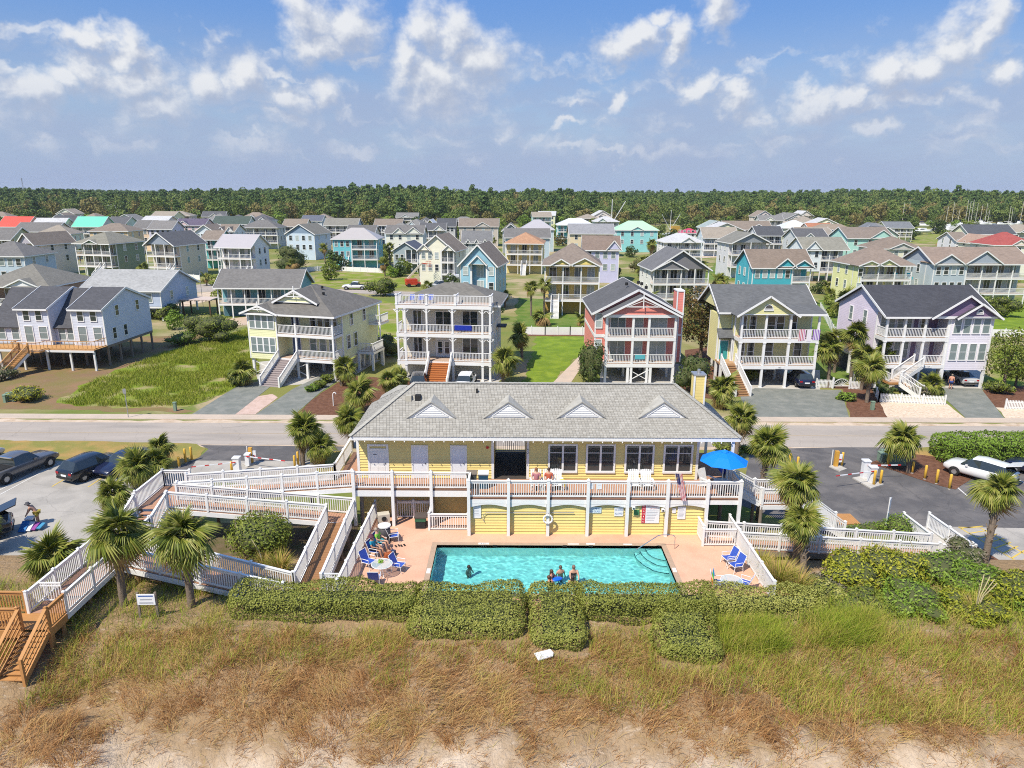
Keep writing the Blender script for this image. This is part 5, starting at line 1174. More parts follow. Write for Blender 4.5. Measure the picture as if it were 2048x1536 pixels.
S('lavender house with brown roof and tall turret-like bay', 1165, 1242, 498, 8, 9, c8(186, 186, 216), (.21, .16, .13), 'gx', 2.2, 2.3, 2, R_(-4), None, [(.85, .4, 2.0)], nwin=4, group=MID)
S('white and grey double-gabled house with wraparound balconies', 1304, 1425, 538, 7.2, 11, c8(222, 222, 214), (.15, .15, .155), 'gy', 2.6, 1.6, 2, R_(3), (0, 1, 2.2), [(.3, .58, 1.6)], pcols=5, nwin=6, group=MID, step=.18, gcol=c8(120, 118, 120))
S('tall three-level white house with grey porch walls', 1463, 1545, 485, 9, 10, c8(205, 205, 208), (.20, .195, .17), 'gy', 1.8, 3.0, 2, R_(5), (0, 1, 2.2), pcols=3, nwin=4, group=MID, gcol=c8(140, 145, 150))
S('vivid turquoise house with brown roof, porthole window and corner balcony', 1504, 1630, 533, 7.6, 9, c8(40, 168, 182), (.21, .165, .13), 'gx', 2.2, 1.8, 2, R_(2), (.68, 1, 2.0), [(.55, .32, 1.5), (.84, .34, 1.2)], pcols=2, nwin=4, group=MID, step=.18)
S('white-blue house with rounded gable and screened porches', 1608, 1700, 498, 8, 9, c8(212, 220, 228), (.24, .23, .19), 'gx', 2.0, 2.6, 2, R_(3), (.4, 1, 2.0), [(.2, .36, 1.9)], pcols=4, group=MID, closed=False)
S('mint green house with tall gable end', 1695, 1790, 475, 8.2, 11, c8(165, 215, 200), (.22, .18, .15), 'gx', 2.2, 2.4, 2, R_(4), None, [(.75, .5, 2.2)], nwin=3, group=MID)
S('yellow house with dark blue doors and turquoise balcony chairs', 1718, 1834, 531, 7.8, 10, c8(238, 226, 150), (.24, .19, .155), 'hip', 2.6, 2.3, 2, R_(3), (.05, 1, 2.2), [(.18, .42, .9), (.5, .4, 1.1)], pcols=4, nwin=5, group=MID, step=.18)
S('cream house with round columned corner turret', 1760, 1850, 497, 8, 10, c8(226, 218, 188), (.22, .175, .14), 'hip', 2.0, 2.5, 2, R_(3), None, [(.5, .6, 1.3)], nwin=4, group=MID, gcol=c8(190, 190, 178))
S('large blue-grey house with big arched gable window and long white deck', 1868, 2070, 526, 8.4, 10, c8(168, 182, 188), (.26, .20, .16), 'gx', 2.0, 2.6, 2, R_(3), (.34, 1, 2.4), [(.14, .28, 1.6), (.5, .36, 2.2)], pcols=5, nwin=8, group=MID, step=.18, gcol=c8(150, 160, 172))

# ---- far rows
FAR = 'houses of the far rows'
def F(label, xl, xr, ye, col, roofc, roof='hip', rise=2.2, ze=8.0, d=10, gables=(), metal=False, porch=None, rz=0, nwin=4, gcol=None):
    return S(label, xl, xr, ye, ze, d, col, roofc, roof, rise, 2.4, 2, rz, porch, gables, metal, FAR, nwin=nwin, pcols=4, step=.6, gcol=gcol, sidew=2)
F('small peach house with bright orange-red metal roof', -10, 55, 452, c8(235, 175, 150), (.62, .09, .05), 'gx', 2.6, metal=True)
F('wide grey-roofed house behind the pink-beige columned house', 20, 112, 462, c8(205, 205, 190), GREYR, 'gx', 2.0)
F('olive house with white balconies beside the wide grey-roofed house', -40, 22, 478, c8(188, 190, 150), GREYR, 'gx', 2.2, porch=(0, 1, 1.6))
F('dark grey-roofed cottage next to the green metal roof', 95, 150, 447, c8(170, 178, 180), DKR, 'gx', 2.4)
F('house with sea-green metal roof and open porch', 140, 205, 452, c8(190, 200, 195), (.16, .56, .40), 'gx', 2.6, metal=True, porch=(0, 1, 2))
F('tan house with brown roof and white roof walk', 172, 258, 462, c8(220, 190, 140), BRR, 'hip', 1.8)
F('peach house with brown-grey roof in the far row', 262, 305, 456, c8(225, 195, 160), GREYR, 'gx', 2.0)
F('lilac house with grey gabled roof in the far row', 292, 345, 457, c8(200, 195, 215), (.2, .19, .18), 'gx', 2.0)
F('pink house with dark solar panels on its roof', 345, 410, 450, c8(230, 190, 190), (.12, .10, .14), 'gx', 1.8, gables=[(.3, .4, 1.6)])
F('pair-gabled pale blue cottage before the pink house', 384, 432, 464, c8(205, 215, 228), BRR, 'gy', 1.8)
F('white cottage with brown roof and two front gables', 430, 470, 462, c8(215, 220, 228), BRR, 'gx', 1.6, gables=[(.25, .4, 1.4), (.75, .4, 1.4)])
F('house with dark green roof by the wood', 420, 498, 447, c8(205, 210, 205), (.075, .10, .085), 'gx', 2.2)
F('grey hip-roofed house with white upper porch', 478, 556, 455, c8(190, 198, 195), GREYR, 'hip', 2.0, porch=(0, 1, 2))
F('cream house left of the blue-grey dark-gabled house', 562, 612, 452, c8(228, 220, 200), (.24, .2, .16), 'gx', 2.0, porch=(0, 1, 1.8))
F('blue-roofed cottage at the edge of the wood', 600, 645, 441, c8(190, 198, 205), (.12, .13, .16), 'gx', 1.8)
F('pale house with olive-grey gable roof and side porch', 645, 716, 450, c8(205, 208, 208), (.22, .21, .18), 'gx', 2.0, porch=(0, 1, 1.8))
F('dark-roofed house peeping over the teal house', 690, 750, 466, c8(195, 195, 190), (.14, .135, .13), 'gx', 1.8)
F('royal blue house with brown roof', 746, 804, 450, c8(55, 95, 155), BRR, 'gx', 1.8, porch=(0, .4, 1.8))
F('cream house with two round-arched gables', 768, 848, 466, c8(238, 228, 208), GREYR, 'gx', 1.8, gables=[(.35, .3, 1.6), (.75, .4, 1.9)])
F('mustard yellow house with white lean-to roof', 842, 878, 456, c8(200, 185, 60), (.62, .62, .62), 'gy', 2.4, metal=True)
F('house with charcoal roof beside the mustard house', 872, 912, 452, c8(190, 190, 190), DKR, 'gx', 2.2)
F('tan house with big brown roof and window bands', 916, 998, 452, c8(190, 180, 165), BRR, 'gx', 2.2, gables=[(.6, .35, 1.5)])
F('grey cottage with three small dormers', 922, 984, 484, c8(178, 182, 178), (.17, .17, .17), 'gx', 2.4, 6.5, gables=[(.2, .12, .9), (.5, .12, .9), (.8, .12, .9)])
F('dark gabled house beside the tan window-band house', 1003, 1040, 461, c8(150, 155, 160), (.12, .11, .11), 'gy', 1.8)
F('grey-blue house with pale pyramid roof', 1040, 1110, 459, c8(175, 195, 200), (.42, .40, .41), 'hip', 2.6, metal=True)
F('pale blue-grey house behind the orange-roofed house', 1008, 1102, 474, c8(175, 195, 205), GREYR, 'gx', 1.8)
F('aqua house with white roof and small balconies', 1114, 1190, 450, c8(70, 190, 200), (.62, .63, .62), 'hip', 2.0, metal=True, porch=(0, .5, 1.6))
F('tan house with long grey roof', 1138, 1230, 466, c8(220, 200, 160), (.26, .26, .27), 'gx', 2.2)
F('aqua house with pale green metal roof', 1232, 1318, 460, c8(130, 205, 205), (.42, .66, .42), 'hip', 2.4, metal=True, gables=[(.5, .3, 1.2)])
F('small marina hut with crimson awning roof', 1362, 1402, 466, c8(225, 225, 225), (.50, .05, .10), 'hip', 1.4, 4.5, 7, metal=True)
F('seafoam house with tall front gable and double balconies', 1407, 1462, 455, c8(160, 200, 195), (.30, .35, .34), 'gy', 2.0, porch=(0, 1, 2), gcol=c8(150, 190, 190))
F('brown-roofed beige house behind the tall white house', 1452, 1545, 458, c8(205, 195, 175), BRR, 'gx', 2.2, gables=[(.7, .4, 1.8)])
F('dark-roofed house with white hip porch', 1515, 1570, 470, c8(205, 208, 212), DKR, 'gx', 2.0, porch=(0, 1, 1.8))
F('pale yellow house with white metal roof', 1568, 1626, 456, c8(235, 228, 180), (.62, .63, .62), 'hip', 2.2, metal=True)
F('terracotta-roofed low house by the white-roofed one', 1620, 1670, 458, c8(225, 210, 190), (.38, .17, .10), 'gx', 1.6)
F('wide tan-roofed house with dormers before the marina', 1625, 1722, 466, c8(205, 210, 205), (.27, .22, .17), 'hip', 2.2, gables=[(.4, .25, 1.2)])
F('small grey-capped pavilion at the edge of the marina', 1742, 1765, 457, c8(160, 170, 175), (.17, .18, .2), 'hip', 1.6)
F('pale yellow boatyard house with grey roof', 1775, 1828, 455, c8(235, 225, 160), (.17, .18, .19), 'gx', 1.9, 6.5, porch=(0.3, 1, 1.5))
F('long cream house with charcoal roof and white corner porches', 1940, 2032, 467, c8(238, 230, 185), (.085, .09, .10), 'gx', 2.2, porch=(0, .28, 1.8))
F('small white dormered cottage beside the long cream house', 1912, 1942, 480, c8(215, 215, 218), BRR, 'gx', 1.8, 6.5)
F('cream house with brick-red hip roof', 1990, 2075, 490, c8(235, 228, 200), (.33, .085, .075), 'hip', 2.4, gables=[(.6, .4, 1.4)])
F('cream cottage with tan roof in front of the brick-red roof', 1958, 2000, 486, c8(235, 228, 195), (.36, .25, .19), 'gy', 1.8, 6.5)
F('big white lodge among the trees', 190, 215, 416, c8(232, 235, 238), (.30, .34, .38), 'hip', 2.4)
F('white house with bright metal roof in a clearing of the wood', 208, 240, 416, c8(228, 230, 232), (.72, .74, .76), 'gx', 2.0, metal=True, porch=(0, 1, 2))
F('low white outbuilding beside the clearing', 248, 270, 422, c8(215, 215, 215), (.55, .57, .6), 'gx', 1.2, 5, metal=True)
# the packed far rows behind: small pale houses filling the gaps
hq = random.Random(77); nf = 0; tries = 0
PALE = [('cream', (236, 228, 204)), ('white', (232, 234, 236)), ('pale blue', (196, 212, 226)), ('pale yellow', (238, 230, 178)), ('grey', (196, 200, 202)), ('pale green', (196, 214, 196)), ('pink-beige', (228, 208, 196)), ('aqua', (150, 205, 208))]
ROOFS = [('grey', (.20, .195, .185)), ('brown', (.25, .205, .165)), ('tan', (.30, .26, .21)), ('dark', (.11, .11, .115)), ('pale metal', (.48, .48, .48))]
while nf < 46 and tries < 6000:
    tries += 1; y = hq.uniform(215, 455); x = hq.uniform(-.76, .76)*y
    if any((x-a)**2+(y-b)**2 < (r+5.5)**2 for a, b, r in FOOT) or (x/y > .5 and y > 320) or (.14 < x/y < .32 and y > 285) or (-.42 < x/y < -.02 and y < 235): continue
    nf += 1; (cn, cc), (rn, rc) = hq.choice(PALE), hq.choice(ROOFS); ze = hq.choice((6.5, 8.0, 8.0)); w = hq.uniform(8.5, 13)
    h = House('%s house with %s roof in the packed far rows' % (cn, rn), x, y, hq.uniform(-.15, .15), c8(*cc), rc, group=FAR, step=.6); d = hq.uniform(9, 12); FOOT.append((x, y+d/2, max(w, d)*.62)); pd = hq.choice((0, 1.8, 1.8))
    h.wall(-w/2, w/2, pd, d, 0, ze, corners=False); fh = (ze-2.2)/2
    if hq.random() < .5: h.hip(-w/2, w/2, 0, d, ze, hq.uniform(2.2, 3.0))
    else: h.gable(-w/2, w/2, 0, d, ze, hq.uniform(2.2, 3.2), hq.choice('xxy'))
    if hq.random() < .5: h.front_gable(hq.uniform(-.25, .25)*w, w*.4, -.35, ze, 1.5, 4)
    for f in (0, 1):
        h.wins(-w/2+.4, w/2-.4, pd, 2.2+f*fh+.5, 4, 1.1, 1.6, 'slider' if pd else 'single')
        if pd: h.slab(-w/2, w/2, 0, pd, 2.2+f*fh, .3); h.rail([(-w/2, .1), (w/2, .1)], 2.2+f*fh, .95)
        h.wins(1.5, d-1, w/2 if x < 0 else -w/2, 2.2+f*fh+.7, 2, .8, 1.3, face='right' if x < 0 else 'left')
    if pd: h.cols([lerp(-w/2+.1, w/2-.1, i/3) for i in range(4)], .12, 0, ze-.05, .2)
# pergola of the pool terrace behind the yellow house
pg = empty('pergola', tuple(G(395, 632, 0)), 0, 'brown pergola with flat pale roof on the terrace behind the yellow house', 'pergola')
for x in (-2.3, 2.3):
    for y in (0, 3): MB().box(x-.1, x+.1, y-.1, y+.1, 0, 2.6).build('post', plain('brown_timber', (.10, .05, .03), .8), pg)
MB().box(-2.7, 2.7, -.4, 3.4, 2.72, 2.86).build('roof', plain('pale_panel', (.55, .45, .40), .7), pg)
m = MB()
for i in range(9): m.box(-2.6+i*.62, -2.5+i*.62, -.35, 3.3, 2.58, 2.715)
m.build('rafters', _M['brown_timber'], pg)
# ------------------------------------------------------------------ vegetation
def unit(a): return a/np.maximum(np.linalg.norm(a, axis=-1, keepdims=True), 1e-9)
def leaf_quads(P, N, size, aspect=.5, spread=.9, rng=nrng):
    n = len(P); N = unit(N+rng.normal(0, spread, (n, 3))*.6); t = unit(np.cross(N, rng.normal(0, 1, (n, 3)))); b = np.cross(N, t)
    s = size*rng.uniform(.6, 1.3, (n, 1)); V = np.stack([P-t*s*.5, P+b*s*aspect*.5+N*s*.06, P+t*s*.5, P-b*s*aspect*.5+N*s*.06], 1).reshape(-1, 3)
    return V, np.arange(n*4).reshape(-1, 4)
def lobe_points(lobes, n, rng=nrng, lo=.72, hi=1.04, flat=-2.):
    L = np.array(lobes, float); vol = (L[:, 3]*L[:, 4])**.9; k = rng.choice(len(L), n, p=vol/vol.sum()); d = unit(rng.normal(0, 1, (n, 3)))
    r = rng.uniform(lo**3, hi**3, (n, 1))**(1/3); P = L[k, :3]+d*r*L[k, 3:6]; N = unit(d/L[k, 3:6])
    inside = np.zeros(n, bool)
    for j in range(len(L)):
        q = (P-L[j, :3])/L[j, 3:6]; inside |= ((q*q).sum(1) < .6) & (k != j)
    keep = ~inside & (P[:, 2] > flat); return P[keep], N[keep]
LEAF = {'bush': tinted('bush_leaves', [(.07, .11, .016), (.16, .205, .026), (.26, .285, .045)], .55, .15),
        'hedge': tinted('hedge_leaves', [(.11, .14, .02), (.235, .26, .045), (.37, .365, .09), (.50, .46, .16)], .6, .18, var=.18, nscale=.9, spec=.2),
        'yellow': tinted('yellow_green_leaves', [(.15, .19, .018), (.33, .35, .03), (.48, .43, .05)], .55, .2),
        'green': tinted('fresh_green_leaves', [(.08, .155, .018), (.18, .28, .03), (.28, .38, .06)], .55, .2),
        'dark': tinted('dark_evergreen_leaves', [(.03, .055, .012), (.065, .10, .02), (.11, .145, .035)], .5, .1),
        'magnolia': tinted('magnolia_leaves', [(.05, .065, .014), (.12, .11, .03), (.26, .15, .06)], .4, .1),
        'grey': tinted('grey_twigs', [(.12, .10, .075), (.22, .19, .14), (.16, .17, .07)], .8),
        'forest': tinted('forest_leaves', [(.075, .12, .03), (.13, .185, .042), (.18, .225, .055), (.25, .23, .085)], .8, .15, .30, .9),
        'forest2': tinted('forest_leaves_autumn', [(.14, .14, .04), (.23, .20, .065), (.32, .24, .10)], .8, .15, .30, .9),
        'pine': tinted('pine_needles', [(.065, .12, .032), (.105, .17, .045), (.15, .21, .06)], .8, .15, .30, .9)}
DARKG = plain('shaded_core_green', (.075, .085, .028), .9)  # solid core behind the leaves; shade between them is put into its colour
BARK = plain('bark', (.16, .12, .085), .9, var=.25, scale=4)
def shrub(name, label, loc, lobes, n, size, leaf='bush', cat='shrub', group=None, stem=True, core=.74):
    o = empty(name, loc, rnd.uniform(0, 6), label, cat, group)
    P, N = lobe_points(lobes, n, flat=-.05); V, Fc = leaf_quads(P, N, size)
    link('foliage', npmesh('foliage', V, Fc, 4, nrng.random(len(Fc))), LEAF[leaf], o)
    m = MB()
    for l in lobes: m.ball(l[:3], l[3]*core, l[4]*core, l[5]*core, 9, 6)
    m.build('shaded_core', DARKG, o, True)
    if stem:
        s = MB()
        for k in range(3): s.cyl((rnd.uniform(-.1, .1), rnd.uniform(-.1, .1), -.2), (*[v*.6 for v in rnd.choice(lobes)[:2]], lobes[0][2]), .06, .03, 5)
        s.build('stem', BARK, o)
    return o
def lobes_random(r, h, k, seed, z0=.3):
    q = random.Random(seed); out = [(0, 0, h*.5, r*.75, r*.75, h*.5)]
    for i in range(k):
        a = q.uniform(0, 6.28); d = q.uniform(.3, .75)*r; s = q.uniform(.32, .55); out.append((d*math.cos(a), d*math.sin(a), h*q.uniform(.25, .85), r*s, r*s, h*s*.6))
    return out
# ---- clipped hedge between the pool and the dune
def hedge_block(label, x0, x1, y0, y1, z0, z1, rr=.38, dens=420, size=.105, leaf='hedge', slope=0.0, group='hedge blocks in front of the pool'):
    c = np.array([(x0+x1)/2, (y0+y1)/2, (z0+z1)/2]); h = np.array([(x1-x0)/2, (y1-y0)/2, (z1-z0)/2]); ar = np.array([h[1]*h[2], h[1]*h[2], h[0]*h[2], h[0]*h[2], h[0]*h[1]*1.0])*4
    n = int(ar.sum()*dens); k = nrng.choice(5, n, p=ar/ar.sum()); P = nrng.uniform(-1, 1, (n, 3))*h
    for f, (ax, sg) in enumerate(((0, -1), (0, 1), (1, -1), (1, 1), (2, 1))): P[k == f, ax] = sg*h[ax]
    hin = np.maximum(h-rr, .05); q = np.clip(P, -hin, hin); q[:, 2] = np.clip(P[:, 2], -h[2], hin[2]); N = unit(P-q); P = q+N*rr
    W = P+c; P = P+N*((fbm(W[:, 0]*1.3+W[:, 2], W[:, 1]*1.3+W[:, 2]*.7, .55, 3)-.5)*.7+.08+nrng.normal(0, .045, n))[:, None]
    P[:, 2] += slope*(P[:, 1]-h[1])*np.clip((P[:, 2]+h[2])/(2*h[2]), 0, 1)
    low = np.clip(1-(P[:, 2]+h[2])/(1.1*h[2]), 0, 1)**1.3; P[:, 1] += low*.42*np.clip((h[1]-P[:, 1])/(2*h[1]), 0, 1); P[:, 0] *= 1-low*.28/max(h[0], .6)   # foot drawn in so the lower front shades itself
    o = empty('hedge', tuple(c-np.array([0, 0, h[2]])), 0, label, 'hedge', group)
    V, Fc = leaf_quads(P+np.array([0, 0, h[2]]), N, size); link('foliage', npmesh('foliage', V, Fc, 4, .3+.4*nrng.random(len(Fc))), LEAF[leaf], o)
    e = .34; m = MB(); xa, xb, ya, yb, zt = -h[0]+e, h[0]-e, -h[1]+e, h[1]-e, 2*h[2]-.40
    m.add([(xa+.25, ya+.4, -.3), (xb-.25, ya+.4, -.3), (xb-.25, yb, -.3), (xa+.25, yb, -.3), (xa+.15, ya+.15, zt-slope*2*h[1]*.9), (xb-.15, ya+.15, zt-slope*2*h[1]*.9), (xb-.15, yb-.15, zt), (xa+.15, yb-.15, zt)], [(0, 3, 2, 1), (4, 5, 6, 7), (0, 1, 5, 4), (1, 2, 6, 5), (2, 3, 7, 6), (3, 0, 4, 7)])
    m.build('shaded_core', DARKG, o); return o
hedge_block('long clipped hedge running from the ramp end to the pool corner', -13.4, -4.5, 29.1, 31.0, .3, 2.05, .5)
hedge_block('deep clipped hedge block before the deep end of the pool', -4.7, .55, 27.9, 31.0, .2, 2.08, .55, slope=.14)
hedge_block('projecting hedge block with a dark gap on its left side', .95, 3.4, 27.3, 31.0, .1, 2.05, .5, slope=.18)
hedge_block('straight hedge stretch before the pool steps', 3.3, 9.7, 29.2, 30.9, .3, 1.98, .5)
hedge_block('rounded hedge stub standing forward toward the sand', 6.7, 9.5, 26.7, 29.6, -.1, 1.85, .65, slope=.2)
hedge_block('hedge end below the pool table, merging into wild shrubs', 9.5, 15.2, 29.4, 31.0, .3, 1.85, .55)
hedge_block('dark green road hedge behind the parked white car', px_x(1880, 900, 52.5), 60, 51.6, 54.2, 0, 1.9, .5, 120, .2, 'green', group='hedges by the car park')
# ---- bushes
shrub('shrub', 'big round clipped bush beneath the switchback ramp', (G(510, 1116, .5)).xyz+Vector((0, .9, .0)), [(0, 0, 1.0, 2.0, 1.8, 1.25), (.5, .2, 1.2, 1.3, 1.3, 1.05), (-.7, -.1, .9, 1.2, 1.2, .95)], 5200, .17, 'bush')
shrub('shrub', 'small bright dome bush beside the car park sign', G(1797, 1066, 0), [(0, 0, .35, 1.35, 1.0, .85)], 1500, .13, 'green', stem=False)
shrub('shrub', 'low clipped green strip bush beside the small timber platform', G(1742, 1062, 0), [(x, 0, .2, .7, .5, .42) for x in (-1.6, -.8, 0, .8, 1.6)], 1500, .13, 'green', stem=False)
wild = 'wild shrubs on the dune crest'
for i, (px, py, r, h_, leaf, lab) in enumerate([
        (1710, 1165, 1.9, 1.5, 'yellow', 'yellow-green wild shrub right of the hedge end'), (1790, 1160, 2.0, 1.6, 'yellow', 'olive-yellow shrub below the poolside ramp'),
        (1880, 1160, 2.0, 1.4, 'green', 'green shrub mound in the middle of the dune thicket'), (1960, 1185, 1.7, 1.3, 'green', 'leafy shrub at the foot of the palm by the hatched concrete'),
        (1830, 1215, 1.9, 1.1, 'green', 'low green shrub in front of the dune thicket'), (1720, 1225, 1.8, 1.0, 'bush', 'dark green low shrub next to the hedge end'),
        (2030, 1210, 1.8, 1.3, 'yellow', 'golden shrub beside the mulch bed'), (1930, 1235, 1.7, .9, 'yellow', 'sprawling yellow shrub over the tall grass'), (1640, 1205, 1.2, 1.1, 'hedge', 'small grey-green shrub closing the hedge'),
        (2090, 1250, 2.0, 1.2, 'green', 'green shrub beyond the golden one by the mulch bed'), (1930, 1130, 1.5, 1.5, 'grey', 'tangle of grey bare twigs at the ramp corner'), (1655, 1180, 1.0, .8, 'grey', 'grey dry bush behind the hedge end')]):
    p = G(px, py, .6); p.z = ground_h(p.x, p.y)-.1
    shrub('shrub', lab, p, lobes_random(r, h_, 9, i+40), 4200 if leaf != 'grey' else 1500, .17, leaf, group=wild)
for px, py, r, h_, leaf, lab, n in [
        (425, 682, 4.2, 4.0, 'bush', 'large spreading bush on the field behind the yellow house', 3200), (365, 690, 2.6, 1.8, 'green', 'low green bush left of the large field bush', 1200),
        (588, 545, 5.2, 6.5, 'dark', 'dark rounded tree in front of the white metal-roofed house', 2200), (765, 592, 3.2, 3.6, 'bush', 'bushy tree beside the white pickup truck', 1700), (768, 712, 2.3, 2.6, 'dark', 'dark bush behind the side deck of the yellow house', 1400), (330, 640, 2.6, 2.4, 'bush', 'grey-green bush beside the pergola', 1200),
        (62, 800, 1.8, 1.5, 'yellow', 'round dry-green bush beside the green utility box', 1100), (10, 758, 1.8, 1.3, 'grey', 'brown dry bush at the edge of the bare ground', 800), (1180, 768, 1.6, 5.2, 'dark', 'slim dark tree at the left corner of the coral house', 2000), (1385, 785, 2.4, 4.2, 'dark', 'rounded dark shrub at the right corner of the coral house', 2200),
        (1440, 640, 3.0, 5.0, 'dark', 'dark tree between the coral and yellow-green houses', 1800), (1998, 632, 3.0, 3.6, 'bush', 'bush on the lawn beyond the purple house', 1500), (850, 560, 2.3, 4.2, 'magnolia', 'red-tinged small tree beside the boom lift', 1200), (485, 770, 1.3, 1.5, 'dark', 'dark shrub at the edge of the gravel drive', 900),
        (1230, 560, 2.0, 3.5, 'dark', 'dark shrub at the corner of the deep yellow house', 900), (1275, 545, 2.4, 3.8, 'magnolia', 'brownish bush before the lavender house', 900), (1690, 800, 1.0, .8, 'green', 'small green bush behind the picket fence', 600), (1770, 790, 1.1, 1.0, 'dark', 'dark low shrub inside the picket fence', 700), (1840, 790, .95, 1.0, 'grey', 'rounded dry shrub by the purple house stair', 700), (1995, 785, 1.4, 1.3, 'bush', 'low bush beside the purple house drive', 900),
        (640, 775, .9, .8, 'bush', 'small rounded bush at the foot of the yellow house posts', 500), (655, 765, .9, .9, 'bush', 'second small bush by the yellow house posts', 500), (625, 782, .8, .7, 'green', 'third small bush on the mulch by the gravel drive', 450), (1500, 510, 3, 3, 'bush', 'bush beside the back street', 700), (1385, 505, 2.4, 2.2, 'yellow', 'round yellow-green bush on the back street corner', 700), (1310, 512, 2.5, 4, 'dark', 'dark tree before the pale green roof', 700), (1350, 500, 2.4, 3.6, 'green', 'green tree near the marina hut', 600), (1415, 497, 2.5, 4, 'green', 'green garden tree beside the seafoam house', 600), (1500, 905, .8, .5, 'bush', 'low plant on the mulch under the leaning palm', 350), (1455, 905, 1.2, 1.1, 'bush', 'bush behind the covered porch', 600), (1290, 560, 2.2, 3.0, 'bush', 'bush right of the lavender house', 600), (960, 560, 1.7, 2.2, 'dark', 'bush behind the sky blue house', 500), (845, 520, 2, 3, 'bush', 'bush before the small blue-grey house', 500), (795, 552, 2, 2.5, 'dark', 'dark bush by the picket-fenced teal house', 600), (420, 530, 2, 3, 'bush', 'bush between the beige and the white houses', 500)]:
    shrub('shrub', lab, G(px, py, 0), lobes_random(r, h_, 7, int(px)), n, .26 if py > 640 else .4, leaf, group=None)
# ---- trees with trunks
def tree(label, loc, h, r, leaf, n, size, seed, name='tree', group=None):
    q = random.Random(seed); o = empty(name, loc, 0, label, 'tree', group); t = MB(); t.cyl((0, 0, -.3), (0, 0, h*.45), h*.022+.05, h*.015+.03, 7)
    lobes = []
    for i in range(11):
        a = i*2.4; z = h*lerp(.32, .9, i/10); d = r*math.sin(lerp(.5, 2.9, i/10))*q.uniform(.4, .8); p = (d*math.cos(a), d*math.sin(a), z); t.cyl((0, 0, h*q.uniform(.2, .5)), p, .06, .025, 5); s = r*q.uniform(.38, .58); lobes.append((*p, s, s, s*.85))
    t.build('trunk', BARK, o); P, N = lobe_points(lobes, n, lo=.35); V, Fc = leaf_quads(P, N, size); link('crown', npmesh('crown', V, Fc, 4, nrng.random(len(Fc))), LEAF[leaf], o); return o
tree('tall bronze-leaved magnolia between the coral and yellow-green houses', G(1400, 725), 9.4, 3.3, 'magnolia', 6500, .34, 3)
tree('upright green tree beside the magnolia', G(1435, 705), 8.0, 2.8, 'dark', 4200, .34, 4)
tree('wind-shaped juniper tree right of the purple house', G(2005, 782), 7.0, 2.3, 'bush', 3000, .28, 5)
tree('slender juniper in front of the purple house wall', G(1758, 770), 6.2, 1.1, 'bush', 1500, .26, 6)
tree('small juniper below the wind-shaped one', G(2030, 775), 4.2, 1.7, 'bush', 1700, .26, 8)
# ---- sabal palms: every frond is a piece
def frond_mesh(seed, L=1.0, droop=.5):
    q = random.Random(seed); V, Fc, tn = [], [], []
    def tri(*p):
        k = len(V); V.extend(p); Fc.append((k, k+1, k+2, k+2)); tn.append(q.random())
    def quad(a, b, c, d, t): k = len(V); V.extend((a, b, c, d)); Fc.append((k, k+1, k+2, k+3)); tn.append(t)
    st = .42*L; tt = q.random()
    quad((0, -.018, 0), (0, .018, 0), (st, .012, .02), (st, -.012, .02), .6)
    n = 30
    for i in range(n):
        u = (i+.5)/n*2-1; a = u*R_(122); ln = L*(.66-.20*abs(u)**2)*q.uniform(.88, 1.08); w = .033*L
        d = (math.cos(a), math.sin(a)); fold = -.10*abs(math.sin(a)); px, py = st+d[0]*ln*.55, d[1]*ln*.55; z1 = .03+fold*L*.4-droop*.10*L; ex, ey = st+d[0]*ln, d[1]*ln; z2 = z1-droop*L*q.uniform(.22, .42)
        nx, ny = -d[1]*w, d[0]*w; t = q.random()
        quad((st-.01, 0, .02), (px+nx, py+ny, z1-.02), (px, py, z1+.025), (st, 0, .03), t); quad((st, 0, .03), (px, py, z1+.025), (px-nx, py-ny, z1-.02), (st-.01, 0, .02), t)
        quad((px+nx, py+ny, z1-.02), (ex, ey, z2), (ex, ey, z2), (px, py, z1+.025), t); quad((px, py, z1+.025), (ex, ey, z2), (ex, ey, z2), (px-nx, py-ny, z1-.02), t)
    V = np.array(V); Fc = np.array(Fc)
    m = bpy.data.meshes.new('frond'); fs = [tuple(dict.fromkeys(map(int, f))) for f in Fc]
    # collapse doubled points so tips stay triangles
    fs2 = []
    for f in fs:
        o = []
        for i in f:
            if not o or np.linalg.norm(V[i]-V[o[-1]]) > 1e-6: o.append(i)
        fs2.append(tuple(o))
    m.from_pydata([tuple(v) for v in V], [], fs2); a = m.attributes.new('tint', 'FLOAT', 'FACE'); a.data.foreach_set('value', np.array(tn, 'f')); return m
M_PALM = tinted('palm_fronds', [(.075, .105, .014), (.18, .22, .03), (.31, .32, .06), (.44, .40, .13)], .5, .25, var=.14, spec=.35)
M_PALMD = tinted('dry_palm_fronds', [(.22, .13, .05), (.36, .23, .09), (.26, .22, .06)], .7, .1)
FR = []
for i in range(3):
    m = frond_mesh(60+i, 1, (.55, .95, 1.35)[i]); m.materials.append(M_PALM); FR.append(m)
FRD = frond_mesh(70, 1, 1.7); FRD.materials.append(M_PALMD)
M_TRUNK = plain('palm_trunk', (.20, .155, .115), .95, var=.35, scale=5, bump=.9, bscale=14)
M_BOOT = plain('palm_boots', (.27, .20, .13), .95, var=.3, scale=5)
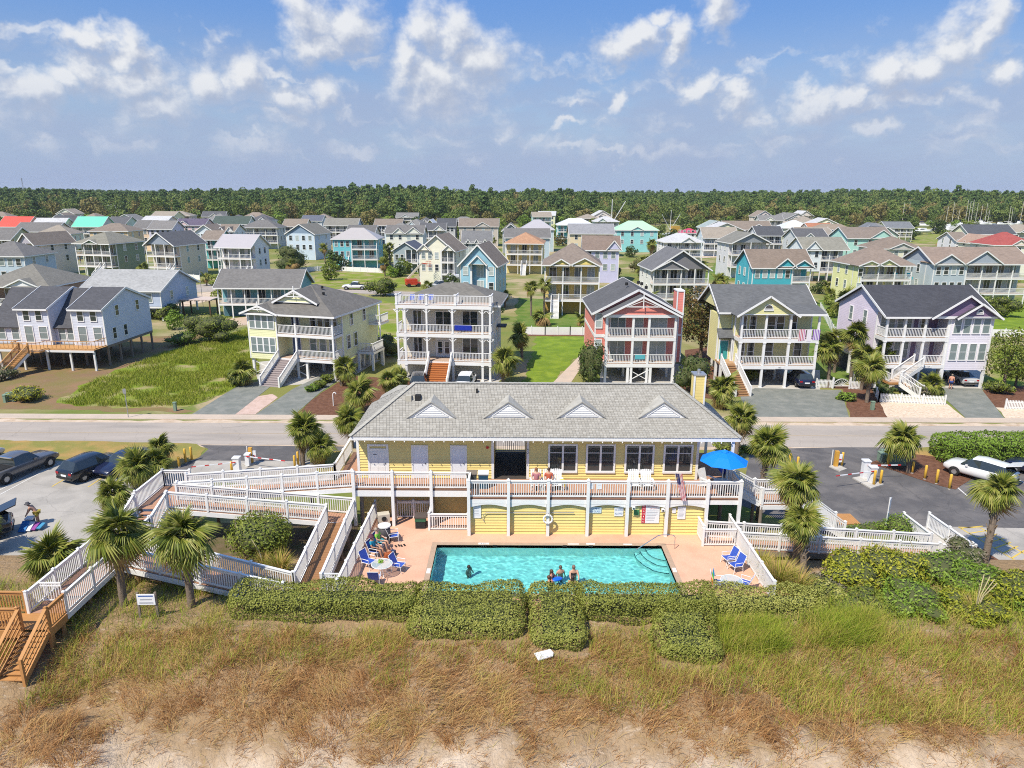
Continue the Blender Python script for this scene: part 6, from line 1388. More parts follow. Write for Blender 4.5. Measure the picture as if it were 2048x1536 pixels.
def palm(label, loc, th, cr, group=None, n=34, lean=(0, 0), dead=4, boots=True, name='palm_tree'):
    q = random.Random(int(loc[0]*97+loc[1]*31)); o = empty(name, loc, q.uniform(0, 6.28), label, 'palm', group)
    top = Vector((lean[0], lean[1], th))
    if th > .35:
        t = MB(); k = 7; pr = .17 if th > 1.5 else .13
        for i in range(k):
            a, b = i/k, (i+1)/k; t.cyl((top.x*a*a, top.y*a*a, th*a-(.3 if i == 0 else 0)), (top.x*b*b, top.y*b*b, th*b), pr*(1.12-.15*a), pr*(1.12-.15*b), 9, False)
        t.build('trunk', M_TRUNK, o, True)
        if boots:
            b = MB()
            for i in range(26):
                z = th*lerp(.35, .98, i/26); a = i*2.4; f = z/th; c = Vector((top.x*f*f+pr*math.cos(a), top.y*f*f+pr*math.sin(a), z)); b.beam(c-Vector((0, 0, .08)), c+Vector((.13*math.cos(a), .13*math.sin(a), .16)), .09, .03)
            tag(b.build('leaf_boots', M_BOOT, o), kind='stuff')
    n = int(n*q.uniform(.72, 1.0)); cr *= q.uniform(.76, .9); dead = dead+q.choice((0, 2, 4)); skew = q.uniform(0, 6.28)
    for i in range(n):
        f = (i+.5)/n; el = lerp(R_(80), R_(-62), f**.85)+q.uniform(-.25, .25); az = i*2.39996+q.uniform(-.5, .5); s = cr*q.uniform(.68, 1.15)*(1 if el > -.3 else .9)*(1+.15*math.cos(az-skew))
        me = FRD if i >= n-dead else FR[0 if el > .7 else 1 if el > 0 else 2]
        fo = link('frond', me, None, o, loc=top, scale=(s, s, s)); fo.rotation_euler = (Matrix.Rotation(az, 3, 'Z') @ Matrix.Rotation(-el, 3, 'Y') @ Matrix.Rotation(q.uniform(-.5, .5), 3, 'X')).to_euler()
    return o
def palm_px(label, bx, by, cx, cy_, cr, z=0.0, **kw):
    b = G(bx, by, z); b.z = ground_h(b.x, b.y); b = G(bx, by, b.z); c = VY(cx, cy_, b.y); return palm(label, b, max(.2, c.z-b.z), cr, lean=(rnd.uniform(-.35, .35)+c.x-b.x if abs(c.x-b.x) < 1 else 0, rnd.uniform(-.3, .3)), **kw)
PG = 'sabal palms around the clubhouse'
for a in [('tall palm in the dune grass beside the beach walk junction', 248, 1210, 243, 1062, 1.75), ('palm in front of the lower ramp left of the round bush', 384, 1214, 378, 1062, 1.75),
          ('small palm beside the upper ramp landing', 238, 1040, 228, 985, 1.35), ('low fan palm between the car park and the beach walk', 105, 1150, 105, 1118, 1.7), ('palm clump behind the parked navy car', 282, 975, 275, 932, 1.5),
          ('second palm of the clump by the ramp landing', 320, 968, 318, 930, 1.3), ('little palm rising over the clump by the ramp landing', 322, 935, 318, 893, 1.15), ('tall palm by the entrance gate arm', 606, 930, 604, 858, 1.75),
          ('shorter palm under the tall one by the entrance gate', 641, 932, 637, 892, 1.35), ('palm close to the left end of the clubhouse roof', 704, 895, 692, 838, 1.5), ('slim leaning palm behind the covered porch', 1470, 925, 1488, 840, 1.6),
          ('tall thin palm beside the deck stairs', 1516, 1040, 1530, 888, 1.55), ('broad palm behind the pool fence with brown hanging fronds', 1590, 1130, 1606, 972, 1.65), ('second palm of the pair behind the pool fence', 1605, 1152, 1614, 1052, 1.45),
          ('lone palm at the corner of the hatched concrete', 1968, 1130, 1984, 985, 1.4), ('palm on the mulch island by the exit gate', 1816, 945, 1819, 882, 1.6), ('palm beside the black estate car with the open tailgate', -8, 1110, -6, 1052, 1.5)]:
    palm_px(*a[:-1], a[-1]*1.06, group=PG, n=50, dead=7 if 'brown' in a[0] else 4)
PS = 'palms in the front gardens'
for a in [('palm on the mulch left of the clubhouse ridge', 722, 828, 720, 785, 1.6), ('palm before the dark car under the terrace house', 775, 800, 776, 760, 1.4), ('palm right beside the one before the dark car', 803, 795, 803, 757, 1.35), ('palm under the porch corner of the yellow house', 683, 772, 680, 738, 1.6),
          ('fan palm left of the yellow house stair', 486, 768, 486, 742, 1.7), ('small palm with thin trunk on the bright lawn', 1044, 722, 1044, 672, 1.5), ('palm at the right corner of the terrace house', 1006, 768, 1003, 722, 1.7), ('palm at the foot of the yellow-green house stair', 1442, 818, 1440, 782, 1.9),
          ('potted palm beside the yellow-green house stair', 1497, 762, 1495, 745, 1.0), ('palm close to the right end of the yellow-green house', 1655, 775, 1658, 700, 1.8), ('palm behind the white arched gate', 1700, 765, 1702, 668, 1.9), ('palm inside the picket fence corner', 1733, 805, 1737, 735, 1.9), ('palm left of the purple wall', 1722, 780, 1725, 712, 1.7), ('large palm behind the garden palms by the purple house', 1690, 668, 1693, 605, 2.6),
          ('low palm beside the purple house front stair', 1866, 790, 1866, 772, 1.5), ('palm tucked behind the garden fence of the purple house', 1668, 745, 1672, 680, 1.6)]:
    palm_px(*a[:-1], a[-1]*1.2, group=PS, n=36)
PB = 'palms among the village houses'
for i, (bx, by, cx, cy_, cr) in enumerate([(1062, 632, 1060, 575, 2.2), (1088, 630, 1087, 568, 2.2), (1082, 650, 1082, 636, 2.6), (1165, 652, 1165, 640, 2.3), (1436, 612, 1436, 560, 2.4), (1655, 590, 1655, 572, 2.4), (1660, 610, 1664, 590, 2.2), (1432, 508, 1432, 482, 2.4), (1458, 508, 1458, 478, 2.6), (1300, 520, 1300, 488, 3), (1348, 502, 1348, 478, 2.6), (1592, 497, 1590, 472, 2.8), (1745, 508, 1745, 492, 2.4), (1890, 540, 1892, 517, 2.4), (1880, 500, 1882, 486, 3), (2002, 505, 2000, 484, 3), (780, 530, 778, 495, 2.6), (650, 525, 648, 497, 2.4), (605, 500, 600, 480, 3), (130, 540, 130, 524, 2.2), (1010, 615, 1008, 590, 2.2), (960, 590, 962, 565, 2), (1285, 560, 1285, 520, 2.2), (905, 530, 905, 510, 2), (985, 500, 985, 480, 2.5), (850, 490, 846, 476, 2.5), (1480, 700, 1482, 690, 1.6)]):
    palm('shaggy garden palm among the village houses', G(bx, by, 0), max(.3, VY(cx, cy_, G(bx, by, 0).y).z), cr*.82, PB, 20, boots=False)
# ---- tufted ornamental grass
M_DGRASS = tinted('dune_grass', [(.16, .27, .02), (.33, .37, .04), (.52, .40, .12), (.58, .36, .16), (.42, .21, .075), (.21, .10, .04)], .8, .2, var=.16, nscale=.7, spec=.15, orand=0)
def blades(P, h, w, lean, tint, rng=nrng):
    """curved grass blades: P (n,3) feet, h heights, lean (n,2) tip offset"""
    n = len(P); a = rng.uniform(0, 6.283, n); s = np.stack([np.cos(a), np.sin(a), np.zeros(n)], 1)*(w[:, None]*.5); up = np.zeros((n, 3)); up[:, 2] = 1
    ln = np.concatenate([lean, np.zeros((n, 1))], 1); flat = np.linalg.norm(lean, axis=1); zt = np.sqrt(np.maximum(h**2-flat**2, (.12*h)**2))
    m_ = P+ln*.38+up*(zt*.68)[:, None]; t_ = P+ln+up*zt[:, None]
    V = np.stack([P-s, P+s, m_+s*.7, m_-s*.7, t_], 1).reshape(-1, 3); k = np.arange(n)[:, None]*5
    T = np.concatenate([k+np.array([[0, 1, 2]]), k+np.array([[0, 2, 3]]), k+np.array([[3, 2, 4]])], 1).reshape(-1, 3); return V, T, np.repeat(tint, 3)
def tuft(label, loc, h, n, r, t0=.2, t1=.6, name='grass_clump', plume=0):
    o = empty(name, loc, 0, label, 'grass clump', None); a = nrng.uniform(0, 6.28, n); d = nrng.uniform(0, 1, n)**.5*r*.35; P = np.stack([d*np.cos(a), d*np.sin(a), np.zeros(n)-.05], 1); hh = h*nrng.uniform(.6, 1.15, n); ln = np.stack([np.cos(a), np.sin(a)], 1)*(r*nrng.uniform(.3, 1.0, n))[:, None]
    V, T, tt = blades(P, hh, np.full(n, .035), ln, nrng.uniform(t0, t1, n)); tag(link('blades', npmesh('blades', V, T, 3, tt), M_DGRASS, o), kind='stuff')
    for k in range(plume):
        an = rnd.uniform(0, 6.28); MB().tube([(0, 0, 0), (.2*math.cos(an), .2*math.sin(an), h), (.6*math.cos(an), .6*math.sin(an), h*1.7)], .02, 5).build('plume', plain('plume_straw', (.5, .42, .24), .9), o)
for px, py, h_, r, n, lab, pl in [(560, 1142, 1.2, .9, 420, 'green grass clump between the ramp and the round bush', 0), (528, 1135, 1.0, .6, 250, 'small feathery grass clump by the round bush', 2), (1735, 1148, 1.2, 1.0, 380, 'pale feathery grass clump below the poolside ramp', 3), (1555, 1180, 1.7, 1.2, 900, 'tall tawny grass clump outside the pool fence corner', 0), (1590, 1195, 1.4, 1.1, 600, 'tawny grass clump at the foot of the palm pair', 0), (1945, 1250, 1.2, .9, 350, 'spiky grass clump with long straw plumes on the dune', 6), (1520, 1140, 1.3, .9, 420, 'olive grass clump next to the pool fence', 0), (1835, 1150, 1.1, .8, 300, 'thin grass clump beside the ramp end', 1)]:
    p = G(px, py, .5); p.z = ground_h(p.x, p.y); tuft(lab, p, h_, n, r, .05, .6, plume=pl)
# ---- dune grass: nobody could count it
def dune_grass():
    VV, TT, tt, k = [], [], [], 0
    def batch(n, x0, x1, y0, y1, dens, hf, tf, wind, wv, hv=(.7, 1.3), lv=(.35, .97)):
        nonlocal k
        x = nrng.uniform(x0, x1, n); y = nrng.uniform(y0, y1, n); keep = nrng.random(n) < dens(x, y); x, y = x[keep], y[keep]; m_ = len(x)
        if not m_: return
        z = dune_h(x, y)-.03; h = hf(x, y)*nrng.uniform(*hv, m_); ang = wind(x, y)+nrng.normal(0, wv, m_); f = nrng.uniform(*lv, m_)*h; V, T, t_ = blades(np.stack([x, y, z], 1), h, nrng.uniform(.010, .024, m_), np.stack([np.cos(ang), np.sin(ang)], 1)*f[:, None], np.clip(tf(x, y)+nrng.normal(0, .16, m_), 0, 1)); VV.append(V); TT.append(T+k); tt.append(t_); k += len(V)
    swirl = lambda x, y: (fbm(x, y, .5, 3)-.5)*7
    # clumping mask, denser inland; bare sand toward the sea
    edge_y = lambda x, y: y+(fbm(x, y, .33, 3)-.5)*5.5+(fbm(x, y, 1.4, 2)-.5)*2.2
    cover = lambda x, y: sst(.40, .56, fbm(x, y, 1.0, 3)+.42*sst(21.4, 25.2, edge_y(x, y))-.14)*sst(20.9, 23.7, edge_y(x, y))
    hfront = lambda x: np.where((x > -13.6) & (x < -4.6), 28.8, np.where((x > -4.8) & (x < .7), 27.5, np.where((x > .8) & (x < 3.5), 26.9, np.where((x > 6.6) & (x < 9.6), 26.3, 28.9))))
    edge = lambda x, y: np.where(y < np.where((x > -13.8) & (x < 15), hfront(x), 29.2), 1., np.where((x < -13.8) | (x > 14.8), 1.0, .0))*np.where((np.abs(x+21.2) < .9) & (y < 28.5), 0, 1)
    brown = lambda x, y: .80+1.0*(fbm(x, y, .9, 3)-.5)
    # low fuzz tinted dark like shadowed gaps, lying straw, standing stems
    batch(90000, -30, 30, 20.5, 28.4, lambda x, y: cover(x, y)*edge(x, y), lambda x, y: .26+0*x, lambda x, y: .88+0*x, swirl, 2.5, (.5, 1.4))
    batch(125000, -30, 30, 20.5, 28.4, lambda x, y: cover(x, y)*edge(x, y)*(.35+.65*sst(.38, .58, fbm(x, y, 1.6, 2))), lambda x, y: .62+.2*fbm(x, y, .4, 2), brown, lambda x, y: np.where(fbm(x, y, .6, 2) > .5, .2, 2.9)+swirl(x, y)*.35, .55, (.5, 1.35), (.82, 1.0))
    batch(26000, -30, 30, 22.5, 28.4, lambda x, y: cover(x, y)*edge(x, y)*sst(.5, .62, fbm(x, y, .8, 2)), lambda x, y: .5+.25*fbm(x, y, .4, 2), lambda x, y: .42+.55*fbm(x, y, .7, 2), swirl, 1.0, (.6, 1.3))
    # taller green growth along the hedge and on the right
    gmask = lambda x, y: sst(.25, .75, sst(24.9, 27.0, y+(fbm(x, y, .45, 3)-.5)*4+np.clip(x, 0, 20)*.15+np.clip(-x-12, 0, 6)*.12))*edge(x, y)
    batch(95000, -29, 30, 23.5, 32.5, lambda x, y: gmask(x, y)*(.3+.7*sst(.35, .6, fbm(x, y, .8, 2)))*np.where((x > 15) & (y > 30.5), .25, 1), lambda x, y: .5+.45*fbm(x, y, .5, 2)+.25*sst(4, 10, x), lambda x, y: -.2+.65*fbm(x, y, .8, 3), lambda x, y: swirl(x, y)*.4+.3, 1.6)
    batch(16000, 9.6, 17, 27.4, 29.0, lambda x, y: sst(.3, .6, fbm(x, y, .9, 2)), lambda x, y: 1.05+0*x, lambda x, y: .06+0*x, lambda x, y: 0*x+.5, 1.6)
    # stray tufts and litter on the sand
    batch(75000, -28, 28, 16, 24.5, lambda x, y: sst(.55, .68, fbm(x, y, 1.9, 2)), lambda x, y: .38+0*x, brown, lambda x, y: 0*x+.3, .6, (.5, 1.4), (.75, 1.0))
    batch(9000, -28, 28, 17.5, 27.5, lambda x, y: .5+0*x, lambda x, y: .75+0*x, lambda x, y: .5+0*x, swirl, 2.5, (.6, 1.6), (.9, 1.0))
    me = npmesh('dune_grass', np.concatenate(VV), np.concatenate(TT), 3, np.concatenate(tt)); tag(link('dune_grass', me, M_DGRASS), kind='stuff')
    # vacant plot over the road
    VV, TT, tt, k = [], [], [], 0
    poly = [G(*p) for p in ((118, 805), (190, 762), (330, 706), (420, 684), (505, 655), (520, 745), (480, 772), (420, 798), (385, 810), (300, 815), (150, 812))]
    xs_, ys_ = np.array([p.x for p in poly]), np.array([p.y for p in poly]); n = 70000; x = nrng.uniform(xs_.min(), xs_.max(), n); y = nrng.uniform(ys_.min(), ys_.max(), n); ins = np.zeros(n, bool); j = len(poly)-1
    for i in range(len(poly)):
        c = ((ys_[i] > y) != (ys_[j] > y)) & (x < (xs_[j]-xs_[i])*(y-ys_[i])/(ys_[j]-ys_[i]+1e-9)+xs_[i]); ins ^= c; j = i
    ins &= nrng.random(n) < sst(.25, .5, fbm(x, y, .4, 3)); x, y = x[ins], y[ins]; m_ = len(x); h = nrng.uniform(.25, .6, m_); a = nrng.uniform(0, 6.28, m_)
    V, T, t_ = blades(np.stack([x, y, np.zeros(m_)], 1), h, nrng.uniform(.03, .07, m_), np.stack([np.cos(a), np.sin(a)], 1)*(h*.5)[:, None], nrng.uniform(0, 1, m_)*.7)
    tag(link('field_grass', npmesh('field_grass', V, T, 3, t_), tinted('field_grass', [(.13, .20, .012), (.24, .30, .022), (.34, .36, .05), (.40, .33, .12)], .7, .25, var=.2, nscale=.15)), kind='stuff')
dune_grass()
# ------------------------------------------------------------------ pool furniture, signs, people, vehicles, street furniture
INK = plain('black_lettering', (.02, .02, .02), .6); BLUEINK = plain('blue_lettering', (.03, .10, .35), .6); REDINK = plain('red_lettering', (.5, .02, .04), .6); SIGNW = plain('sign_white', (.78, .79, .80), .4, var=.03)
def wall_sign(label, x0, x1, y0, y1, Y=PY-.06, mat=None, lines=(), bars=0):
    a = VY(x0, y1, Y); b = VY(x1, y0, Y); w, h = b.x-a.x, b.z-a.z; o = empty('sign', (a.x, Y, a.z), 0, label, 'sign')
    MB().box(0, w, -.02, 0, 0, h).build('panel', mat or SIGNW, o)
    for i, (s, ink, f, fh) in enumerate(lines): text(o, s, h*fh, ink, (w/2, -.023, h*f), wide=w*.84)
    for i in range(bars):
        ww = w*rnd.uniform(.55, .8); MB().box(w*.12, w*.12+ww, -.024, -.021, h*(.86-.75*i/bars)-h*.012, h*(.86-.75*i/bars)+h*.012).build('text_line', plain('grey_print', (.35, .36, .4), .6), o)
    return o
wall_sign('tall white notice board left of the rescue pole', 947, 962, 1006, 1036, bars=7)
wall_sign('pale blue sign reading NO PETS NO GLASS', 1176, 1203, 1014, 1026, mat=plain('pale_blue_sign', (.62, .74, .78), .4, var=.03), lines=(('NO PETS', BLUEINK, .70, .42), ('NO GLASS', BLUEINK, .27, .42)))
wall_sign('white sign with blue lettering NO DIVING ALLOWED', 1228, 1247, 1014, 1032, lines=(('NO DIVING', BLUEINK, .68, .30), ('ALLOWED', BLUEINK, .27, .30)))
ws_ = wall_sign('large warning sign with red strip, no lifeguard on duty', 1282, 1320, 1009, 1046, bars=0)
_w = VY(1320, 1046, PY-.06).x-VY(1282, 1046, PY-.06).x; _h = VY(1282, 1009, PY-.06).z-VY(1282, 1046, PY-.06).z
MB().box(.01, _w*.2, -.026, -.0205, .01, _h-.01).build('red_strip', plain('sign_red', (.55, .03, .05), .4), ws_)
for i, s in enumerate('WARNING'): text(ws_, s, .125, SIGNW, (_w*.105, -.029, _h*(.92-.14*i)), wide=.05 if s == 'I' else .1)
text(ws_, 'NO LIFEGUARD', .13, REDINK, (_w*.61, -.024, _h*.91), wide=_w*.68); text(ws_, 'ON DUTY', .13, REDINK, (_w*.61, -.024, _h*.79), wide=_w*.4)
for i in range(7): MB().box(_w*.26, _w*(.26+rnd.uniform(.4, .65)), -.024, -.021, _h*(.66-.085*i), _h*(.66-.085*i)+.025).build('text_line', _M['grey_print'], ws_)
wall_sign('white rules sheet at the right end of the pool wall', 1354, 1372, 1013, 1038, bars=8); wall_sign('small notice beside the rules sheet', 1344, 1352, 1016, 1026, bars=2)
gb = wall_sign('green emergency phone box on a yellow backing', 1265, 1279, 1014, 1032, mat=plain('pale_yellow_panel', (.75, .68, .30), .5)); MB().box(.06, .36, -.09, -.021, .1, .42).build('box', plain('green_box', (.05, .20, .08), .5), gb)
bx = PX[5]; lr = empty('life_ring', (bx, DY-.26, 2.05), 0, 'white life ring hung on the third pool wall post', 'life ring')
m = MB(); k = 16
for i in range(k):
    a, b = 2*math.pi*i/k, 2*math.pi*(i+1)/k; m.cyl((.26*math.cos(a), 0, .26*math.sin(a)), (.26*math.cos(b), 0, .26*math.sin(b)), .06, .06, 6)
m.build('ring', WHITE, lr, True); MB().cyl((0, .1, .3), (0, -.05, .42), .03, .03, 6).build('hook', GALV, lr)
rp_ = empty('rescue_pole', (-1.5, PY-.12, 2.3), 0, 'long thin rescue pole with hook mounted along the yellow pool wall', 'rescue pole')
MB().cyl((0.0, 0, 0), (5.2, 0, .02), .022, .022, 6).build('pole', GALV, rp_); MB().tube([(0, 0, 0), (-.15, 0, -.15), (-.2, 0, -.4), (-.1, 0, -.6)], .018, 5).build('hook', GALV, rp_)
for x, z in ((PX[8]-.25, 2.62), (PX[7]+.35, 2.75)): 
    sp = empty('flood_light', (x, DY-.14, z), 0, 'small white flood light on the deck fascia' if z > 2.7 else 'small white speaker on the pool wall post', 'light'); MB().box(-.09, .09, -.12, .02, -.08, .08).build('housing', WHITE, sp); MB().cyl((0, -.12, 0), (0, -.14, 0), .06, .06, 8).build('lens', GLASSD, sp)
# ---- sling chairs and glass tables
def sling_chair(label, loc, rz):
    o = empty('sling_chair', loc, rz, label, 'chair', 'blue sling chairs round the pool')
    for s in (-1, 1):
        x = s*.28; m = MB(); m.tube([(x, .30, 0), (x, .26, .38), (x, -.24, .42), (x, -.30, 0)], .016, 6); m.tube([(x, -.22, .42), (x*1.05, -.24, .62), (x*1.05, .22, .60), (x, .27, .52)], .016, 6); m.tube([(x, .22, .36), (x, .46, .95)], .016, 6); m.build('side_frame', WHITE, o)
    MB().tube([(-.28, .46, .95), (.28, .46, .95)], .016, 6).build('top_bar', WHITE, o); MB().tube([(-.28, -.27, .4), (.28, -.27, .4)], .016, 6).build('front_bar', WHITE, o)
    MB().add([(-.27, -.27, .41), (.27, -.27, .41), (.27, .0, .375), (-.27, .0, .375), (.27, .22, .385), (-.27, .22, .385), (-.27, -.27, .40), (.27, -.27, .40), (.27, .0, .365), (-.27, .0, .365), (.27, .22, .375), (-.27, .22, .375)], [(0, 1, 2, 3), (3, 2, 4, 5), (9, 8, 7, 6), (11, 10, 8, 9), (0, 6, 7, 1), (1, 7, 8, 2), (2, 8, 10, 4), (4, 10, 11, 5), (5, 11, 9, 3), (3, 9, 6, 0)]).build('seat', BLUESL, o)
    MB().add([(-.27, .23, .385), (.27, .23, .385), (.27, .455, .94), (-.27, .455, .94), (-.27, .245, .38), (.27, .245, .38), (.27, .47, .935), (-.27, .47, .935)], [(0, 1, 2, 3), (7, 6, 5, 4), (0, 4, 5, 1), (1, 5, 6, 2), (2, 6, 7, 3), (3, 7, 4, 0)]).build('backrest', BLUESL, o); return o
def PD(px, py): return G(px, py, PZ)
for px, py, a, lab in [(788, 1082, 100, 'blue sling chair beside the tall rubbish barrel'), (738, 1135, 60, 'blue sling chair between the fence and the glass table'), (798, 1142, -110+180, 'blue sling chair turned away from the pool table on its right'), (750, 1168, 180, 'blue sling chair with its back to the hedge, at the left glass table'), (762, 1098, 75, 'blue sling chair holding the person in the green shirt'), (752, 1113, 70, 'blue sling chair holding the person in the teal shirt'),
                       (1456, 1128, -75+0, 'blue sling chair nearer the pool steps along the right fence'), (1470, 1142, -70, 'blue sling chair against the right fence with a shadowed seat'), (1488, 1178, -120, 'blue sling chair behind the glass table near the rainbow towel'), (1437, 1178, 80, 'blue sling chair hung with a rainbow towel')]:
    sling_chair(lab, PD(px, py), R_(a))
def glass_table(label, loc):
    o = empty('glass_table', loc, 0, label, 'table', 'round glass pool tables'); m = MB(); k = 20
    for i in range(k):
        a, b = 2*math.pi*i/k, 2*math.pi*(i+1)/k; m.cyl((.55*math.cos(a), .55*math.sin(a), .72), (.55*math.cos(b), .55*math.sin(b), .72), .02, .02, 5)
    m.build('rim', WHITE, o); MB().lathe([(0, .715), (.54, .715), (.54, .725), (0, .725)], 20).build('glass_top', glass('table_glass', (.55, .68, .70), .4), o)
    for i in range(4):
        a = i*math.pi/2+.4; MB().tube([(.5*math.cos(a), .5*math.sin(a), .70), (.12*math.cos(a), .12*math.sin(a), .4), (.38*math.cos(a), .38*math.sin(a), 0)], .017, 6).build('leg', WHITE, o)
    return o
t1 = PD(765, 1152); glass_table('round glass table with a lime green splash of leaves, left of the pool', t1); glass_table('round glass table beside the rainbow towel chair', PD(1461, 1186))
gp = empty('green_plant', t1+Vector((-.1, .12, .726)), 0, 'small lime green plant on the left glass table', 'plant'); P, N = lobe_points([(0, 0, .08, .14, .14, .1)], 60); V, Fc = leaf_quads(P, N, .12); link('leaves', npmesh('leaves', V, Fc, 4, nrng.random(len(Fc))), tinted('lime_leaves', [(.25, .45, .03), (.4, .65, .06)], .5), gp); MB().lathe([(0, 0), (.05, 0), (.06, .07), (0, .07)], 8).build('pot', plain('lime_pot', (.3, .5, .05), .5), gp)
tw = empty('rainbow_towel', PD(1436, 1178)+Vector((-.28, .0, .55)), R_(80), 'rainbow striped towel draped over a sling chair', 'towel')
for i, c in enumerate(((.03, .22, .5), (.02, .4, .4), (.12, .5, .08), (.7, .6, .03), (.7, .25, .02), (.6, .04, .03))): MB().box(-.27, .27, .0+i*.012, .02+i*.012, .38-i*.11, .49-i*.11).build('stripe', plain('towel_%d' % i, c, .9), tw)
bar = empty('rubbish_barrel', PD(770, 1082), 0, 'dark brown rubbish barrel with a white lid beside the pool gate', 'bin'); MB().lathe([(0, 0), (.33, 0), (.36, .45), (.34, .95), (0, .95)], 14).build('drum', plain('dark_drum', (.06, .055, .06), .6), bar, True); MB().lathe([(0, .952), (.38, .952), (.38, 1.02), (0, 1.05)], 14).build('lid', OFFW, bar)
bb = empty('box_fan', PD(768, 1052), .3, 'beige pump housing standing in the corner of the pool fence', 'pump'); MB().box(-.35, .35, -.25, .25, 0, .85).build('housing', plain('beige_plastic', (.55, .5, .4), .6), bb); MB().cyl((0, -.26, .6), (0, -.30, .6), .15, .15, 10).build('grille', BLACK, bb)
bn_ = empty('litter_bin', PD(842, 1053), 0, 'green and black square litter bin by the under-deck railing', 'bin'); MB().box(-.3, .3, -.3, .3, 0, .45).build('body', BLACK, bn_); MB().box(-.32, .32, -.32, .32, .455, .7).build('liner', plain('green_liner', (.03, .12, .06), .6), bn_); MB().box(-.36, .36, -.36, .36, .705, .78).build('lid', plain('brown_lid', (.10, .08, .07), .6), bn_)
bag = empty('beach_bag', PD(778, 1118), .4, 'orange brown beach bag beside the person in the teal shirt', 'bag'); MB().prism([(-.25, 0), (.25, 0), (.2, .38), (-.2, .38)], -.14, .14).build('body', plain('orange_bag', (.38, .10, .03), .8), bag); MB().tube([(-.15, 0, .38), (-.1, 0, .6), (.1, 0, .6), (.15, 0, .38)], .015, 5).build('handles', plain('bag_strap', (.2, .07, .03), .8), bag)
bag = empty('beach_bag', PD(785, 1112), 1.2, 'dark blue beach bag in front of the seated pair', 'bag'); MB().prism([(-.22, 0), (.22, 0), (.18, .32), (-.18, .32)], -.12, .12).build('body', plain('navy_bag', (.03, .05, .12), .8), bag); MB().tube([(-.12, 0, .32), (0, 0, .5), (.12, 0, .32)], .012, 5).build('handles', _M['navy_bag'], bag)
for px, py, l in ((795, 1092, 'dark flip-flops near the seated pair'), (806, 1091, 'second dark pair of sandals on the pool deck')):
    o = empty('sandals', PD(px, py), .5, l, 'sandals')
    for s in (-1, 1): MB().box(s*.09-.045, s*.09+.045, -.13, .13, 0, .025).build('sole', BLACK, o); MB().tube([(s*.09-.04, 0, .025), (s*.09, -.05, .06), (s*.09+.04, 0, .025)], .008, 4).build('strap', BLACK, o)
# ---- deck: adirondack chairs, umbrella, bins, flag
def adirondack(label, loc, rz=0):
    o = empty('adirondack_chair', loc, rz, label, 'chair', 'white adirondack chairs on the clubhouse deck')
    for s in (-1, 1):
        MB().box(s*.3-.02, s*.3+.02, -.38, -.3, 0, .58).build('leg', WHITE, o); MB().beam((s*.27, -.42, .38), (s*.27, .5, .0), .03, .1).build('leg', WHITE, o); MB().box(s*.33-.07, s*.33+.07, -.44, .32, .58, .605).build('armrest', WHITE, o)
    for i in range(6): MB().beam((-.26, -.38+i*.13, .385-i*.045), (.26, -.38+i*.13, .385-i*.045), .11, .02).build('seat_slat', WHITE, o)
    for i in range(6): x = -.25+i*.1; MB().beam((x, .30, .12), (x*1.15, .62, 1.0+.06*math.cos(x*5)), .085, .02, (0, 1, 0)).build('back_slat', WHITE, o)
    for z, y in ((.35, .40), (.75, .54)): MB().beam((-.3, y, z), (.3, y, z), .03, .06).build('back_rail', WHITE, o)
    return o
def DK(px, py): return G(px, py, DZ)
chairs = {}
for px, lab in [(1072, 'white adirondack chair occupied by the long-haired woman'), (1097, 'white adirondack chair occupied by the person with dark hair'), (1113, 'white adirondack chair with a yellow towel on it'), (1268, 'white adirondack chair closest to the flag, left of a pair'), (1293, 'white adirondack chair of the pair nearest the American flag')]:
    p = DK(px, 978); p.y = 39.2; p.x = VY(px, 985, 39.2).x; chairs[px] = p; adirondack(lab, p, 0)
yt = empty('yellow_towel', chairs[1113]+Vector((.33, -.25, .61)), 0, 'bright yellow towel over a chair arm', 'towel'); MB().box(-.12, .12, -.2, .2, 0, .03).build('fold', plain('yellow_towel', (.75, .55, .03), .9), yt); MB().box(.11, .14, -.2, .2, -.3, .0).build('drop', _M['yellow_towel'], yt)
um = empty('umbrella', (13.0-.45, 38.75, DZ), 0, 'big bright blue patio umbrella at the right end of the clubhouse deck', 'umbrella')
BLUEU = plain('blue_canvas', (.0, .20, .72), .7, var=.05); m = MB(); k = 8; RU = 1.42
for i in range(k):
    a, b = 2*math.pi*i/k, 2*math.pi*(i+1)/k; mm = (a+b)/2
    pa, pb = (RU*math.cos(a), RU*math.sin(a), 2.02), (RU*math.cos(b), RU*math.sin(b), 2.02); qa, qb = (.75*math.cos(a), .75*math.sin(a), 2.42), (.75*math.cos(b), .75*math.sin(b), 2.42); ta, tb = (.1*math.cos(a), .1*math.sin(a), 2.62), (.1*math.cos(b), .1*math.sin(b), 2.62)
    cm = (RU*.93*math.cos(mm), RU*.93*math.sin(mm), 2.04)
    q = MB().add([pa, cm, pb, qa, qb, ta, tb], [(0, 1, 3), (1, 4, 3), (1, 2, 4), (3, 4, 6, 5)]); o = q.build('canopy_panel', BLUEU, um)
    MB().beam(pa[:2]+(2.0,), (0, 0, 2.5), .02, .03).build('rib', GALV, um)
MB().lathe([(.0, 2.72), (.22, 2.64), (.24, 2.6)], 8).build('cap', BLUEU, um); MB().cyl((0, 0, 0), (0, 0, 2.75), .025, .025, 8).build('pole', OFFW, um); MB().lathe([(0, 0), (.28, 0), (.25, .1), (0, .12)], 10).build('base', BLACK, um)
tb_ = empty('deck_table', (12.55, 38.75, DZ), 0, 'white round table under the blue umbrella', 'table'); MB().lathe([(.05, .70), (.5, .70), (.5, .73), (.05, .73)], 14).build('top', OFFW, tb_)
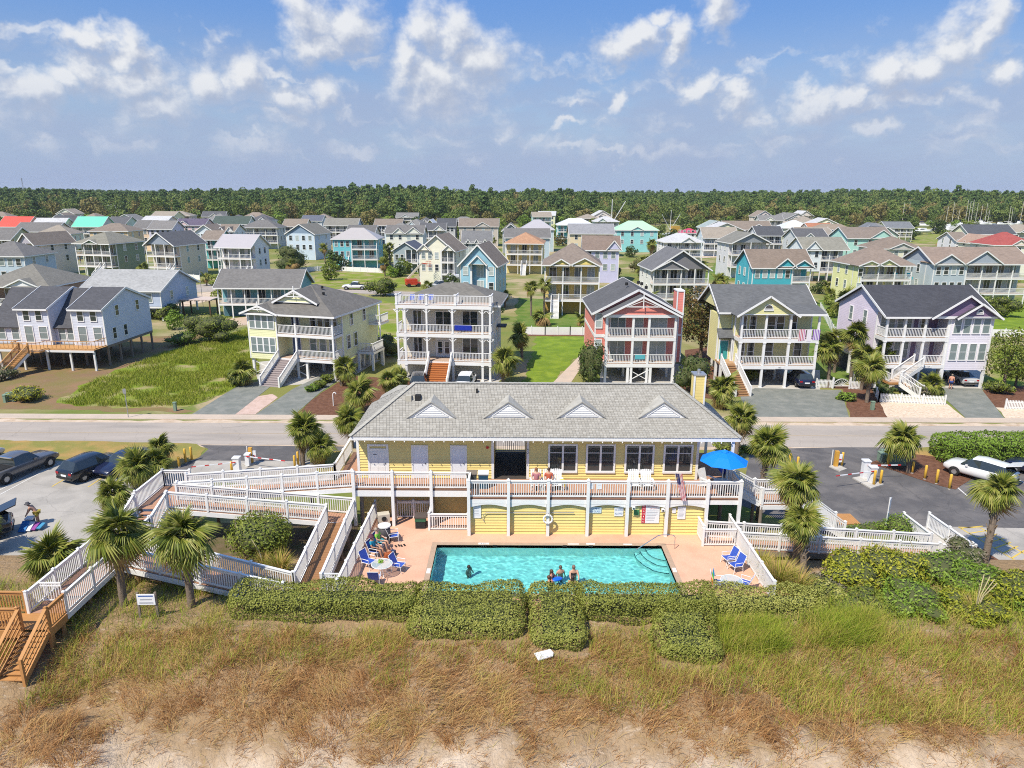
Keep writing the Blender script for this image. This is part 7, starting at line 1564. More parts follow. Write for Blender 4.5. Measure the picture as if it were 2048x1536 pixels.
for i in range(3): a = i*2.1; MB().cyl((.3*math.cos(a), .3*math.sin(a), .7), (.4*math.cos(a), .4*math.sin(a), 0), .02, .02, 6).build('leg', OFFW, tb_)
adirondack('white adirondack chair tucked beside the umbrella table', (11.95, 39.5, DZ), .6)
for px, c, lab in ((944, (.05, .06, .06), 'black lidded bin standing on the deck by the corner post'), (967, (.02, .07, .12), 'blue-black bin with pale lid on the deck')):
    x = VY(px, 985, 39.4).x; o = empty('deck_bin', (x, 39.4, DZ), 0, lab, 'bin'); MB().prism([(-.25, 0), (.25, 0), (.3, .9), (-.3, .9)], -.28, .28).build('body', plain('bin_%d' % px, c, .5), o); MB().box(-.33, .33, -.32, .32, .905, .99).build('lid', OFFW if px > 950 else plain('taupe_lid', (.2, .17, .14), .6), o)
fl = empty('flag', (PX[8]+.55, DY-.08, DZ+.2), 0, 'United States flag hanging from a slanted pole on the deck rail', 'flag')
MB().cyl((0, 0, .0), (-.28, -.25, 1.55), .018, .015, 6).build('pole', OFFW, fl)
for i in range(13):
    m = MB(); n = 10
    for j in range(n+1):
        t = j/n; z = 1.5-1.75*t; xo = -.26+.5*t+i*.031*(1-.35*t); yo = -.27+.1*t+.03*math.sin(i*1.1+t*5); m.v += [(xo, yo, z), (xo+.031, yo+.01*math.sin(i), z-.01)]
    c0 = 4 if i < 7 else 0
    m.f = [(2*j, 2*j+1, 2*j+3, 2*j+2) for j in range(c0, n)]; v0 = m.v; m.prune().build('stripe', REDINK if i % 2 == 0 else SIGNW, fl)
    if c0: q = MB(); q.v = list(v0); q.f = [(2*j, 2*j+1, 2*j+3, 2*j+2) for j in range(0, c0)]; q.prune().build('canton', plain('flag_blue', (.02, .03, .14), .8), fl)
for px, lab in ((1182, 'small notice tied to the deck balusters, next to the NO PETS sign side'), (1199, 'small notice tied to the deck balusters, nearer the flag')): wall_sign(lab, px-5, px+5, 966, 978, DY-.05, bars=3)
# ---- people
def person(label, loc, rz, pose, skin=(.50, .27, .17), hair=(.06, .035, .02), shirt=None, shorts=None, hat=None, long_hair=False, scale=1.0, bikini=None):
    o = empty('person', loc, rz, label, 'person'); o.scale = (scale,)*3
    J = {'pel': (0, 0, .95), 'spi': (0, .01, 1.17), 'che': (0, 0, 1.37), 'nek': (0, .01, 1.5), 'hed': (0, -.015, 1.62), 'top': (0, .0, 1.71)}
    for s, n in ((-1, 'l'), (1, 'r')):
        J.update({'sh'+n: (s*.185, 0, 1.41), 'el'+n: (s*.25, .03, 1.14), 'wr'+n: (s*.26, -.06, .90), 'hi'+n: (s*.10, 0, .90), 'kn'+n: (s*.11, -.02, .50), 'an'+n: (s*.11, .02, .09), 'to'+n: (s*.13, -.15, .04)})
    if pose == 'sit':
        for k in ('pel', 'spi', 'che', 'nek', 'hed', 'top', 'shl', 'shr'): x, y, z = J[k]; J[k] = (x, y+.10+(z-.95)*.22, z-.46)
        for s, n in ((-1, 'l'), (1, 'r')): J.update({'el'+n: (s*.27, .08, .70), 'wr'+n: (s*.18, -.16, .66), 'hi'+n: (s*.10, .08, .47), 'kn'+n: (s*.13, -.36, .50), 'an'+n: (s*.13, -.45, .09), 'to'+n: (s*.14, -.60, .04)})
    elif pose == 'bend':
        for k in ('spi', 'che', 'nek', 'hed', 'top', 'shl', 'shr'):
            x, y, z = J[k]; d = z-.95; J[k] = (x, y-d*.62, .95+d*.78)
        for s, n in ((-1, 'l'), (1, 'r')): J.update({'el'+n: (s*.22, -.42, 1.02), 'wr'+n: (s*.15, -.55, .82)})
    elif pose == 'reach':
        for s, n in ((-1, 'l'), (1, 'r')): J.update({'el'+n: (s*.24, -.2, 1.18), 'wr'+n: (s*.16, -.42, 1.12)})
    RAD = {'pel': (.16, .12), 'spi': (.14, .10), 'che': (.165, .115), 'nek': (.055, .055), 'hed': (.085, .10), 'top': (.06, .07), 'sh': .068, 'el': .046, 'wr': .032, 'hi': .09, 'kn': .06, 'an': .042, 'to': .035}
    wet = 'pool' in label or 'float' in label
    def skin_obj(name, keys, edges, mat, k=1.0, parent=o):
        me = bpy.data.meshes.new(name); idx = {q: i for i, q in enumerate(keys)}; me.from_pydata([J[q] for q in keys], [(idx[a], idx[b]) for a, b in edges], [])
        me.materials.append(mat); ob = link(name, me, None, parent); md = ob.modifiers.new('skin', 'SKIN'); md.use_smooth_shade = True
        sv = me.skin_vertices[0].data
        for q, i in idx.items(): r = RAD.get(q, RAD.get(q[:2])); r = r if isinstance(r, tuple) else (r, r); sv[i].radius = (r[0]*k, r[1]*k); sv[i].use_root = (i == 0)
        sb = ob.modifiers.new('smooth', 'SUBSURF'); sb.levels = 1; sb.render_levels = 1; ob.cycles.is_caustics_receiver = wet; return ob
    limbs = [('pel', 'spi'), ('spi', 'che'), ('che', 'nek'), ('nek', 'hed'), ('hed', 'top')]
    for n in 'lr': limbs += [('che', 'sh'+n), ('sh'+n, 'el'+n), ('el'+n, 'wr'+n), ('pel', 'hi'+n), ('hi'+n, 'kn'+n), ('kn'+n, 'an'+n), ('an'+n, 'to'+n)]
    sm = plain('skin_%.2f' % skin[0], skin, .5, var=.05)
    skin_obj('body', list(J), limbs, sm)
    for s, n in ((-1, 'l'), (1, 'r')):                      # hand: palm, four fingers and a thumb
        w = Vector(J['wr'+n]); d = (w-Vector(J['el'+n])).normalized(); sd_ = d.cross(Vector((0, 0, 1)));
        sd_ = sd_.normalized() if sd_.length > .05 else Vector((1, 0, 0)); m = MB(); m.beam(w-d*.01, w+d*.09, .075, .03, sd_.cross(d))
        for i in range(4): b = w+d*.085+sd_*(i-1.5)*.018; L = (.065, .08, .075, .055)[i]; m.beam(b, b+d*L*.5, .015, .016, sd_.cross(d)); m.beam(b+d*L*.5, b+d*L-sd_.cross(d)*.015, .013, .014, sd_.cross(d))
        m.beam(w+d*.03+sd_*.03, w+d*.075+sd_*.065, .02, .02, sd_.cross(d)); m.build('hand', sm, o)
    h = Vector(J['hed']); hm = plain('hair_%.2f_%.2f' % (hair[0], hair[1]), hair, .6); m = MB().ball((h.x, h.y+.025, h.z+.035), .10, .112, .115, 10, 7)
    if long_hair: m.ball((h.x, h.y+.07, h.z-.12), .10, .06, .20, 8, 6)
    m.build('hair', hm, o, True)
    f = MB().ball((h.x-.035, h.y-.098, h.z+.01), .012, .008, .009, 6, 4).ball((h.x+.035, h.y-.098, h.z+.01), .012, .008, .009, 6, 4); f.build('eyes', BLACK, o); MB().ball((h.x, h.y-.108, h.z-.02), .014, .018, .022, 6, 4).build('nose', sm, o); MB().ball((h.x, h.y-.095, h.z-.062), .026, .01, .008, 6, 4).build('mouth', plain('lips', (.35, .10, .08), .5), o)
    if hat: MB().lathe([(.0, .16), (.10, .15), (.115, .05), (.19, .035), (.19, .03), (0, .03)], 12, (h.x, h.y+.01, h.z)).build('hat', plain('hat_%.2f' % hat[0], hat, .8), o, True)
    if shirt:
        J2 = dict(J); J['el_l'], J['el_r'] = [tuple(lerp(Vector(J['sh'+n]), Vector(J['el'+n]), .7)) for n in 'lr']; RAD['el_l'] = RAD['el_r'] = .058
        skin_obj('shirt', ['pel', 'spi', 'che', 'shl', 'shr', 'el_l', 'el_r'], [('pel', 'spi'), ('spi', 'che'), ('che', 'shl'), ('che', 'shr'), ('shl', 'el_l'), ('shr', 'el_r')], plain('shirt_%.2f_%.2f' % shirt[:2], shirt, .85), 1.1)
    if shorts:
        J['kl'], J['kr'] = [tuple(lerp(Vector(J['hi'+n]), Vector(J['kn'+n]), .7)) for n in 'lr']; RAD['kl'] = RAD['kr'] = .082
        skin_obj('shorts', ['pel', 'hil', 'hir', 'kl', 'kr'], [('pel', 'hil'), ('pel', 'hir'), ('hil', 'kl'), ('hir', 'kr')], plain('shorts_%.2f_%.2f' % shorts[:2], shorts, .85), 1.12)
    if bikini:
        c = Vector(J['che']); MB().lathe([(.172, -.05), (.176, 0), (.172, .05)], 14).build('bikini_top', plain('swimwear_%.2f' % bikini[0], bikini, .7), o, loc=(c.x, c.y-.005, c.z-.06), scale=(1, .74, 1))
    return o
person('person in a green shirt sitting with feet up by the pool fence', PD(762, 1098), R_(75), 'sit', (.55, .32, .22), (.35, .27, .2), (.22, .55, .06), (.03, .30, .36))
person('person in a teal shirt and dark cap sitting by the orange bag', PD(752, 1113), R_(70), 'sit', (.45, .24, .15), (.05, .03, .03), (.01, .26, .38), (.03, .035, .05), hat=(.10, .03, .05))
c = chairs[1072]; person('long-haired woman in a patterned top seated on the deck', c+Vector((0, -.05, -.02)), 0, 'sit', (.55, .30, .2), (.22, .09, .04), (.40, .16, .18), (.5, .3, .25), long_hair=True)
c = chairs[1097]; person('dark-haired person in an orange red top seated on the deck', c+Vector((0, -.05, -.02)), 0, 'sit', (.48, .25, .16), (.06, .03, .02), (.45, .10, .05), (.08, .04, .04))
pb = d0
def wade(px, py): p = G(px, py, WZ); return Vector((p.x, p.y, WZ-1.2))
person('bather with brown hair and pink shoulders holding a blue float in the pool', wade(1103, 1158), R_(60), 'reach', (.58, .26, .18), (.08, .045, .03), long_hair=True, bikini=(.05, .03, .04))
person('boy standing behind the group in the pool', wade(1121, 1145)+Vector((0, 0, -.05)), R_(20), 'stand', (.5, .28, .19), (.10, .08, .06), scale=.95)
person('woman with sunglasses in a black bikini top standing in the pool', wade(1147, 1152)+Vector((0, 0, .08)), R_(10), 'reach', (.55, .3, .22), (.2, .12, .09), bikini=(.02, .02, .025))
person('dark-haired bather with back to the hedge in the pool', wade(1145, 1166)+Vector((0, 0, -.12)), R_(170), 'stand', (.5, .27, .18), (.05, .03, .02), long_hair=True)
person('swimmer low in the water at the deep end of the pool', wade(938, 1135)+Vector((0, 0, -.42)), R_(60), 'stand', (.22, .15, .12), (.03, .025, .02))
person('bather at the near edge of the group beside the blue float', wade(1098, 1163)+Vector((0, 0, -.2)), R_(80), 'stand', (.56, .27, .19), (.10, .05, .03), bikini=(.06, .03, .03))
bf = empty('float', G(1114, 1159, WZ+.02), .4, 'bright blue inflatable float among the bathers', 'float'); MB().ball((0, 0, .03), .34, .2, .09, 12, 6).build('cushion', plain('blue_vinyl', (.01, .12, .62), .3), bf, True)
person('shirtless man in yellow swim shorts and cap bending over gear in the car park', G(78, 1050), R_(-75), 'bend', (.5, .22, .13), (.05, .03, .02), None, (.42, .33, .05), hat=(.07, .07, .08))
person('person in blue shorts walking on the purple house drive', G(1900, 779), R_(150), 'stand', (.52, .28, .19), (.25, .2, .15), (.62, .3, .2), (.03, .06, .22))
gr_ = G(74, 1056); gear = empty('beach_gear', gr_+Vector((-.1, -.35, 0)), .3, 'heap of folded blue and white beach chairs in front of the bending man', 'beach gear')
for i, c in enumerate(((.02, .16, .42), (.6, .62, .65), (.25, .05, .25), (.05, .25, .42))): MB().beam((-.5+i*.28, -.2, .05+i*.04), (-.3+i*.28, .3, .55-i*.08), .45, .07).build('folded_chair', plain('gear_%d' % i, c, .7), gear)
bkt = empty('cool_box', gr_+Vector((-.45, .15, 0)), .2, 'tall blue and white cool box held by the bending man', 'cool box'); MB().box(-.2, .2, -.2, .2, 0, .55).build('body', plain('cool_blue', (.03, .12, .22), .5), bkt); MB().box(-.22, .22, -.22, .22, .555, .68).build('lid', SIGNW, bkt)
# ---- vehicles
def car(label, loc, heading, paint, kind='suv', group=None, hatch=False, L=None, name='car', cat='car', detail=True):
    o = empty(name, loc, heading, label, cat, group); S = 1.0
    if kind == 'suv': st = [(-2.30, .50, .78, .80, .80, .74), (-2.26, .36, 1.00, 1.02, .86, .80), (-2.12, .34, 1.04, 1.08, .90, .78), (-1.72, .32, 1.05, 1.60, .91, .64), (-.2, .30, 1.03, 1.68, .92, .66), (.42, .30, 1.02, 1.60, .92, .64), (1.12, .30, 1.00, 1.05, .91, .76), (1.9, .32, .92, .97, .88, .74), (2.20, .36, .78, .83, .80, .66), (2.30, .45, .62, .66, .68, .55)]; wb, wr, cab = (-1.38, 1.40), .35, (2, 6)
    elif kind == 'sedan': st = [(-2.35, .48, .72, .74, .76, .7), (-2.30, .34, .94, .97, .84, .78), (-1.75, .30, .98, 1.03, .88, .76), (-.95, .28, .98, 1.40, .89, .60), (-.1, .28, .96, 1.46, .90, .62), (.45, .28, .95, 1.38, .90, .60), (1.2, .28, .92, .97, .89, .76), (1.95, .30, .82, .86, .86, .74), (2.25, .36, .68, .72, .78, .66), (2.35, .42, .55, .58, .66, .55)]; wb, wr, cab = (-1.40, 1.42), .33, (2, 6)
    else: st = [(-2.75, .50, 1.0, 1.02, .90, .86), (-2.70, .42, 1.08, 1.10, .94, .88), (-.95, .42, 1.08, 1.12, .95, .88), (-.85, .42, 1.10, 1.72, .95, .70), (-.1, .42, 1.10, 1.80, .95, .70), (.45, .42, 1.08, 1.72, .95, .68), (1.05, .42, 1.08, 1.14, .94, .80), (2.3, .44, 1.0, 1.06, .92, .78), (2.62, .48, .86, .90, .86, .7), (2.72, .55, .7, .74, .76, .6)]; wb, wr, cab = (-1.75, 1.75), .40, (2, 6)
    ring = lambda x, zb, zl, zt, w, wt: [(x, w*.80, zb), (x, w*.97, zb+.12), (x, w, (zb+zl)/2), (x, w*.985, zl-.06), (x, w*.95, zl), (x, wt, zt-.05), (x, wt*.82, zt), (x, 0, zt+.015), (x, -wt*.82, zt), (x, -wt, zt-.05), (x, -w*.95, zl), (x, -w*.985, zl-.06), (x, -w, (zb+zl)/2), (x, -w*.97, zb+.12), (x, -w*.80, zb)]
    R = [ring(*s) for s in st]; n = 15; V = [p for r in R for p in r]; body, gl = [], {'windscreen': [], 'rear_window': [], 'side_window': [], 'side_window_b': []}
    for i in range(len(R)-1):
        for j in range(n):
            f = (i*n+j, i*n+(j+1) % n, (i+1)*n+(j+1) % n, (i+1)*n+j)
            if cab[0] <= i < cab[1] and j == 4 and i not in (cab[0], cab[1]-1): gl['side_window'].append(f)
            elif cab[0] <= i < cab[1] and j == 9 and i not in (cab[0], cab[1]-1): gl['side_window_b'].append(f)
            elif i == cab[1]-1 and j in (5, 6, 7, 8): gl['windscreen'].append(f)
            elif i == cab[0] and j in (5, 6, 7, 8): gl['rear_window'].append(f)
            elif i in (cab[0], cab[1]-1) and j in (4, 9): gl['side_window' if j == 4 else 'side_window_b'].append(f)
            else: body.append(f)
    body += [tuple(range(n))[::-1], tuple(range((len(R)-1)*n, len(R)*n))]
    m = MB(); m.v = V; m.f = body; bo = m.prune().build('body', paint, o, True)
    for k, fs in gl.items():
        if hatch and k == 'rear_window': continue
        q = MB(); q.v = V; q.f = fs; me = q.prune().mesh('glass'); link(k.replace('_b', ''), me, GLASSD, o)
    w = st[3][4]
    for wx in wb:
        for s in (-1, 1):
            t = MB().lathe([(wr*.55, -.11), (wr*.9, -.12), (wr, -.08), (wr, .08), (wr*.9, .12), (wr*.55, .11)], 16).mesh('tyre', True); t.materials.append(BLACK); wo = link('wheel', t, None, o, loc=(wx, s*(w-.10), wr), rot=(math.pi/2, 0, 0))
            rim = MB().lathe([(0, -.06), (wr*.6, -.075), (wr*.6, .075), (0, .06)], 12); rim.build('rim', GALV, wo)
            ar = MB()
            for k in range(9): a0, a1 = math.pi*k/9, math.pi*(k+1)/9; ar.add([(wx+wr*1.16*math.cos(a), s*(w+.012), wr+wr*1.16*math.sin(a)) for a in (a0, a1)]+[(wx+wr*1.0*math.cos(a), s*(w+.012), wr+wr*1.0*math.sin(a)) for a in (a1, a0)], [(0, 1, 2, 3)])
            ar.build('wheel_arch', BLACK, o)
    zt = st[1][2]; xb = st[0][0]; xf = st[-2][0]
    for s in (-1, 1):
        MB().box(xb-.01, xb+.12, s*.66-.14, s*.66+.14, zt-.22, zt-.06).build('tail_light', plain('tail_light', (.35, .01, .015), .25), o); MB().box(xf-.06, xf+.04, s*.56-.16, s*.56+.14, st[-2][2]-.12, st[-2][2]-.01).build('headlight', plain('headlight', (.75, .77, .8), .1), o)
        MB().box(.55, .72, s*(w+.02)-.06, s*(w+.02)+.06, st[5][2]-.02, st[5][2]+.12).build('mirror', paint, o)
    MB().box(xb-.02, xb, -.26, .26, zt-.36, zt-.22).build('number_plate', SIGNW, o); MB().box(xb-.03, xb+.1, -.78, .78, st[0][1]-.06, st[0][1]+.08).build('bumper', BLACK, o)
    if kind == 'pickup': MB().box(-2.6, -1.0, -.76, .76, 1.02, 1.135).build('bed', plain('bed_liner', (.012, .012, .012), .9), o); MB().box(-1.0, -.86, -.68, .68, 1.62, 1.73).build('roof_bar', CHROME, o)
    if kind == 'suv' and detail:
        for s in (-1, 1): MB().box(-1.6, .2, s*.55-.02, s*.55+.02, 1.69, 1.73).build('roof_rail', GALV, o)
    if hatch:
        MB().beam((-1.75, 0, 1.66), (-2.65, 0, 1.98), 1.25, .06).build('tailgate', paint, o); MB().beam((-1.95, 0, 1.70), (-2.5, 0, 1.90), 1.0, .07).build('tailgate_window', GLASSD, o); MB().box(-2.22, -1.2, -.7, .7, .75, 1.02).build('boot_interior', plain('boot_dark', (.10, .09, .09), .9, var=.5, scale=6), o)  # dark box painted as the dim inside of the open boot
    return o
hd = lambda deg: R_(deg)
car('grey pickup truck with chrome roof bar in the pale car park', G(42, 948), hd(73), coat('grey_paint', (.10, .10, .105)), 'pickup', name='pickup_truck', cat='pickup')
car('black hatchback seen from behind beside the yellow bay line', G(188, 947), hd(68), coat('black_paint', (.012, .015, .022)), 'suv', detail=False)
car('navy blue car half hidden behind the palm clump', G(253, 938), hd(-108), coat('navy_paint', (.012, .016, .045)), 'sedan')
car('black estate car with its tailgate open beside the bending man', G(-62, 1082), hd(212), coat('black_paint', (.012, .015, .022)), 'suv', hatch=True)
car('silver car parked beyond the grey pickup truck', G(-58, 930), hd(73), coat('silver_paint', (.45, .46, .47)), 'sedan')
car('white hatchback with its tailgate raised beside the road hedge', G(1957, 957), hd(128), coat('white_paint_car', (.78, .78, .78)), 'suv', hatch=True, detail=False)
car('dark blue car parked next to the white hatchback', G(2080, 952), hd(128), coat('navy_paint', (.012, .016, .045)), 'sedan')
car('black car parked under the terrace house porch', G(838, 772), hd(95), coat('black_paint', (.012, .015, .022)), 'suv', detail=False); car('white car parked under the terrace house behind the stair', G(933, 772), hd(85), coat('white_paint_car', (.78, .78, .78)), 'suv', detail=False)
car('dark blue car parked under the yellow-green house', G(1598, 768), hd(88), coat('navy_paint', (.012, .016, .045)), 'suv', detail=False); car('silver saloon parked under the purple house', G(1917, 764), hd(88), coat('silver_paint', (.45, .46, .47)), 'sedan')
car('long white pickup truck on the back street behind the yellow house', G(710, 579), hd(180), coat('white_paint_car', (.78, .78, .78)), 'pickup', name='pickup_truck', cat='pickup'); car('pale grey truck with open bonnet beside the sky blue house', G(878, 577), hd(215), coat('silver_paint', (.45, .46, .47)), 'pickup', name='pickup_truck', cat='pickup')
tr_ = empty('trailer', G(906, 570), R_(10), 'white box trailer under the cream gabled house', 'trailer'); MB().box(-1.4, 1.4, -.95, .95, .5, 2.4).build('box', SIGNW, tr_); MB().box(1.41, 1.46, -.9, .9, .55, 2.35).build('doors', GALV, tr_)
for x in (-.3, .45):
    for s in (-1, 1): MB().lathe([(0, -.1), (.34, -.1), (.34, .1), (0, .1)], 12).build('wheel', BLACK, tr_, loc=(x, s*1.0, .34), rot=(math.pi/2, 0, 0))
bl = empty('boom_lift', G(826, 573), R_(20), 'red boom lift with raised arm beside the cream gabled house', 'boom lift'); RL = plain('lift_red', (.55, .05, .02), .4)
MB().box(-1.6, 1.6, -1.0, 1.0, .5, 1.0).build('chassis', RL, bl); MB().box(-1.7, .9, -.95, .95, 1.02, 1.75).build('counterweight', RL, bl); MB().beam((-1.2, 0, 1.8), (2.2, 0, 5.2), .35, .4).build('boom', plain('boom_cream', (.62, .55, .42), .5), bl); MB().beam((2.2, 0, 5.2), (3.4, 0, 5.0), .2, .22).build('jib', RL, bl)
m = MB()
for x in (3.3, 4.2):
    for y in (-.6, .6): m.beam((x, y, 4.5), (x, y, 5.6), .05, .05)
for z in (4.5, 5.05, 5.6): m.beam((3.3, -.6, z), (4.2, -.6, z), .05, .05).beam((3.3, .6, z), (4.2, .6, z), .05, .05).beam((3.3, -.6, z), (3.3, .6, z), .05, .05).beam((4.2, -.6, z), (4.2, .6, z), .05, .05)
m.build('basket', RL, bl)
for x in (-1.1, 1.1):
    for s in (-1, 1): MB().lathe([(0, -.16), (.42, -.16), (.42, .16), (0, .16)], 12).build('wheel', BLACK, bl, loc=(x, s*1.05, .42), rot=(math.pi/2, 0, 0))
# ---- barrier gates, bollards and small street furniture
def bollard(label, px, py, h=1.05, r=.095):
    o = empty('bollard', G(px, py), 0, label, 'bollard', 'yellow steel bollards'); MB().lathe([(0, -.1), (r, -.1), (r, h-.06), (r*.7, h-.01), (0, h)], 10).build('post', YBOLL, o, True); MB().lathe([(r*1.03, .02), (r*1.03, .1)], 10).build('base_collar', CONC, o)
for px, py, h, lab in [(359, 935, .9, 'short yellow bollard at the ramp end of the entrance'), (372, 927, 1.25, 'yellow bollard at the left end of the entrance gate arm'), (384, 922, 1.2, 'yellow bollard on the verge tip of the entrance'), (590, 935, 1.0, 'yellow bollard behind the ramp rail near the tall palm'), (597, 932, 1.2, 'taller yellow bollard beside the tall palm'), (606, 925, 1.2, 'yellow bollard at the right side of the entrance'), (464, 945, .9, 'yellow bollard in front of the white entrance cabinet'),
                     (1578, 938, 1.3, 'yellow bollard behind the palm pair by the exit'), (1594, 940, 1.1, 'second yellow bollard behind the palm pair'), (1747, 971, 1.2, 'yellow bollard closest to the exit cabinets'), (1760, 969, 1.15, 'second yellow bollard guarding the exit cabinets'), (1775, 933, 1.1, 'yellow bollard under the exit gate arm'), (1849, 959, 1.15, 'first yellow bollard on the mulch edge from the palm'), (1872, 968, 1.15, 'middle yellow bollard on the mulch edge'), (1898, 979, 1.2, 'last yellow bollard on the mulch edge by the white hatchback'), (1824, 947, 1.0, 'bollard beside the trunk of the island palm')]: bollard(lab, px, py, h)
def barrier(label, px, py, tip, h=1.25, arm_z=1.0, w=.45):
    b = G(px, py); o = empty('barrier_gate', b, 0, label, 'barrier gate', 'car park barrier gates'); MB().box(-w/2, w/2, -.22, .22, 0, h).build('cabinet', SIGNW, o); MB().box(-w/2-.05, w/2+.05, -.27, .27, h+.002, h+.09).build('cabinet_cap', SIGNW, o)
    a = Vector((0, -.26, arm_z)); e = G(*tip, arm_z)-b; n = 10
    for i in range(n): p, q = a+(e-a)*i/n, a+(e-a)*(i+1)/n; MB().beam(p, q, .04, .07).build('arm_segment', REDP if i % 3 == 0 else SIGNW, o)
barrier('white entrance barrier cabinet with red and white arm towards the palm clump', 476, 947, (383, 934)); barrier('second entrance barrier with arm reaching towards the tall palm', 497, 932, (570, 922), .95, .9, .3)
barrier('tall white exit barrier with arm pointing to the island palm', 1728, 957, (1802, 930), 1.4, 1.15); barrier('shorter white exit barrier with arm pointing to the pool palms', 1742, 966, (1672, 952), 1.25, 1.05)
isl = MB(); 
for pts in (((1705, 955), (1722, 952), (1768, 968), (1742, 976)), ((1658, 932), (1672, 928), (1694, 937), (1680, 942)), ((484, 927), (500, 922), (512, 927), (495, 933))):
    P = [G(*p, .1) for p in pts]; me = MB().prism([(p.x, p.y) for p in P], 0, .1, 'z'); tag(me.build('kerb_island', CONC), kind='structure')
def ticket(label, px, py):
    o = empty('ticket_machine', G(px, py, .1), 0, label, 'ticket machine', 'ticket machines'); MB().box(-.14, .14, -.12, .12, 0, 1.25).build('cabinet', plain('orange_cabinet', (.62, .33, .05), .5), o); MB().box(.15, .42, -.06, .0, .35, 1.0).build('notice', SIGNW, o); MB().box(.19, .38, -.07, -.061, .5, .62).build('print', REDINK, o)
    MB().cyl((-.3, .1, 0), (-.3, .1, 1.3), .04, .04, 8).build('post', OFFW, o)
ticket('orange ticket machine with white notice at the entrance lane', 503, 925); ticket('orange ticket machine with white notice at the exit lane', 1671, 932)
bollard('pale yellow post beside the exit ticket machine', 1683, 933, 1.2)
def post_sign(label, px, py, h, w, ph, two=False, mat=None, pm=None):
    g = G(px, py); g.z = ground_h(g.x, g.y); g = G(px, py, g.z); o = empty('sign_post', g, 0, label, 'sign'); MB().cyl((0, 0, -.3), (0, 0, h), .04, .04, 8).build('post', pm or OFFW, o); MB().box(-w/2, w/2, -.06, -.04, h-ph, h-.05).build('panel', mat or SIGNW, o); return o
o = post_sign('grey-white sign seen edge-on beside the dome bush', 1770, 1062, 2.3, .45, .8); MB().box(-.28, .1, -.065, -.045, .85, 1.35).build('lower_panel', plain('pale_grey_sign', (.55, .6, .63), .4), o); o.rotation_euler.z = R_(50)
o = post_sign('slim grey post with small tag at the edge of the vacant plot', 257, 836, 2.9, .3, .5, mat=GALV, pm=GALV); o = post_sign('tall thin flagpole beside the teal bungalow', 407, 618, 7.0, .05, .1, pm=GALV, mat=GALV)
g = G(299, 1245, .6); g.z = ground_h(g.x, g.y)
ds = empty('dune_sign', g, .03, 'white notice board on two timber posts in the dune grass', 'sign'); MB().box(-.42, .42, -.02, .02, .72, 1.28).build('panel', SIGNW, ds)
for s in (-1, 1): MB().box(s*.42-.05, s*.42+.05, .025, .12, -.3, 1.34).build('post', WOODPOST, ds)
for i, (w_, c) in enumerate(((.7, BLUEINK), (.55, _M['grey_print']), (.65, _M['grey_print']))): MB().box(-w_/2, w_/2, -.026, -.021, 1.16-.18*i, 1.16-.18*i+.06).build('text_line', c, ds)
def pedestal(label, px, py, h, w, c=(.20, .28, .20)):
    o = empty('utility_box', G(px, py), 0, label, 'utility box', 'green utility boxes'); MB().box(-w/2, w/2, -w/2, w/2, 0, h*.9).build('body', plain('utility_green', c, .6), o); MB().box(-w/2-.03, w/2+.03, -w/2-.03, w/2+.03, h*.9+.002, h).build('lid', plain('utility_green', c, .6), o)
for a in [('flat green transformer box beside the round dry bush', 27, 800, .75, 1.2), ('slim pale green pedestal by the road, left of a pair', 11, 805, .8, .25), ('slim pale green pedestal beside the transformer', 17, 801, .85, .22), ('short green pedestal at the corner of the vacant plot', 351, 822, .9, .25), ('green pedestal on the red-brown mulch strip', 1744, 820, .9, .3), ('dark green transformer on the exit island', 1790, 924, .8, 1.7), ('small dark green cabinet on the exit island', 1768, 924, .8, .8)]: pedestal(*a)
def picket(label, pts, h=.95, step=.14, solid=False, group='white garden fences'):
    P = [G(*p) for p in pts]; o = empty('picket_fence', P[0], 0, label, 'fence', group); b = P[0]; me = MB().add([(-.045, -.01, 0), (.045, -.01, 0), (.045, -.01, h-.06), (0, -.01, h), (-.045, -.01, h-.06), (-.045, .01, 0), (.045, .01, 0), (.045, .01, h-.06), (0, .01, h), (-.045, .01, h-.06)], [(0, 1, 2, 3, 4), (9, 8, 7, 6, 5), (0, 5, 6, 1), (1, 6, 7, 2), (2, 7, 8, 3), (3, 8, 9, 4), (4, 9, 5, 0)]).mesh('picket'); me.materials.append(WHITE)
    for p, q in zip(P[:-1], P[1:]):
        L = (q-p).length; d = (q-p)/L; a = math.atan2(d.y, d.x); m = MB(); nrm = Vector((-d.y, d.x, 0))*.03
        for z in (.2, h*.75): m.beam(p-b+nrm+Vector((0, 0, z)), q-b+nrm+Vector((0, 0, z)), .03, .08)
        m.build('fence_rail', WHITE, o)
        if solid: MB().beam(p-b+Vector((0, 0, h*.5)), q-b+Vector((0, 0, h*.5)), .03, h*.94).build('fence_panel', WHITE, o)
        else:
            for i in range(int(L/step)): c = p-b+d*(i+.5)*step; link('picket', me, None, o, loc=c, rot=(0, 0, a))
        n = max(1, round(L/2.2))
        for i in range(n+1): c = p-b+d*L*i/n; MB().box(c.x-.06, c.x+.06, c.y-.06, c.y+.06, 0, h+.12).build('fence_post', WHITE, o)
picket('white picket fence around the purple house pebble bed', [(1743, 775), (1757, 804), (1889, 810)]); picket('white picket fence right of the purple house drive', [(2010, 818), (2150, 824)]); picket('low white picket fence beside the yellow-green house', [(1632, 775), (1666, 776)]); picket('low white picket fence right of the arched gate', [(1698, 778), (1722, 779)])
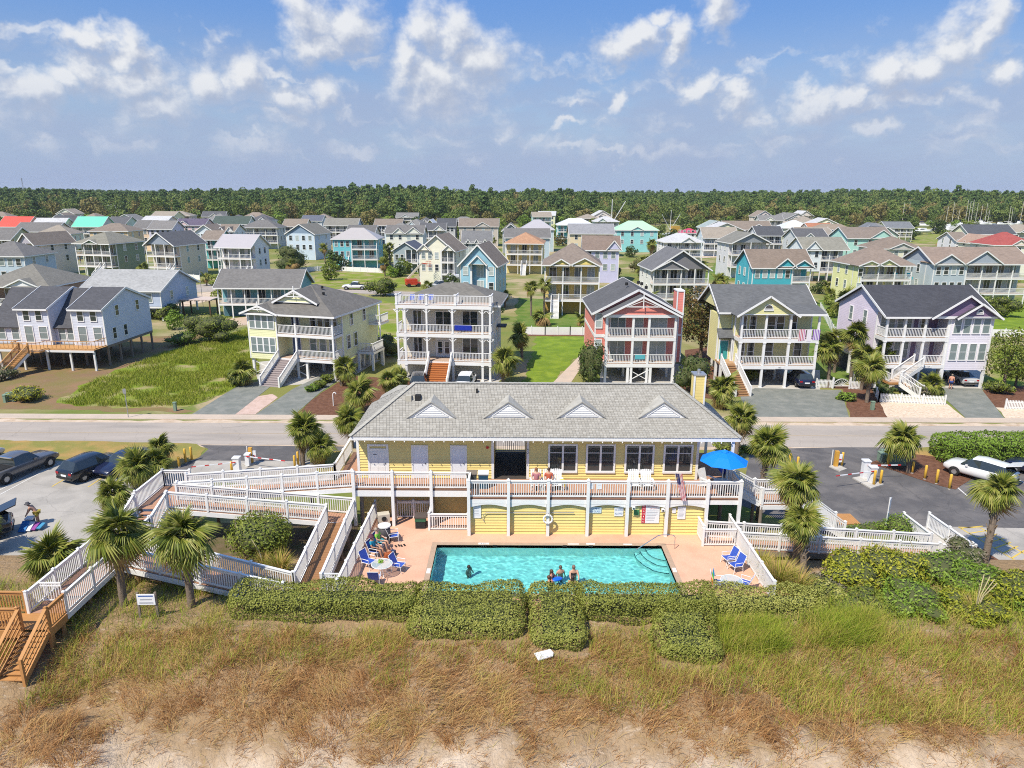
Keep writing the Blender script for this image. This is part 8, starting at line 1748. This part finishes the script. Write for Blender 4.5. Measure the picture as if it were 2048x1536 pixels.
picket('scalloped white fence behind the bright lawn', [(1036, 669), (1090, 670), (1140, 670), (1188, 671)], 1.25, solid=True); picket('white board fence behind the plot right of the purple house', [(1978, 673), (2200, 678)], 1.15, solid=True); picket('long white board fence in front of the teal hip-roofed house', [(575, 546), (650, 541), (765, 546)], 1.3, solid=True); picket('white diagonal fence between the yellow-green and purple gardens', [(1640, 620), (1668, 672)], 1.3, solid=True); picket('white fence beside the palms near the yellow-green house', [(1672, 690), (1708, 770)], 1.0, solid=True); picket('white fence before the marina road', [(1310, 520), (1360, 516)], 1.3, solid=True); picket('white fence at the corner below the beige crescent-gable house', [(352, 556), (400, 560)], 1.2, solid=True)
ga = empty('garden_gate', G(1682, 777), 0, 'white arched sunburst garden gate between palms', 'gate')
for s in (-1, 1): MB().box(s*.95-.07, s*.95+.07, -.07, .07, 0, 1.25).build('gate_post', WHITE, ga)
m = MB()
for i in range(9): a0, a1 = math.pi*i/9, math.pi*(i+1)/9; m.beam((.85*math.cos(a0), 0, .35+.75*math.sin(a0)), (.85*math.cos(a1), 0, .35+.75*math.sin(a1)), .05, .06, (0, 1, 0)); m.beam((0, 0, .35), (.85*math.cos(a0), 0, .35+.75*math.sin(a0)), .03, .03, (0, 1, 0))
m.beam((-.88, 0, .3), (.88, 0, .3), .05, .08); m.build('arch', WHITE, ga)
tp = empty('timber_platform', G(1682, 1040), 0, 'low brown timber platform at the edge of the right car park', 'platform')
for i in range(14): MB().box(-.95+i*.135, -.825+i*.135, -.75, .75, .04, .1).build('plank', NEWWOOD, tp)
for y in (-.6, .6): MB().box(-.95, .93, y-.05, y+.05, 0, .038).build('bearer', WOODPOST, tp)
g = G(1088, 1330, .2); g.z = ground_h(g.x, g.y)+.12
pl = empty('plastic_tub', g, .5, 'white plastic tub lying in the dune grass', 'tub'); MB().add([(-.42, -.2, 0), (.3, -.26, 0), (.42, -.1, .02), (.4, .15, .05), (-.38, .22, .06), (-.42, -.2, .05), (.3, -.26, .05), (.42, -.1, .07), (.4, .15, .1), (-.38, .22, .11)], [(4, 3, 2, 1, 0), (5, 6, 7, 8, 9), (0, 1, 6, 5), (1, 2, 7, 6), (2, 3, 8, 7), (3, 4, 9, 8), (4, 0, 5, 9)]).build('shell', SIGNW, pl); MB().box(-.2, .2, -.03, .03, .085, .11).build('handle', SIGNW, pl)
for i, (x, lab, c) in enumerate(((13.9, 'blue plastic drum under the deck stair rail', (.02, .06, .42)), (14.6, 'second blue plastic drum beside the deck stairs', (.02, .06, .42)))):
    o = empty('plastic_drum', (x, 44.2+.3*i, 2.2), 0, lab, 'drum', 'blue drums'); MB().lathe([(0, 0), (.36, 0), (.4, .3), (.36, .62), (0, .72)], 14).build('drum', plain('blue_drum', c, .25), o, True); MB().lathe([(.37, .3), (.42, .31), (.37, .33)], 14).build('band', plain('blue_drum', c, .25), o)
o = empty('drum_stand', (14.3, 44.4, 0), 0, 'dark timber stand carrying the blue drums', 'stand'); MB().box(-.9, .9, -.6, .7, 2.05, 2.19).build('top', WOODPOST, o)
for x in (-.8, .8):
    for y in (-.5, .6): MB().box(x-.06, x+.06, y-.06, y+.06, 0, 2.05).build('leg', WOODPOST, o)
mb_ = empty('mailbox', G(667, 812), 0, 'white curved-top mailbox on the mulch beside the gravel drive', 'mailbox'); MB().cyl((0, 0, 0), (0, 0, 1.2), .05, .05, 8).build('post', WHITE, mb_); MB().tube([(0, 0, 1.2), (.1, 0, 1.4), (.25, 0, 1.42), (.32, 0, 1.25)], .05, 6).build('arm', WHITE, mb_)
for i, (px, py, lab) in enumerate(((1030+0, 0, ''),)): pass
# chairs on the roof terrace and on balconies
for x, lab in ((-11.3, 'blue and white chair on the roof terrace, first from the corner'), (-10.3, 'blue and white chair on the roof terrace, second from the corner'), (-9.2, 'blue and white chair on the roof terrace, third from the corner')):
    sling_chair(lab, (x, 78.2, 8.6), R_(-5))
for px, lab in ((1793, 'turquoise balcony chair left of a pair on the yellow hip-roofed house'), (1820, 'turquoise balcony chair by the corner rail of the yellow hip-roofed house')):
    p = VY(px, 553, 134.5); o = empty('balcony_chair', (p.x, 134.5, 5.05), 0, lab, 'chair', 'turquoise balcony chairs'); TQ = plain('turquoise_plastic', (.03, .50, .55), .5); MB().box(-.4, .4, -.4, .35, .35, .45).build('seat', TQ, o); MB().beam((0, .35, .4), (0, .55, 1.15), .8, .06, (0, 1, 0)).build('backrest', TQ, o)
    for x in (-.35, .35):
        for y in (-.35, .3): MB().box(x-.04, x+.04, y-.04, y+.04, 0, .35).build('leg', TQ, o)
# ---- marina: boats laid up ashore and afloat
def boat(label, loc, rz, L, kind, mast=0, col=(.78, .78, .78)):
    o = empty('boat', loc, rz, label, 'sailing boat' if mast else 'motor boat', 'boats of the marina'); B = L*.15; hz = 1.0
    sec = [(-.5, .85, .55), (-.3, 1.0, .5), (0, 1.0, .48), (.25, .8, .55), (.42, .4, .7), (.5, .03, .85)]; m = MB(); r = []
    for t, w, z in sec: k = len(m.v); m.v += [(t*L, -B*w, hz+1.35*(.75+z*.4)), (t*L, -B*w*.85, hz+.55), (t*L, 0, hz+.15*(z*2)), (t*L, B*w*.85, hz+.55), (t*L, B*w, hz+1.35*(.75+z*.4))]; r.append(k)
    for a, b in zip(r[:-1], r[1:]): m.f += [(a+j, b+j, b+j+1, a+j+1) for j in range(4)]; m.f.append((a+4, b+4, b, a))
    m.f.append((0, 1, 2, 3, 4)); m.build('hull', plain('hull_%.2f' % col[0], col, .35), o, False); dz = hz+1.25
    if kind == 'motor':
        MB().add([(-.25*L, -B*.7, dz), (.22*L, -B*.6, dz), (.22*L, B*.6, dz), (-.25*L, B*.7, dz), (-.22*L, -B*.6, dz+1.3), (.08*L, -B*.5, dz+1.3), (.08*L, B*.5, dz+1.3), (-.22*L, B*.6, dz+1.3)], [(4, 5, 6, 7), (0, 1, 5, 4), (1, 2, 6, 5), (2, 3, 7, 6), (3, 0, 4, 7)]).build('cabin', SIGNW, o); MB().box(-.2*L, .11*L, -B*.62, B*.62, dz+.6, dz+.95).build('cabin_window', GLASSD, o); MB().box(-.2*L, .02*L, -B*.45, B*.45, dz+1.9, dz+2.0).build('bimini', plain('bimini_blue', (.10, .12, .30), .7), o)
        for x in (-.18, 0): 
            for s in (-1, 1): MB().cyl((x*L, s*B*.4, dz+1.3), (x*L, s*B*.4, dz+1.9), .04, .04, 5).build('bimini_post', GALV, o)
    else:
        MB().box(-.15*L, .15*L, -B*.4, B*.4, dz, dz+.4).build('cabin', SIGNW, o)
    if mast: MB().cyl((.05*L, 0, dz), (.05*L-.3, 0, mast), .13, .09, 6).build('mast', plain('pale_mast', (.62, .60, .52), .5), o); MB().cyl((.05*L, 0, dz+1.2), (-.35*L, 0, dz+1.1), .09, .07, 6).build('boom', SIGNW, o); MB().tube([(.05*L-.3, 0, mast), (.48*L, 0, dz)], .03, 4).build('stay', GALV, o)
    for x in (-.25, .2):
        for s in (-1, 1): MB().cyl((x*L, s*B*.9, 0), (x*L, s*B*.7, hz+.5), .07, .07, 5).build('stand', GALV, o)
q = random.Random(5)
for px, ty in ((1804, 405), (1815, 404), (1894, 413), (1903, 404), (1917, 418), (1930, 400), (1935, 402), (1941, 399), (1951, 406), (1961, 408), (1969, 406), (1977, 420), (2016, 412), (2021, 416), (2041, 402)):
    Y = q.uniform(430, 500); b = VY(px, 440, Y); boat('sailing boat with tall bare mast laid up in the boatyard', (b.x, Y, 0), q.uniform(0, 6.28), q.uniform(9, 12), 'sail', min(24, VY(px, ty, Y).z), (.75, .76, .76))
for i, (px, py) in enumerate(((1845, 452), (1862, 445), (1880, 440), (1872, 462), (1900, 462), (1915, 450), (1935, 456), (1955, 446), (1968, 440), (1985, 458), (2000, 450), (2020, 456), (2038, 448), (1840, 465), (1930, 468), (1890, 455))):
    boat('white motor cruiser laid up in the boatyard', G(px, py+5), q.uniform(-.6, .6)+(3.1 if i % 2 else 0), q.uniform(8, 12.5), 'motor', 0, (.78, .78, .77) if i != 4 else (.45, .45, .40))
tw_ = empty('trawler', G(1345, 472), .2, 'shrimp trawler with mustard wheelhouse and outrigger booms at the creek', 'trawler'); MB().prism([(-7, 1.2), (7, 2.0), (6, .1), (-6.5, .1)], -2.2, 2.2).build('hull', SIGNW, tw_); MB().box(-1, 3, -1.6, 1.6, 2.0, 5).build('wheelhouse', plain('mustard_house', (.55, .32, .05), .6), tw_); MB().cyl((-1.5, 0, 1.8), (-1.5, 0, 13), .15, .1, 6).build('mast', OFFW, tw_)
for s in (-1, 1): MB().cyl((-1.5, 0, 3), (-1.5+s*5, 0, 11), .12, .08, 6).build('outrigger', OFFW, tw_)
ct = empty('mast_crane', G(1222, 468), 0, 'pale lattice mast behind the long grey roof', 'crane'); MB().cyl((0, 0, 0), (0, 0, 18), .25, .18, 6).build('mast', OFFW, ct); MB().beam((0, 0, 5), (7, 0, 17), .3, .3).build('jib', OFFW, ct)
rt = empty('radio_mast', (-1180, 1750, 0), 0, 'thin radio mast rising above the distant wood', 'mast'); m = MB()
for s in range(3): a = s*2.09; m.cyl((1.6*math.cos(a), 1.6*math.sin(a), 0), (.6*math.cos(a), .6*math.sin(a), 52), .35, .25, 5)
m.build('lattice', GALV, rt); MB().cyl((0, 0, 46), (0, 0, 52), 1.3, 1.3, 8).build('antenna_drum', GALV, rt)
# ------------------------------------------------------------------ the wood on the mainland
def crown_mesh(kind, seed):
    q = random.Random(seed); rg = np.random.default_rng(seed); lobes = []
    if kind == 'pine':
        for i in range(13): z = lerp(.42, .97, i/12); d = .17*(1.1-z)*2*q.uniform(.3, 1); a = i*2.4; s = q.uniform(.10, .17)*(1.25-z*.6); lobes.append((d*math.cos(a), d*math.sin(a), z, s, s, s*.55))
        n, size = 900, .075
    else:
        for i in range(14): z = q.uniform(.32, .86); d = .36*math.sqrt(max(0, 1-((z-.55)/.42)**2))*q.uniform(.3, .95); a = i*2.4; s = q.uniform(.13, .22); lobes.append((d*math.cos(a), d*math.sin(a), z, s, s, s*.8))
        n, size = 1000, .085
    P, N = lobe_points(lobes, n, rg, .5, 1.05); V, Fc = leaf_quads(P, N, size, .8, .9, rg); return npmesh('crown', V, Fc, 4, rg.random(len(Fc))*.45+.25)
CR = []
for i, (kind, lf) in enumerate((('broad', 'forest'), ('broad', 'forest2'), ('pine', 'pine'), ('broad', 'forest'), ('pine', 'pine'))):
    m = crown_mesh(kind, 100+i); m.materials.append(LEAF[lf]); CR.append(m)
TM = MB().cyl((0, 0, -.03), (0, 0, .55), .022, .012, 6).mesh('trunk'); TM.materials.append(BARK)
EDGE = []
def wood_y(x): return 505+25*math.sin(x*.013)+12*math.sin(x*.041+1)+(30 if x > 270 else 0)
q = random.Random(21)
for i in range(120):
    x = lerp(-440, 440, (i+q.uniform(.1, .9))/120); v = q.choices((0, 1, 2, 3, 4), (4, 3.4, 1.2, 4, 1))[0] if i > 4 else i; h = q.uniform(12, 18)*(1.25 if v in (2, 4) else 1)
    o = empty('tree', (x, wood_y(x)+q.uniform(-14, 8), 0), q.uniform(0, 6.28), 'tree standing along the edge of the distant wood', 'tree', 'trees along the edge of the wood'); s = (h*q.uniform(.75, 1.05) if v not in (2, 4) else h, ) ; s = (s[0], s[0], h)
    link('trunk', TM, None, o, scale=s); c = link('crown', CR[v], None, o, scale=s)
    if i < 5: EDGE.append(c)
# garden trees between the village houses
gm = []
for i, lf in enumerate(('bush', 'dark', 'green', 'magnolia', 'forest')):
    m = CR[(0, 3, 0, 1, 3)[i]].copy(); m.materials.clear(); m.materials.append(LEAF[lf]); gm.append(m)
n = 0
while n < 260:
    y = q.uniform(100, 485)**1.0; x = q.uniform(-.78, .78)*y
    if any((x-a)**2+(y-b)**2 < (r+1.2)**2 for a, b, r in FOOT) or (300 < x and 380 < y) or abs(y-128) < 6 and x < 0: continue
    if y < 190 and q.random() < .55: continue
    n += 1; v = q.choices(range(5), (4, 3, 3, 1, 3))[0]; h = q.uniform(2.6, 6.0)*(1+max(0, y-250)/300); w_ = h*q.uniform(.95, 1.5)
    o = empty('garden_tree', (x, y, 0), q.uniform(0, 6.28), ('leafy green', 'dark evergreen', 'bright green', 'bronze-leaved', 'olive green')[v]+' tree standing between the village houses', 'tree', 'garden trees between the houses'); link('trunk', TM, None, o, scale=(h, h, h)); link('crown', gm[v], None, o, loc=(0, 0, -.22*h), scale=(w_, w_, h*1.15))
n = 0
while n < 34:
    y = q.uniform(105, 330); x = q.uniform(-.74, .74)*y
    if any((x-a)**2+(y-b)**2 < (r+.8)**2 for a, b, r in FOOT): continue
    n += 1; palm('shaggy garden palm among the village houses', (x, y, 0), q.uniform(1.5, 5), q.uniform(1.7, 2.4), PB, 16, boots=False)
for i in range(70):
    x = lerp(-400, 285, (i+q.uniform(.1, .9))/70); y = wood_y(x)-q.uniform(18, 75)
    if any((x-a)**2+(y-b)**2 < (r+2)**2 for a, b, r in FOOT) or -330 < x < -255: continue
    v = q.choice((0, 1, 3, 1)); h = q.uniform(7, 13); o = empty('tree', (x, y, 0), q.uniform(0, 6.28), 'lower tree standing between the far houses and the wood', 'tree', 'trees before the wood'); link('trunk', TM, None, o, scale=(h, h, h)); link('crown', CR[v], None, o, scale=(h*1.1, h*1.1, h))
def wood():
    P, S_, RZ_, VI = [], [], [], []; y = 515.
    while y < 3000:
        step = 7.6+(y-515)*.015; x = -y*.80-40
        while x < y*.80+40:
            yy = y+q.uniform(-.5, .5)*step; d = yy-wood_y(x)
            if d > 0 and not (-285 < x+(yy-600)*.5*0 < -262 and 500 < yy < 0):
                if not (-330 < x < -255 and yy < 590 and d < 70):     # the clearing with the white houses
                    v = q.choices((0, 1, 2, 3, 4), (3, 1.8 if d < 120 else .6, 2.4 if d > 40 else 1, 3, 2.4 if d > 40 else .8))[0]; h = lerp(13, 20.5, min(1, d/130))*q.uniform(.84, 1.1)*(q.uniform(1.05, 1.15) if q.random() < .05 else 1)*(1+.10*math.sin(x*.011+yy*.004)+.05*math.sin(x*.037))*(1.08 if v in (2, 4) else 1); w_ = h*(q.uniform(.55, .85) if v not in (2, 4) else .8)*(1+(step-7.5)*.022)
                    P.append((x+q.uniform(-.5, .5)*step, yy, 0)); S_.append((w_, w_, h)); RZ_.append(q.uniform(0, 6.28)); VI.append(v)
            x += step
        y += step*.9
    me = bpy.data.meshes.new('wood'); me.from_pydata(P, [], [])
    for nm, ty, data, fld in (('sc', 'FLOAT_VECTOR', S_, 'vector'), ('rz', 'FLOAT', RZ_, 'value'), ('vi', 'INT', VI, 'value')):
        a = me.attributes.new(nm, ty, 'POINT'); a.data.foreach_set(fld, np.array(data, 'i' if ty == 'INT' else 'f').ravel())
    o = link('wood', me); tag(o, kind='stuff')
    ng = bpy.data.node_groups.new('wood', 'GeometryNodeTree'); ng.interface.new_socket('Geometry', in_out='INPUT', socket_type='NodeSocketGeometry'); ng.interface.new_socket('Geometry', in_out='OUTPUT', socket_type='NodeSocketGeometry')
    N = ng.nodes; L = ng.links; gi = N.new('NodeGroupInput'); go = N.new('NodeGroupOutput'); iop = N.new('GeometryNodeInstanceOnPoints'); jn = N.new('GeometryNodeJoinGeometry')
    for c in reversed(EDGE):
        oi = N.new('GeometryNodeObjectInfo'); oi.transform_space = 'ORIGINAL'; oi.inputs['Object'].default_value = c; oi.inputs['As Instance'].default_value = True; L.new(oi.outputs['Geometry'], jn.inputs[0])
    def attr(nm, ty): n = N.new('GeometryNodeInputNamedAttribute'); n.data_type = ty; n.inputs['Name'].default_value = nm; return n.outputs[0]
    iop.inputs['Pick Instance'].default_value = True; L.new(gi.outputs[0], iop.inputs['Points']); L.new(jn.outputs[0], iop.inputs['Instance']); L.new(attr('vi', 'INT'), iop.inputs['Instance Index']); L.new(attr('sc', 'FLOAT_VECTOR'), iop.inputs['Scale'])
    cx = N.new('ShaderNodeCombineXYZ'); L.new(attr('rz', 'FLOAT'), cx.inputs[2]); er = N.new('FunctionNodeEulerToRotation'); L.new(cx.outputs[0], er.inputs[0]); L.new(er.outputs[0], iop.inputs['Rotation']); L.new(iop.outputs[0], go.inputs[0])
    md = o.modifiers.new('wood', 'NODES'); md.node_group = ng
    print('wood points', len(P))
wood()

# ------------------------------------------------------------------ the air: a thin even haze round the whole scene
hz = MB().box(-5200, 5200, -70, 9200, -5, 56).build('haze', None); tag(hz, kind='stuff')
m = bpy.data.materials.new('haze'); m.use_nodes = True; t = NT(m.node_tree); t.n.remove(t.n['Principled BSDF'])
pv = t.node('ShaderNodeVolumePrincipled'); pv.inputs['Color'].default_value = (.80, .88, 1.0, 1); pv.inputs['Density'].default_value = .00008; pv.inputs['Anisotropy'].default_value = .0
t.l.new(pv.outputs[0], t.n['Material Output'].inputs['Volume']); hz.data.materials.append(m)
